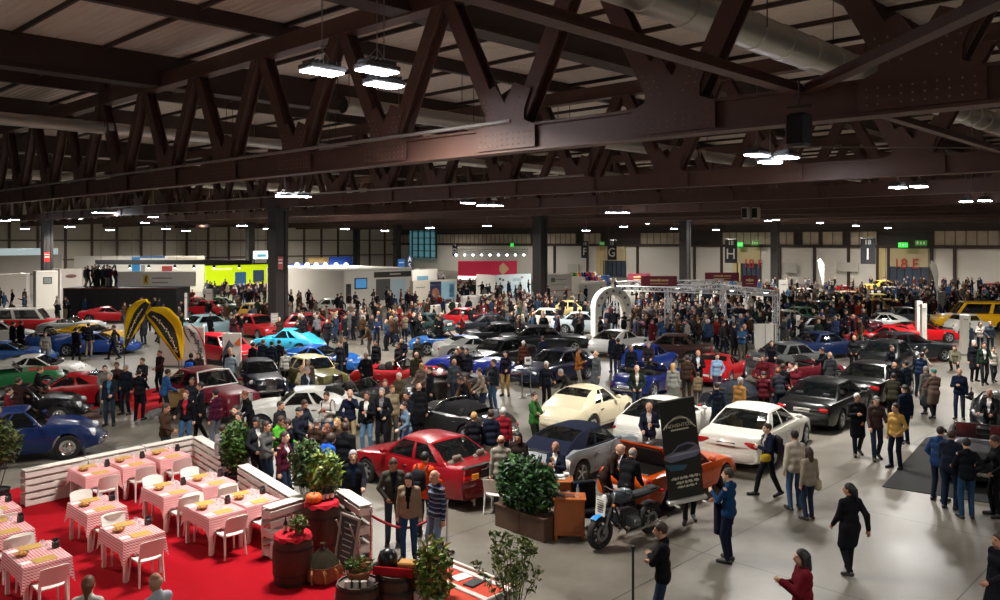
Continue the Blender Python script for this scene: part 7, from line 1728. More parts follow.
N(795, 430, 95, 1.80, p=S_(la='down', ra='down', legs='stand'), top='b8b0a0', style='jacket', legs=JEA, hair='black', lab='person in pale jacket with black shoulders and blue jeans, back turned')
N(809, 447, 110, 1.58, p=S_(la='down', ra='down', legs='stand'), top='8c8272', legs=DJE, hair='brown', hs='long', lab='smaller person with cream bag beside the pale jacketed one')
N(857, 395, 262, 1.76, p=S_(la='pocket', ra='chest', legs='step'), top='141418', style='coat', legs='1a1a20', hair='white', lab='white haired person in black coat walking towards the photographer')
N(876, 395, 262, 1.76, p=S_(la='fwd', ra='swing', legs='step'), top='3e3230', style='jacket', legs=DJE, hair='greycap', hs='cap', lab='person in flat cap and brown jacket beside the white haired walker')
N(896, 403, 215, 1.74, p=S_(la='pocket', ra='down', legs='stand', yaw=-20), top='b08c4c', style='shirt', legs='141a2a', hair='brown', lab='person in mustard yellow shirt with dark trousers at the black mat edge')
N(905, 385, 100, 1.76, p=S_(la='down', ra='down', legs='stand'), top=NAV, legs=NAV, hair='blackcap', hs='cap', lab='person in navy jacket and cap behind the mustard shirt')
N(893, 373, 60, 1.74, p=S_(la='fwd', ra='fwd', lean=15), top='2a281c', shirt='b8a040', legs=BLK, hair='black', lab='person in dark vest with yellow mark on the back by the second black car')
N(934, 369, 92, 1.70, p=S_(la='fwd', ra='fwd', legs='step'), top='5e4a42', style='coat', legs='141416', hair='teal', hs='beanie', lab='person in teal hat and brown coat pushing along the aisle')
N(926, 366, 95, 1.70, p=S_(la='down', ra='down', legs='step'), top='5a5854', style='coat', legs='1c2030', hair='grey', lab='person in grey coat left of the teal hat')
N(975, 369, 235, 1.74, p=S_(la='down', ra='chest', legs='stand', nod=10), top='151c30', legs=DJE, hair='bald', hs='fringe', lab='balding person in navy jacket behind the raised black bonnet')
N(990, 386, 220, 1.74, p=S_(la='fwd', ra='fwd', nod=15), top='17181c', shirt='c8c4bc', legs=BLK, hair='white', hs='fringe', lab='white haired person in black coat behind the open black car')
N(938, 427, 30, 1.74, p=S_(la='pocket', ra='fwd', lean=8), top='26406a', shirt='c88a1c', legs=DJE, hair='brown', lab='person in blue jacket with orange collar on the black mat')
N(950, 430, 40, 1.78, p=S_(la='fwd', ra='pocket', lean=8), top='1c2230', style='puffer', legs='1a2438', hair='brown', lab='person in dark padded jacket leaning to the open black car')
N(967, 438, 80, 1.76, p=S_(la='fwd', ra='hip', nod=10), top='13161c', style='shirt', shirt='d8d4cc', legs='24405c', hair='black', lab='person in black sweater and blue jeans, back turned, at the open black car')
N(997, 435, 170, 1.80, p=S_(la='pocket', ra='fwd', nod=15), top='121216', legs=BLK, hair='brown', lab='tall person in black at the right edge facing the open black car')
N(974, 340, 265, 1.78, p=S_(la='pocket', ra='down', legs='stand'), top='17181c', style='coat', legs=BLK, hair='white', lab='white haired person in black coat standing in the far right aisle')
N(984, 342, 255, 1.80, p=S_(la='fwd', ra='down', legs='step'), top='1c2a22', shirt='d0ccc4', legs='1c1e24', hair='brown', lab='person in dark green waistcoat in the far right aisle')
N(993, 347, 265, 1.50, p=S_(la='down', ra='down', legs='step'), top='c8c4bc', style='shirt', legs='23242a', hair='black', lab='youngster in white top in the far right aisle')
N(969, 322, 200, 1.74, p=S_(la='down', ra='pocket'), top='3a4454', legs=DJE, hair='brown'); N(980, 322, 260, 1.68, p=S_(la='chest', ra='chest'), top='b8aca4', style='shirt', legs=DJE, hair='brown', hs='long'); N(990, 321, 250, 1.74, p=S_(la='down', ra='pocket'), top='38424c', legs=DJE, hair='grey')
N(919, 345, 330, 1.66, p=S_(la='reach', ra='lap', lean=25), top='b8ac98', style='shirt', legs='17181c', hair='black', hs='long', lab='dark haired person in cream top leaning on the grey saloon')
N(909, 351, 40, 1.74, p=S_(la='fwd', ra='fwd', lean=20), top='1c2a44', legs=DJE, hair='brown'); N(891, 345, 300, 1.74, p=S_(la='down', ra='pocket'), top='161820', legs=BLK, hair='brown'); N(897, 362, 110, 1.74, p=S_(la='down', ra='down', lean=10), top='16181e', legs=DJE, hair='bald', hs='fringe'); N(906, 361, 120, 1.74, p=S_(la='fwd', ra='down'), top='1a2230', legs='24344c', hair='black'); N(879, 337, 240, 1.74, p=S_(la='pocket', ra='pocket'), top='1a1a1c', legs=BLK, hair='bald', hs='none')
N(955, 333, 235, 1.74, free=True, p=S_(legs='crouch', la='fwd', ra='lap', lean=15), top='6c6a58', legs='1c2018', hair='brown', lab='person crouching by the nose of the dark grey saloon')
N(825, 347, 190, 1.76, p=S_(la='point', ra='fwd', lean=10), top='14161c', legs=BLK, hair='black'); N(830, 352, 100, 1.76, p=S_(la='pocket', ra='pocket'), top='3c3e40', style='coat', legs='26282e', hair='bald', hs='fringe')
o = person(Vector((SEAT_AT.x, SEAT_AT.y, 0)), 245, dict(legs='sit', la='chest', ra='phone', nod=12), top='1b2232', style='jacket', shirt='c8c4bc', legs='3a4458', hair='bald', hs='fringe', lab='balding seated person in dark waistcoat looking at a phone behind the side table')
N(607, 439, 350, 1.74, free=True, p=S_(lean=28, la='fwd', ra='fwd', nod=15), top='2a1c18', style='coat', legs=BLK, hair='bald', hs='fringe', lab='balding person in dark brown coat bending over the orange coupe')
N(626, 447, 50, 1.74, free=True, p=S_(lean=22, la='fwd', ra='fwd', nod=15), top='131316', legs='1a1a20', hair='grey', hs='fringe', lab='person in black jacket bent over the orange coupe, back turned')
N(649, 402, 262, 1.76, p=S_(la='chest', ra='fwd', nod=10), top='191f30', shirt='c8c4bc', legs='3a3834', hair='bald', hs='fringe', lab='balding person in navy jacket standing left of the black roll up banner')
person(G(689, 521), 262, dict(la='fwd', ra='fwd', legs='step'), top='16161a', legs='16161a', hair='black', lab='person hidden behind the black roll up banner, only dark legs showing')
N(628, 367, 268, 1.78, p=S_(la='pocket', ra='pocket'), top='1c261e', shirt='b8b4a8', legs='2a3440', hair='bald', hs='fringe', lab='balding person in dark green jacket behind the white sloping coupe')
N(673, 363, 88, 1.70, p=S_(la='down', ra='down', yaw=-20), top='7c7c76', style='coat', legs='b8b0a0', hair='blond', hs='long', lab='blond person in pale grey coat, back turned, by the deep blue convertible')
N(687, 355, 95, 1.78, p=S_(la='down', ra='pocket'), top='33261e', legs='2e241e', hair='brown'); N(698, 372, 95, 1.32, p=S_(la='down', ra='fwd'), top='6e6048', legs='4a4844', hair='brown', lab='child in tan top beside the person in brown suit')
N(717, 353, 268, 1.74, p=S_(la='pocket', ra='down'), top='7c98b4', style='shirt', legs='2a3244', hair='black', lab='person in light blue shirt before the red car'); N(698, 350, 260, 1.78, p=S_(la='chest', ra='pocket'), top='15171e', shirt='c8ccd4', legs=BLK, hair='bald', hs='none'); N(709, 381, 105, 1.74, p=S_(la='fwd', ra='down'), top='1a2230', style='shirt', legs='22242c', hair='brown', lab='person in navy sweater standing left of the black roadster')
N(755, 379, 40, 1.76, p=S_(la='fwd', ra='down', lean=8), top='8a6434', style='coat', legs='2a2622', hair='grey', lab='person in camel coat behind the large white coupe'); N(750, 370, 60, 1.72, p=S_(la='fwd', ra='chest'), top='48141c', legs=BLK, hair='blackcap', hs='cap'); N(770, 363, 80, 1.76, p=S_(la='down', ra='fwd'), top='17181c', legs='8a7e6a', hair='brown'); N(778, 361, 200, 1.72, p=S_(la='phone', ra='down'), top='a8a094', legs=GRY, hair='black'); N(787, 368, 100, 1.74, p=S_(la='fwd', ra='fwd', lean=15), top='23262c', legs=DJE, hair='ginger'); N(796, 363, 250, 1.74, p=S_(la='down', ra='pocket'), top='5a1822', legs=BLK, hair='brown'); N(763, 355, 240, 1.74, p=S_(la='down', ra='pocket'), top='4e141a', legs=BLK, hair='brown')
N(781, 342, 250, 1.74, p=S_(la='fwd', ra='fwd'), top='1c1e26', legs=BLK, hair='brown'); N(751, 366, 300, 1.7, p=S_(la='fwd', ra='down'), top='48141a', legs=DJE, hair='black')
N(534, 392, 330, 1.76, p=S_(la='cross', ra='cross', yaw=-20), top='30602a', shirt='1c2018', legs='1e2218', hair='brown', lab='person in bright green and dark jacket with arms crossed left of the cream coupe')
N(546, 361, 290, 1.74, p=S_(la='fwd', ra='down', nod=10), top='14161e', legs=BLK, hair='white'); N(570, 364, 200, 1.74, p=S_(lean=40, la='fwd', ra='fwd'), top='2e2c2a', legs='6a6458', hair='grey', lab='grey haired person bending forward behind the cream coupe'); N(578, 347, 350, 1.80, p=S_(la='pocket', ra='chest'), top='8a501e', style='jacket', legs='8a8272', hair='brown', lab='tall person in rust brown jacket beside the dark blue saloon'); N(598, 351, 205, 1.80, p=S_(la='down', ra='down'), top='54565a', style='coat', legs='4a505a', hair='bald', hs='fringe', lab='balding person in long grey coat beside the dark blue saloon')
N(503, 410, 95, 1.72, p=S_(la='fwd', ra='down'), top='7c1a24', style='shirt', legs=DJE, hair='white', lab='white haired person in red sweater, back turned, beside the dark grey roadster'); N(491, 409, 100, 1.76, p=S_(la='down', ra='down'), top='171c2a', style='shirt', legs='b0aca4', hair='brown', lab='person in navy sweater, back turned, beside the dark grey roadster'); N(513, 430, 255, 1.66, p=S_(la='chest', ra='down', nod=12), top='241a18', style='jacket', legs=BLK, hair='black', hs='long', lab='dark haired person in brown jacket facing us left of the silver cabriolet'); N(501, 435, 85, 1.74, p=S_(la='down', ra='fwd'), top='8a8478', style='shirt', legs='3a3c44', hair='ginger', hs='fringe', lab='person in pale grey sweater, back turned, above the hedge planter')
N(461, 414, 85, 1.76, p=S_(la='down', ra='fwd'), top='14151c', shirt='c8c8c8', style='shirt', legs=BLK, hair='blond', lab='blond person in black sweater behind the red wedge saloon')
N(424, 452, 65, 1.74, p=S_(la='down', ra='fwd', nod=10), top='d0431a', style='puffer', legs='2a2c34', hair='black', lab='person in bright orange jacket beside the red wedge saloon'); N(393, 457, 285, 1.74, p=S_(la='down', ra='pocket', nod=18), top='3c3c34', shirt='1a202e', legs='3c4a5a', hair='brown', lab='person in olive jacket looking down left of the beige jacketed one'); N(409, 473, 265, 1.66, p=S_(la='down', ra='down', nod=20), top='8a7a64', shirt='141416', legs='26405e', hair='black', hs='long', lab='person in beige jacket and black scarf in front of the red wedge saloon')
STR = N(436, 469, 222, 1.76, p=S_(la='down', ra='down', legs='stand', nod=12), top='1c2a44', style='shirt', legs='6a7e94', hair='bald', hs='fringe', lab='balding person in striped blue sweater and pale jeans')
N(353, 450, 285, 1.76, p=S_(la='fwd', ra='down', legs='stand'), top='15161c', legs='24385a', shirt='1e2c4a', hair='grey', lab='grey haired person in black jacket right of the leafy plants'); N(345, 422, 80, 1.80, p=S_(la='down', ra='down'), top='131318', style='puffer', legs='1a1a20', hair='brown', lab='person in black quilted jacket, back turned, left of the red wedge saloon'); N(323, 434, 50, 1.74, p=S_(la='fwd', ra='fwd', lean=25), top='1f52b8', style='jacket', legs='1c2838', hair='brown', hs='hood', lab='person in bright blue hooded jacket bending behind the leafy plants'); N(311, 437, 20, 1.74, p=S_(la='fwd', ra='fwd'), top='39402a', legs=DJE, hair='brown', lab='person in olive green top behind the leafy plants'); N(316, 420, 70, 1.74, p=S_(la='fwd', ra='fwd', nod=15), top='35251e', legs=BRN, hair='greycap', hs='cap', lab='person in cap and brown jacket among those left of the red saloon'); N(327, 423, 230, 1.72, p=S_(la='fwd', ra='down'), top='2a201c', legs=BLK, hair='ginger')
N(284, 431, 345, 1.76, p=S_(la='fwd', ra='down', legs='stand'), top='451424', style='shirt', shirt='c8c4c0', legs=DJE, hair='brown', lab='person in burgundy sweater behind the pallet fence'); N(266, 421, 340, 1.76, p=S_(la='down', ra='fwd'), top='4a4a4a', style='shirt', legs='1c2434', hair='brown', lab='bearded person in grey sweater right of the round shrub'); N(256, 417, 330, 1.76, p=S_(la='down', ra='pocket'), top='202428', shirt='c0bcb4', legs=BLK, hair='blackcap', hs='cap', lab='person in cap and dark jacket just right of the round shrub'); N(279, 416, 340, 1.72, p=S_(la='fwd', ra='fwd', nod=20), top='47962a', style='jacket', legs='1e2838', hair='brown', lab='person in vivid green top in the crowd behind the burgundy sweater'); N(289, 418, 200, 1.74, p=S_(la='fwd', ra='phone', nod=15), top='14161e', legs=BLK, hair='brown', lab='person in black jacket facing the vivid green top')
N(327, 391, 262, 1.74, p=S_(la='chest', ra='phone', nod=15), top='b8b2aa', style='shirt', legs='2c4868', hair='brown', lab='person in white top with backpack, leaning on the white coupe'); N(350, 389, 280, 1.78, p=S_(la='mouth', ra='pocket'), top='171c30', style='shirt', legs='9a8868', hair='bald', hs='fringe', lab='balding person in navy sweater and khaki trousers before the white coupe'); N(367, 391, 262, 1.78, p=S_(la='chest', ra='down'), top='15161a', shirt='d0ccc4', legs='52708a', hair='brown', lab='person in black jacket with white shirt and pale jeans before the white coupe'); N(382, 388, 265, 1.80, p=S_(la='pocket', ra='chest'), top='141519', shirt='6a6a6c', legs='1c1c22', hair='grey', lab='grey haired person in black jacket and grey scarf in the standing row'); N(392, 385, 300, 1.76, p=S_(la='down', ra='fwd'), top='83765e', legs='4a4438', hair='ginger', lab='person in beige raincoat in the standing row'); N(386, 379, 280, 1.74, p=S_(la='down', ra='down'), top='2c2a2c', legs=BLK, hair='ginger'); N(407, 391, 240, 1.76, p=S_(la='fwd', ra='down'), top='15171f', legs=BLK, hair='black'); N(406, 401, 215, 1.68, p=S_(la='fwd', ra='hip', lean=8), top='5f7386', style='shirt', legs='3a5678', hair='brown', lab='person in washed denim blue top behind the red wedge saloon'); N(410, 374, 240, 1.76, p=S_(la='fwd', ra='chest'), top='4a4232', legs=BRN, hair='white', lab='white haired person in tweed jacket in the central crowd'); N(419, 383, 110, 1.78, p=S_(la='down', ra='down'), top='16161a', style='coat', legs=BLK, hair='bald', hs='fringe', lab='balding person in black coat, back turned, in the central crowd')
N(303, 399, 330, 1.74, p=S_(la='fwd', ra='fwd', nod=20), top='252a36', legs=DJE, hair='brown'); N(298, 407, 340, 1.70, p=S_(la='phone', ra='fwd', nod=10), top='1a1e28', legs='8a98a8', hair='blackcap', hs='beanie'); N(280, 401, 340, 1.74, p=S_(la='pocket', ra='down'), top='23252a', legs=DJE, hair='brown')
N(337, 421, 250, 1.68, p=S_(la='down', ra='fwd'), top='3c2c24', legs=BLK, hair='blond', hs='long')
N(165, 403, 350, 1.72, p=S_(la='down', ra='fwd', nod=10), top='3b2a20', style='jacket', legs='28323a', hair='brown', lab='person in brown jacket just behind the back corner of the pallet fence'); N(186, 390, 270, 1.74, p=S_(la='down', ra='fwd', legs='step'), top='14141a', shirt='a8242c', style='shirt', legs='3c5c7c', hair='ginger', lab='person in black top with red strap and blue jeans by the maroon limousine'); N(201, 382, 200, 1.76, p=S_(la='down', ra='down', legs='step'), top='17171c', shirt='b8b4ac', legs=BLK, hair='brown', lab='person in black suit leaning at the maroon limousine'); N(216, 389, 150, 1.74, p=S_(la='down', ra='fwd'), top='43142a', style='shirt', legs='5a6068', hair='black', lab='person in plum sweater by the maroon limousine'); N(251, 389, 215, 1.74, p=S_(la='fwd', ra='fwd', lean=15), top='141418', legs=BLK, hair='ginger'); N(236, 405, 250, 1.74, p=S_(la='down', ra='down'), top='23201e', legs=BLK, hair='brown'); N(239, 413, 260, 1.72, p=S_(la='down', ra='down'), top='4c1c1a', legs=BLK, hair='brown', lab='person in rust red top just behind the round shrub'); N(222, 424, 60, 1.5, p=S_(la='down', ra='down'), top='a8acb0', legs='3c4c66', hair='brown', lab='shorter person in white top left of the round shrub'); N(192, 377, 280, 1.72, p=S_(la='down', ra='down'), top='20222a', legs=BLK, hair='brown')
N(110, 372, 275, 1.76, p=S_(la='fwd', ra='down', legs='stand'), top='1b2026', shirt='40688a', legs='24303c', hair='grey', lab='grey haired person in dark jacket standing right of the low red sports car'); N(126, 364, 255, 1.76, p=S_(la='down', ra='pocket'), top='171b24', legs='1c2026', hair='grey'); N(139, 369, 92, 1.74, p=S_(la='fwd', ra='fwd'), top='16161a', style='shirt', legs='17171c', hair='black', lab='person all in black, back turned, on the red carpet piece'); N(117, 362, 280, 1.72, p=S_(la='down', ra='down'), top='3a2c28', legs=DJE, hair='brown'); N(104, 365, 300, 1.7, p=S_(la='down', ra='fwd'), top='6a6862', legs=GRY, hair='brown'); N(164, 369, 40, 1.74, p=S_(la='fwd', ra='fwd', lean=10), top='2a5282', style='jacket', legs='1c2230', hair='black', lab='person in blue jacket at the open limousine door'); N(131, 358, 250, 1.72, p=S_(la='chest', ra='chest'), top='26242a', legs=BLK, hair='brown')
N(191, 353, 92, 1.76, p=S_(la='down', ra='down'), top='1e2228', legs=BLK, hair='black', lab='person with bright blue backpack beside the white script flag'); N(199, 352, 250, 1.66, p=S_(la='down', ra='fwd'), top='38302c', legs=BLK, hair='brown', hs='long'); N(232, 350, 95, 1.74, p=S_(la='down', ra='pocket'), top='8a98a4', style='shirt', legs='22262e', hair='bald', hs='fringe', lab='balding person in pale grey shirt before the triangle poster board'); N(244, 347, 80, 1.80, p=S_(la='down', ra='down'), top='15181c', style='coat', legs=BLK, hair='bald', hs='fringe', lab='balding person in black coat right of the triangle poster board'); N(160, 350, 240, 1.7, p=S_(la='fwd', ra='down'), top='2c1a1e', legs=BLK, hair='brown')
N(76, 327, 80, 1.76, p=S_(la='fwd', ra='down', legs='step'), top='16161c', legs='17171c', hair='black'); N(90, 322, 100, 1.78, p=S_(la='pocket', ra='down', legs='stand'), top='1b1c22', shirt='c8981c', legs='8a7250', hair='brown', lab='person with yellow jacket and tan trousers on the blue carpet patch'); N(114, 325, 200, 1.76, p=S_(la='swing', ra='back', legs='walk'), top='191b20', legs='1c1f28', hair='brown', lab='person in black striding left of the yellow flags'); N(46, 331, 300, 1.70, p=S_(la='down', ra='fwd'), top='74706a', legs=GRY, hair='brown'); N(34, 367, 30, 1.72, p=S_(la='fwd', ra='fwd', lean=12), top='121216', legs=BLK, hair='ginger', lab='person in black between the two classic convertibles at the left'); N(23, 374, 60, 1.70, p=S_(la='fwd', ra='down'), top='2c1c1a', legs=BLK, hair='brown'); N(13, 321, 60, 1.8, p=S_(la='down', ra='down'), top='121217', style='coat', legs=BLK, hair='black'); N(23, 320, 70, 1.8, p=S_(la='down', ra='down'), top='14141a', style='coat', legs=BLK, hair='black')
N(8, 387, 40, 1.7, p=S_(la='fwd', ra='down'), top='5a1a20', legs=BLK, hair='brown'); N(4, 398, 60, 1.7, p=S_(la='fwd', ra='down'), top='2c2220', legs=BLK, hair='grey')
N(88, 576, 95, 1.64, p=S_(la='down', ra='fwd', yaw=10), top='d8d2ca', style='shirt', legs=BLK, hair='ginger', hs='tail', lab='waitress like person with reddish hair and white shirt at the bottom edge'); N(157, 573, 150, 1.70, p=S_(la='down', ra='fwd', nod=8), top='b4bcc6', style='shirt', legs='1c1e26', hair='bald', hs='fringe', lab='balding person in pale blue shirt on the red carpet at the bottom edge')
N(306, 366, 340, 1.76, p=S_(la='fwd', ra='down', nod=12), top='26303c', shirt='b8b8b8', legs='2a2c34', hair='grey', lab='person in slate blue suit beside the olive classic'); N(318, 362, 240, 1.78, p=S_(la='fwd', ra='chest', nod=10), top='c0b494', style='coat', legs='9a8e74', hair='bald', hs='fringe', lab='person in long cream jacket beside the olive classic'); N(310, 359, 270, 1.72, p=S_(la='down', ra='down'), top='5c4e42', legs=BRN, hair='grey'); N(366, 352, 268, 1.78, p=S_(la='down', ra='pocket'), top='141518', legs='1a1c20', hair='grey', lab='person all in black facing us before the red roadster')
N(422, 353, 95, 1.76, p=S_(la='down', ra='pocket'), top='3a3626', style='coat', legs=BLK, hair='bald', hs='fringe', lab='balding person in olive coat, back turned, in the centre'); N(442, 356, 300, 1.74, p=S_(la='chest', ra='down'), top='40444a', legs=DJE, hair='bald', hs='fringe'); N(435, 347, 260, 1.76, p=S_(la='down', ra='fwd'), top='17171a', legs='7a6c54', hair='brown'); N(463, 374, 200, 1.76, p=S_(la='fwd', ra='fwd', lean=25), top='16161a', style='coat', legs=BLK, hair='brown', lab='person in black coat leaning forward in the central crowd'); N(484, 367, 200, 1.74, p=S_(la='fwd', ra='fwd', lean=14), top='85796a', style='shirt', legs=DJE, hair='brown', lab='person in oatmeal sweater leaning in the central crowd'); N(494, 359, 215, 1.82, p=S_(la='down', ra='pocket'), top='25282e', style='jacket', legs='38506a', hair='brown', lab='tall person in charcoal jacket and jeans left of the barrier'); N(503, 351, 250, 1.76, p=S_(la='fwd', ra='down'), top='1c1826', legs='9a7c4c', hair='brown', lab='person in dark top and sand trousers left of the barrier'); N(452, 379, 250, 1.66, p=S_(la='fwd', ra='fwd'), top='4c3422', style='coat', legs=BLK, hair='brown', hs='long', lab='long haired person in brown fur coat in the central crowd'); N(402, 337, 265, 1.78, p=S_(la='fwd', ra='down', legs='stand'), top='15171f', legs='17181e', hair='brown'); N(394, 344, 230, 1.74, p=S_(la='fwd', ra='down'), top='1c1c20', legs=BLK, hair='brown'); N(418, 337, 250, 1.74, p=S_(la='down', ra='down'), top='282a28', legs=BLK, hair='brown'); N(411, 364, 240, 1.7, p=S_(la='fwd', ra='fwd'), top='6a5a50', legs=BLK, hair='blond', hs='long'); N(430, 366, 200, 1.74, p=S_(la='down', ra='down'), top='1a1c22', legs=BLK, hair='brown'); N(446, 347, 200, 1.72, p=S_(la='down', ra='down'), top='202228', legs=BLK, hair='brown'); N(470, 349, 250, 1.72, p=S_(la='down', ra='down'), top='26262e', legs=BLK, hair='brown'); N(376, 340, 240, 1.72, p=S_(la='down', ra='down'), top='1a1a20', legs=BLK, hair='brown')
N(263, 339, 80, 1.74, p=S_(la='down', ra='down'), top='1c2430', legs=BLK, hair='ginger'); N(272, 341, 90, 1.74, p=S_(la='down', ra='down'), top='181c28', legs=BLK, hair='brown'); N(279, 340, 85, 1.74, p=S_(la='down', ra='down'), top='1a1a22', legs=BLK, hair='black'); N(289, 349, 120, 1.6, p=S_(la='down', ra='fwd'), top='b0aca4', legs=BLK, hair='brown'); N(351, 335, 200, 1.78, p=S_(la='down', ra='down'), top='121419', legs=BLK, hair='brown'); N(255, 343, 60, 1.74, p=S_(la='down', ra='down'), top='17181d', legs=BLK, hair='black'); N(340, 341, 250, 1.74, p=S_(la='down', ra='fwd'), top='22242c', legs=DJE, hair='brown')
N(534, 342, 100, 1.72, p=S_(la='down', ra='down'), top='4a2c20', legs=BLK, hair='white'); N(543, 336, 100, 1.74, p=S_(la='down', ra='down'), top='1e2434', legs=BLK, hair='brown'); N(616, 334, 95, 1.78, p=S_(la='down', ra='pocket'), top='1a2032', legs=DJE, hair='brown'); N(625, 337, 110, 1.76, p=S_(la='down', ra='pocket'), top='16161c', legs='2a3448', hair='brown'); N(640, 346, 260, 1.74, p=S_(la='down', ra='down'), top='16181f', style='coat', legs=BLK, hair='grey'); N(652, 342, 250, 1.74, p=S_(la='fwd', ra='fwd'), top='30282a', legs='8c8474', hair='grey')
for it in range(12):
 for i in range(len(PEOPLE)):
  for j in range(i):
   a, b = PEOPLE[i]['o'], PEOPLE[j]['o']; d = (a.location - b.location); d.z = 0
   if d.length < .56:
    f, n_ = (a, b) if a.location.y > b.location.y else (b, a); k = (.58 - d.length) * .55; r_ = f.location.normalized(); f.location.x += r_.x * k; f.location.y += r_.y * k
    r_ = n_.location.normalized(); n_.location.x -= r_.x * k * .5; n_.location.y -= r_.y * k * .5
for d in PEOPLE:
 if not d.get('free', True): d['o'].location = nudge(d['o'].location.copy(), .28)
 d['p'] = d['o'].location.copy()
def stripes(o, a, b):
 mm = mat('striped_knit', a, .9); nt = mm.node_tree; bs = nt.nodes['Principled BSDF']; tc = nt.nodes.new('ShaderNodeTexCoord'); sp = nt.nodes.new('ShaderNodeSeparateXYZ'); nt.links.new(tc.outputs['Object'], sp.inputs[0])
 w = nt.nodes.new('ShaderNodeMath'); w.operation = 'MULTIPLY'; w.inputs[1].default_value = 11; nt.links.new(sp.outputs['Z'], w.inputs[0]); f = nt.nodes.new('ShaderNodeMath'); f.operation = 'FRACT'; nt.links.new(w.outputs[0], f.inputs[0])
 cr = nt.nodes.new('ShaderNodeValToRGB'); cr.color_ramp.interpolation = 'CONSTANT'; e = cr.color_ramp.elements; e[0].color = (*srgb(a), 1); e[1].position = .62; e[1].color = (*srgb(b), 1); q = e.new(.80); q.color = (*srgb('3a5070'), 1); nt.links.new(f.outputs[0], cr.inputs[0]); nt.links.new(cr.outputs[0], bs.inputs['Base Color'])
 for c in o.children:
  if c.name.startswith('shirt'): slot(c, 0, mm); slot(c, 1, mm)
stripes(STR, '1a2238', '8a98a8')
def on_person(P, dx, dy, z):
 q = RZ(P.rotation_euler[2]) @ Vector((dx, dy, 0)) * P.scale[0]; return (P.location.x + q.x, P.location.y + q.y, z * P.scale[0])
def find(txt): return [d['o'] for d in PEOPLE if d['lab'] and txt in d['lab']][0]
def backpack(P, col, lab, lean=0):
 r = empty('backpack', on_person(P, 0, -.24, 1.02), P.rotation_euler[2]); m = MB(); m.rbox((0, 0, .20), (.30, .17, .44), .06); m.rbox((0, -.10, .12), (.24, .07, .20), .03); m.build('pack', cloth(col), r, smooth=50); m = MB(); [m.tube([(s * .10, .07, .38), (s * .13, .17, .47), (s * .13, .33, .40), (s * .13, .34, .2), (s * .12, .1, .04)], .016, 5) for s in (-1, 1)]; m.build('strap', plastic('16161a', .8), r); tag(r, lab, 'backpack')
backpack(find('bright blue backpack'), '1a4fb0', 'bright blue backpack worn beside the white script flag'); backpack(find('navy jacket with backpack'), '2c2430', 'dark backpack on the person striding past the white coupe'); backpack(find('white top with backpack'), '1c1c22', 'dark backpack on the person in white top by the white coupe'); backpack(find('bright orange jacket'), '1c1c20', 'black backpack on the bright orange jacket')
def bag(P, dx, dy, z, col, lab, s=1.0):
 r = empty('bag', on_person(P, dx, dy, z), P.rotation_euler[2]); m = MB(); m.rbox((0, 0, 0), (.12 * s, .30 * s, .24 * s), .04); m.build('pouch', cloth(col), r, smooth=50); m = MB(); m.tube([(0, -.12 * s, .1 * s), (0, -.08 * s, .26 * s), (0, .08 * s, .26 * s), (0, .12 * s, .1 * s)], .01, 5); m.build('handle', plastic('2a2420', .7), r); tag(r, lab, 'bag')
bag(find('cream bag'), .26, .1, .82, 'b0a488', 'cream shoulder bag beside the pale jacketed person', 1.1); bag(find('navy jacket with backpack'), -.24, .16, .98, 'c0a030', 'yellow waist bag on the person striding past the white coupe', .8); bag(find('teal hat'), .0, .55, .5, '23282c', 'dark bag pushed before the person in teal hat', 1.5); bag(find('raised black bonnet'), -.36, .1, .85, '16181c', 'black bag held behind the raised black bonnet', 1.1)
def device(P, col, lab, dx=-.03, dy=.36, z=1.26):
 m = MB(); m.rbox((0, 0, 0), (.08, .012, .15), .006); m.rbox((0, -.007, 0), (.07, .004, .13), .002, mi=1); o = m.build('phone', [plastic(col), plastic('20242a', .1)]); o.location = on_person(P, dx, dy, z); o.rotation_euler = (-.6, 0, P.rotation_euler[2]); tag(o, lab, 'phone')
device(find('white top with backpack'), 'c01c2a', 'red phone held before the white coupe'); device(find('plain blue sweater'), 'd0ccc4', 'pale phone held by the person in plain blue sweater', .1, .36, 1.25); device(find('looking at a phone'), 'c8b048', 'yellowish phone held by the seated person', -.05, .34, .98)
P = find('plain blue sweater'); r = empty('carried_coat', on_person(P, .24, .30, .98), P.rotation_euler[2]); m = MB(); m.grid([[Vector((.02 + .05 * math.sin(i * 1.1) + (.05 if j > 6 else 0), -.20 + .34 * i / 6, -.62 + .62 * j / 6 if j <= 6 else -.02 - .4 * (j - 6) / 3)) + (Vector((.12, 0, 0)) if j > 6 else Vector((0, 0, 0))) for j in range(10)] for i in range(7)]); o = m.build('draped_cloth', cloth('161a28'), r, smooth=60); md = o.modifiers.new('thick', 'SOLIDIFY'); md.thickness = .05; tag(r, 'dark coat draped over the arm of the person in blue sweater', 'coat')
NEAR = len(PEOPLE)
# ---- the farther visitors: filling the aisles between the cars, more of them the farther one looks
rg = random.Random(11)
TOPS = ['16161a'] * 9 + ['1c2130', '1a1c24', '22242a', '2a2c32', '3a3c40', '2c221c', '41301f', '5a5a5c', '4a161c', '23304e', '24364e', '6a5e4c', '8a857c', '3a3628', '2c181e', '1e2e24', '6a6a6a', '4a3626', '6a2018', '2e4c6c']
LEGS = ['16161a'] * 5 + ['1e2636', '28384e', '3c5470', '4a4640', '6a604e', '20201e']
HA = ['brown'] * 5 + ['black'] * 4 + ['grey'] * 3 + ['white', 'bald', 'bald', 'blond', 'ginger', 'blackcap']
FP = [dict(la='down', ra='down'), dict(la='pocket', ra='down', yaw=15), dict(la='phone', ra='chest', nod=12), dict(la='swing', ra='back', legs='walk'), dict(la='fwd', ra='fwd', lean=14, nod=10), dict(la='cross', ra='cross', yaw=-15), dict(la='down', ra='point', legs='step'), dict(la='hip', ra='down', legs='step')]
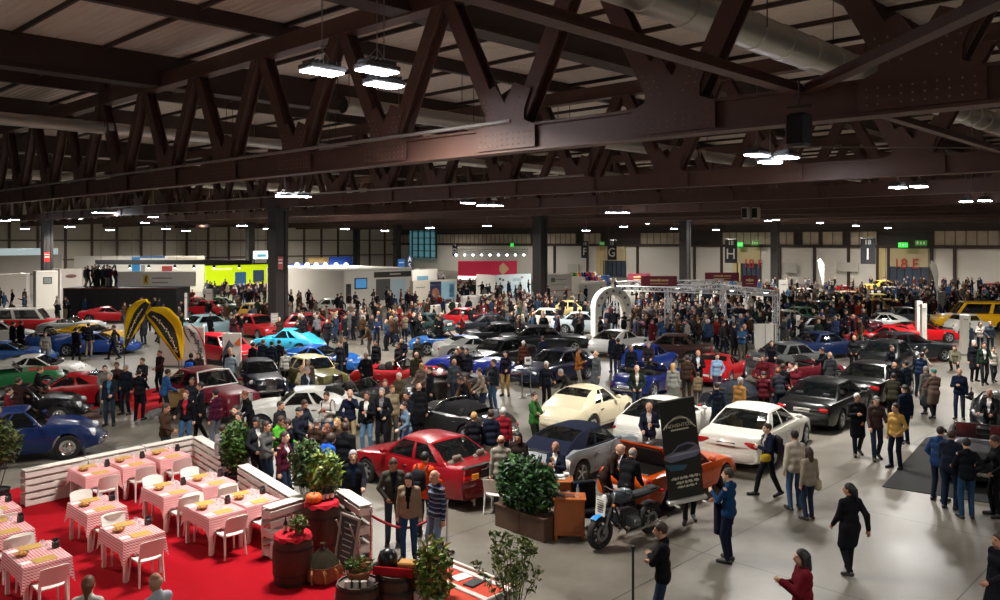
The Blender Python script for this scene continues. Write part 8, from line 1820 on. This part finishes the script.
ZONES = [  # px range, feet y range, share
 (0, 130, 300, 330, 22), (130, 270, 306, 345, 40), (270, 420, 306, 348, 90), (400, 560, 298, 348, 95), (240, 270, 296, 310, 14), (205, 268, 294, 304, 26), (70, 120, 283, 285, 0), (560, 700, 305, 352, 60), (620, 790, 322, 352, 85), (640, 780, 306, 322, 50), (780, 900, 300, 335, 70), (780, 1000, 290, 312, 130), (900, 1000, 300, 325, 50), (540, 780, 290, 306, 70), (430, 540, 285, 300, 60), (790, 870, 318, 350, 26), (480, 560, 310, 330, 30), (280, 400, 335, 362, 12), (690, 780, 340, 362, 10)]
pts = [Vector((d['p'][0], d['p'][1], 0)) for d in PEOPLE]
CELL = {}
def near_pt(p, r):
 k = (int(p.x // 1), int(p.y // 1))
 for i in (-1, 0, 1):
  for j in (-1, 0, 1):
   for q in CELL.get((k[0] + i, k[1] + j), ()):
    if (q - p).length < r: return True
 return False
for p in pts: CELL.setdefault((int(p.x // 1), int(p.y // 1)), []).append(p)
SOLID = []
for o in COL.objects:
 if o.parent is None and o.get('category') in ('stand', 'stand wall', 'counter', 'partition', 'display', 'poster wall', 'low wall', 'screen', 'totem', 'stall', 'arch', 'poster board', 'banner', 'fascia', 'canopy'):
  bb = []
  for c in o.children:
   M_ = o.matrix_basis @ c.matrix_basis
   if c.type == 'MESH': bb += [M_ @ Vector(b) for b in c.bound_box]
  if not bb or min(b.z for b in bb) > 1.8: continue
  Mi = o.matrix_basis.inverted(); L_ = [Mi @ b for b in bb]; SOLID.append((Mi, min(b.x for b in L_), max(b.x for b in L_), min(b.y for b in L_), max(b.y for b in L_)))
def in_solid(p):
 for Mi, x0, x1, y0, y1 in SOLID:
  q = Mi @ p
  if x0 - .3 < q.x < x1 + .3 and y0 - .3 < q.y < y1 + .3: return True
 for o in COL.objects: pass
 return False
COLS_ = [((px - 500) / FPX * Z, Z) for px, Z in ((278, 53), (540, 72), (685, 88), (775, 104.5), (47, 84), (250, 101.5), (397, 119), (357, 166))]
cand = []
for x0, x1, y0, y1, nn in ZONES:
 k = 0; t = 0
 while k < nn and t < nn * 14:
  t += 1
  px, py = rg.uniform(x0, x1), rg.uniform(y0, y1); p = G(px, py); u, v = to_uv(p.x, p.y)
  if u > 110.5 or v > 138 or (746 < px < 782 and 344 < py < 364) or near_pt(p, .52) or in_car(p, .25) or in_solid(p) or any(abs(p.x - a) < 1 and abs(p.y - b) < 1 for a, b in COLS_): continue
  CELL.setdefault((int(p.x // 1), int(p.y // 1)), []).append(p); cand.append(p); k += 1
cand.sort(key=lambda p: p.y)
for i, p in enumerate(cand[:max(0, 298 - NEAR)]):
 h = rg.gauss(1.72, .07)
 person(p, rg.uniform(0, 360), FP[rg.randrange(len(FP))], top=rg.choice(TOPS), style=rg.choice(['jacket', 'jacket', 'coat', 'puffer']), legs=rg.choice(LEGS), hair=rg.choice(HA), hs='none', lod=.028 if p.y < 70 else .036, s=h / 1.75, grp='visitors in the far half of the hall')
rest = cand[max(0, 298 - NEAR):]
mb_v, mb_f, mb_m = [], [], []; cm = []
for c in SKIN[:1] + [hairmat('brown'), hairmat('grey')] + [cloth(t) for t in sorted(set(TOPS))] + [cloth(t) for t in sorted(set(LEGS))] + [mat('shoe_leather_191614', '191614', .5)]: cm.append(c)
ix = {m_.name: i for i, m_ in enumerate(cm)}
vo = 0; VA, FA, MA = [], [], []
raised = [(Vector(((px - 500) / FPX * 66 + rg.uniform(-.2, .2), 65.5 + rg.uniform(0, 1.2), CZ)), 1) for px in [86 + 1.55 * k for k in range(18)]]
for p in [(q, 0) for q in rest] + raised:
 p, up = p
 me = pose_mesh('lod', FP[rg.randrange(len(FP))], style='jacket', h=.045 if not up else .036)
 n = len(me.vertices); V = np.empty(n * 3); me.vertices.foreach_get('co', V); V = V.reshape(-1, 3); s = rg.gauss(.98, .04); a = rg.uniform(0, 2 * PI)
 V = V * s; V = np.stack([V[:, 0] * math.cos(a) - V[:, 1] * math.sin(a) + p.x, V[:, 0] * math.sin(a) + V[:, 1] * math.cos(a) + p.y, V[:, 2] + p.z], 1)
 k = len(me.polygons); Fv = np.empty(k * 4, int); me.polygons.foreach_get('vertices', Fv); mi = np.empty(k, int); me.polygons.foreach_get('material_index', mi)
 lut = np.array([0, ix[hairmat(rg.choice(['brown', 'brown', 'grey'])).name], ix[cloth(rg.choice(TOPS)).name], ix[cloth(rg.choice(LEGS)).name], len(cm) - 1])
 VA.append(V); FA.append(Fv.reshape(-1, 4) + vo); MA.append(lut[mi]); vo += n
if VA:
 me = bpy.data.meshes.new('crowd'); me.from_pydata(np.concatenate(VA).tolist(), [], np.concatenate(FA).tolist())
 for m_ in cm: me.materials.append(m_)
 me.polygons.foreach_set('material_index', np.concatenate(MA)); me.polygons.foreach_set('use_smooth', [True] * len(me.polygons)); me.update()
 o = link('crowd', me); tag(o, 'dense crowd of small distant visitors before the back walls', 'crowd', kind='stuff')
# ------------------------------------------------------------------ labels that single out each visitor and lamp
CNAME = [('black', 15, 15, 18), ('charcoal', 42, 42, 46), ('navy', 26, 34, 56), ('blue', 40, 80, 150), ('grey', 95, 95, 96), ('pale grey', 150, 150, 150), ('white', 195, 190, 182), ('brown', 60, 42, 30), ('tan', 115, 85, 55), ('beige', 140, 122, 98), ('red', 130, 26, 34), ('olive', 70, 66, 46), ('green', 36, 64, 44), ('plum', 58, 28, 38), ('orange', 170, 50, 26), ('light blue', 60, 108, 156), ('yellow', 190, 140, 40)]
def cname(h):
 c = [int(h[i:i + 2], 16) for i in (0, 2, 4)]; return min(CNAME, key=lambda q: sum((q[k + 1] - c[k]) ** 2 for k in range(3)))[0]
LAND = [(c['place'], c['p']) for c in CARLIST if c['place']]
LAND += [('lime video wall', PZ(236, 88)), ('black counter wall', PZ(110, 63)), ('white box stand', PZ(365, 72)), ('three panel poster wall', PZ(435, 70)), ('crimson curved fascia', PZ(488, 100)), ('pale blue stand wall', PZ(512, 86)), ('low white wall', PZ(430, 60)), ('truss frame left post', G(668, 338)), ('truss frame rear post', G(723, 332)), ('truss frame right post', G(776, 346)), ('white curved arch', G(611, 341)), ('grey partition wall', PZ(592, 76)), ('letter H sign', PZ(731, 105)), ('letter I sign', PZ(868, 95)), ('gate E', PZ(908, 95)), ('wide pale feather flag', PZ(940, 72)), ('white feather flag', PZ(823, 88)), ('grey cube plinth', PZ(942, 66)), ('far right wall corner', PZ(985, 90)), ('big dark column', PZ(278, 53)), ('middle square column', PZ(540, 72)), ('column behind truss frame', PZ(685, 88)), ('letter F sign', PZ(585, 110)), ('grey emblem stand wall', PZ(560, 78)), ('yellow feather flags', G(150, 380)), ('white totems', G(922, 345)), ('silver racer left end', G(50, 336)), ('white card stand', G(530, 395))]
GN = {'jacket': 'jacket', 'coat': 'coat', 'puffer': 'padded jacket', 'shirt': 'top'}
ORD = ['', 'second', 'third', 'fourth', 'fifth', 'sixth', 'seventh', 'eighth', 'ninth', 'tenth', 'eleventh', 'twelfth', 'thirteenth', 'fourteenth', 'fifteenth', 'sixteenth', 'seventeenth', 'eighteenth', 'nineteenth', 'twentieth', 'twenty-first', 'twenty-second', 'twenty-third', 'twenty-fourth', 'twenty-fifth', 'twenty-sixth', 'twenty-seventh', 'twenty-eighth', 'twenty-ninth', 'thirtieth']
BK = {}
for d in PEOPLE:
 if d['lab']: continue
 l = min(range(len(LAND)), key=lambda i: (LAND[i][1] - Vector((d['p'][0], d['p'][1], 0))).length)
 BK.setdefault((l, cname(d['top']), GN[d['style']]), []).append(d)
for (l, c, g), D in BK.items():
 D.sort(key=lambda d: d['p'][0] / d['p'][1])
 for i, d in enumerate(D):
  n = len(D); w = 'only %s' % c if n == 1 else ('leftmost %s' % c if i == 0 else ('rightmost %s' % c if i == n - 1 else '%s %s from left' % (ORD[i], c)))
  lg = cname(d['legs'])
  d['o']['label'] = ('person in %s %s and %s trousers near the %s' % (c, g, lg, LAND[l][0])) if n == 1 else 'person in %s %s, %s near %s' % (c, g, 'leftmost so dressed' if i == 0 else ('rightmost so dressed' if i == n - 1 else '%s so dressed from left' % ORD[i]), LAND[l][0])
ORD += [t + '-' + o if o else t2 for t, t2 in (('thirty', 'thirtieth'), ('forty', 'fortieth'), ('fifty', 'fiftieth')) for o in ['', 'first'] + ORD[1:9]][1:]
L2 = [q for q in LAMPS if not q[3]]
vis = [q for q in L2 if not q[4] and 0 <= q[1] <= 1000]
vis.sort(key=lambda q: q[1])
for i, q in enumerate(vis): q[0]['label'] = 'hall lamp glowing below the trusses, %s counting from the left' % (ORD[i] if i else 'first')
for q in L2:
 if q not in vis: q[0]['label'] = 'added unseen hall lamp behind the roof trusses or above the gallery'; q[0]['group'] = 'added unseen hall lamps'
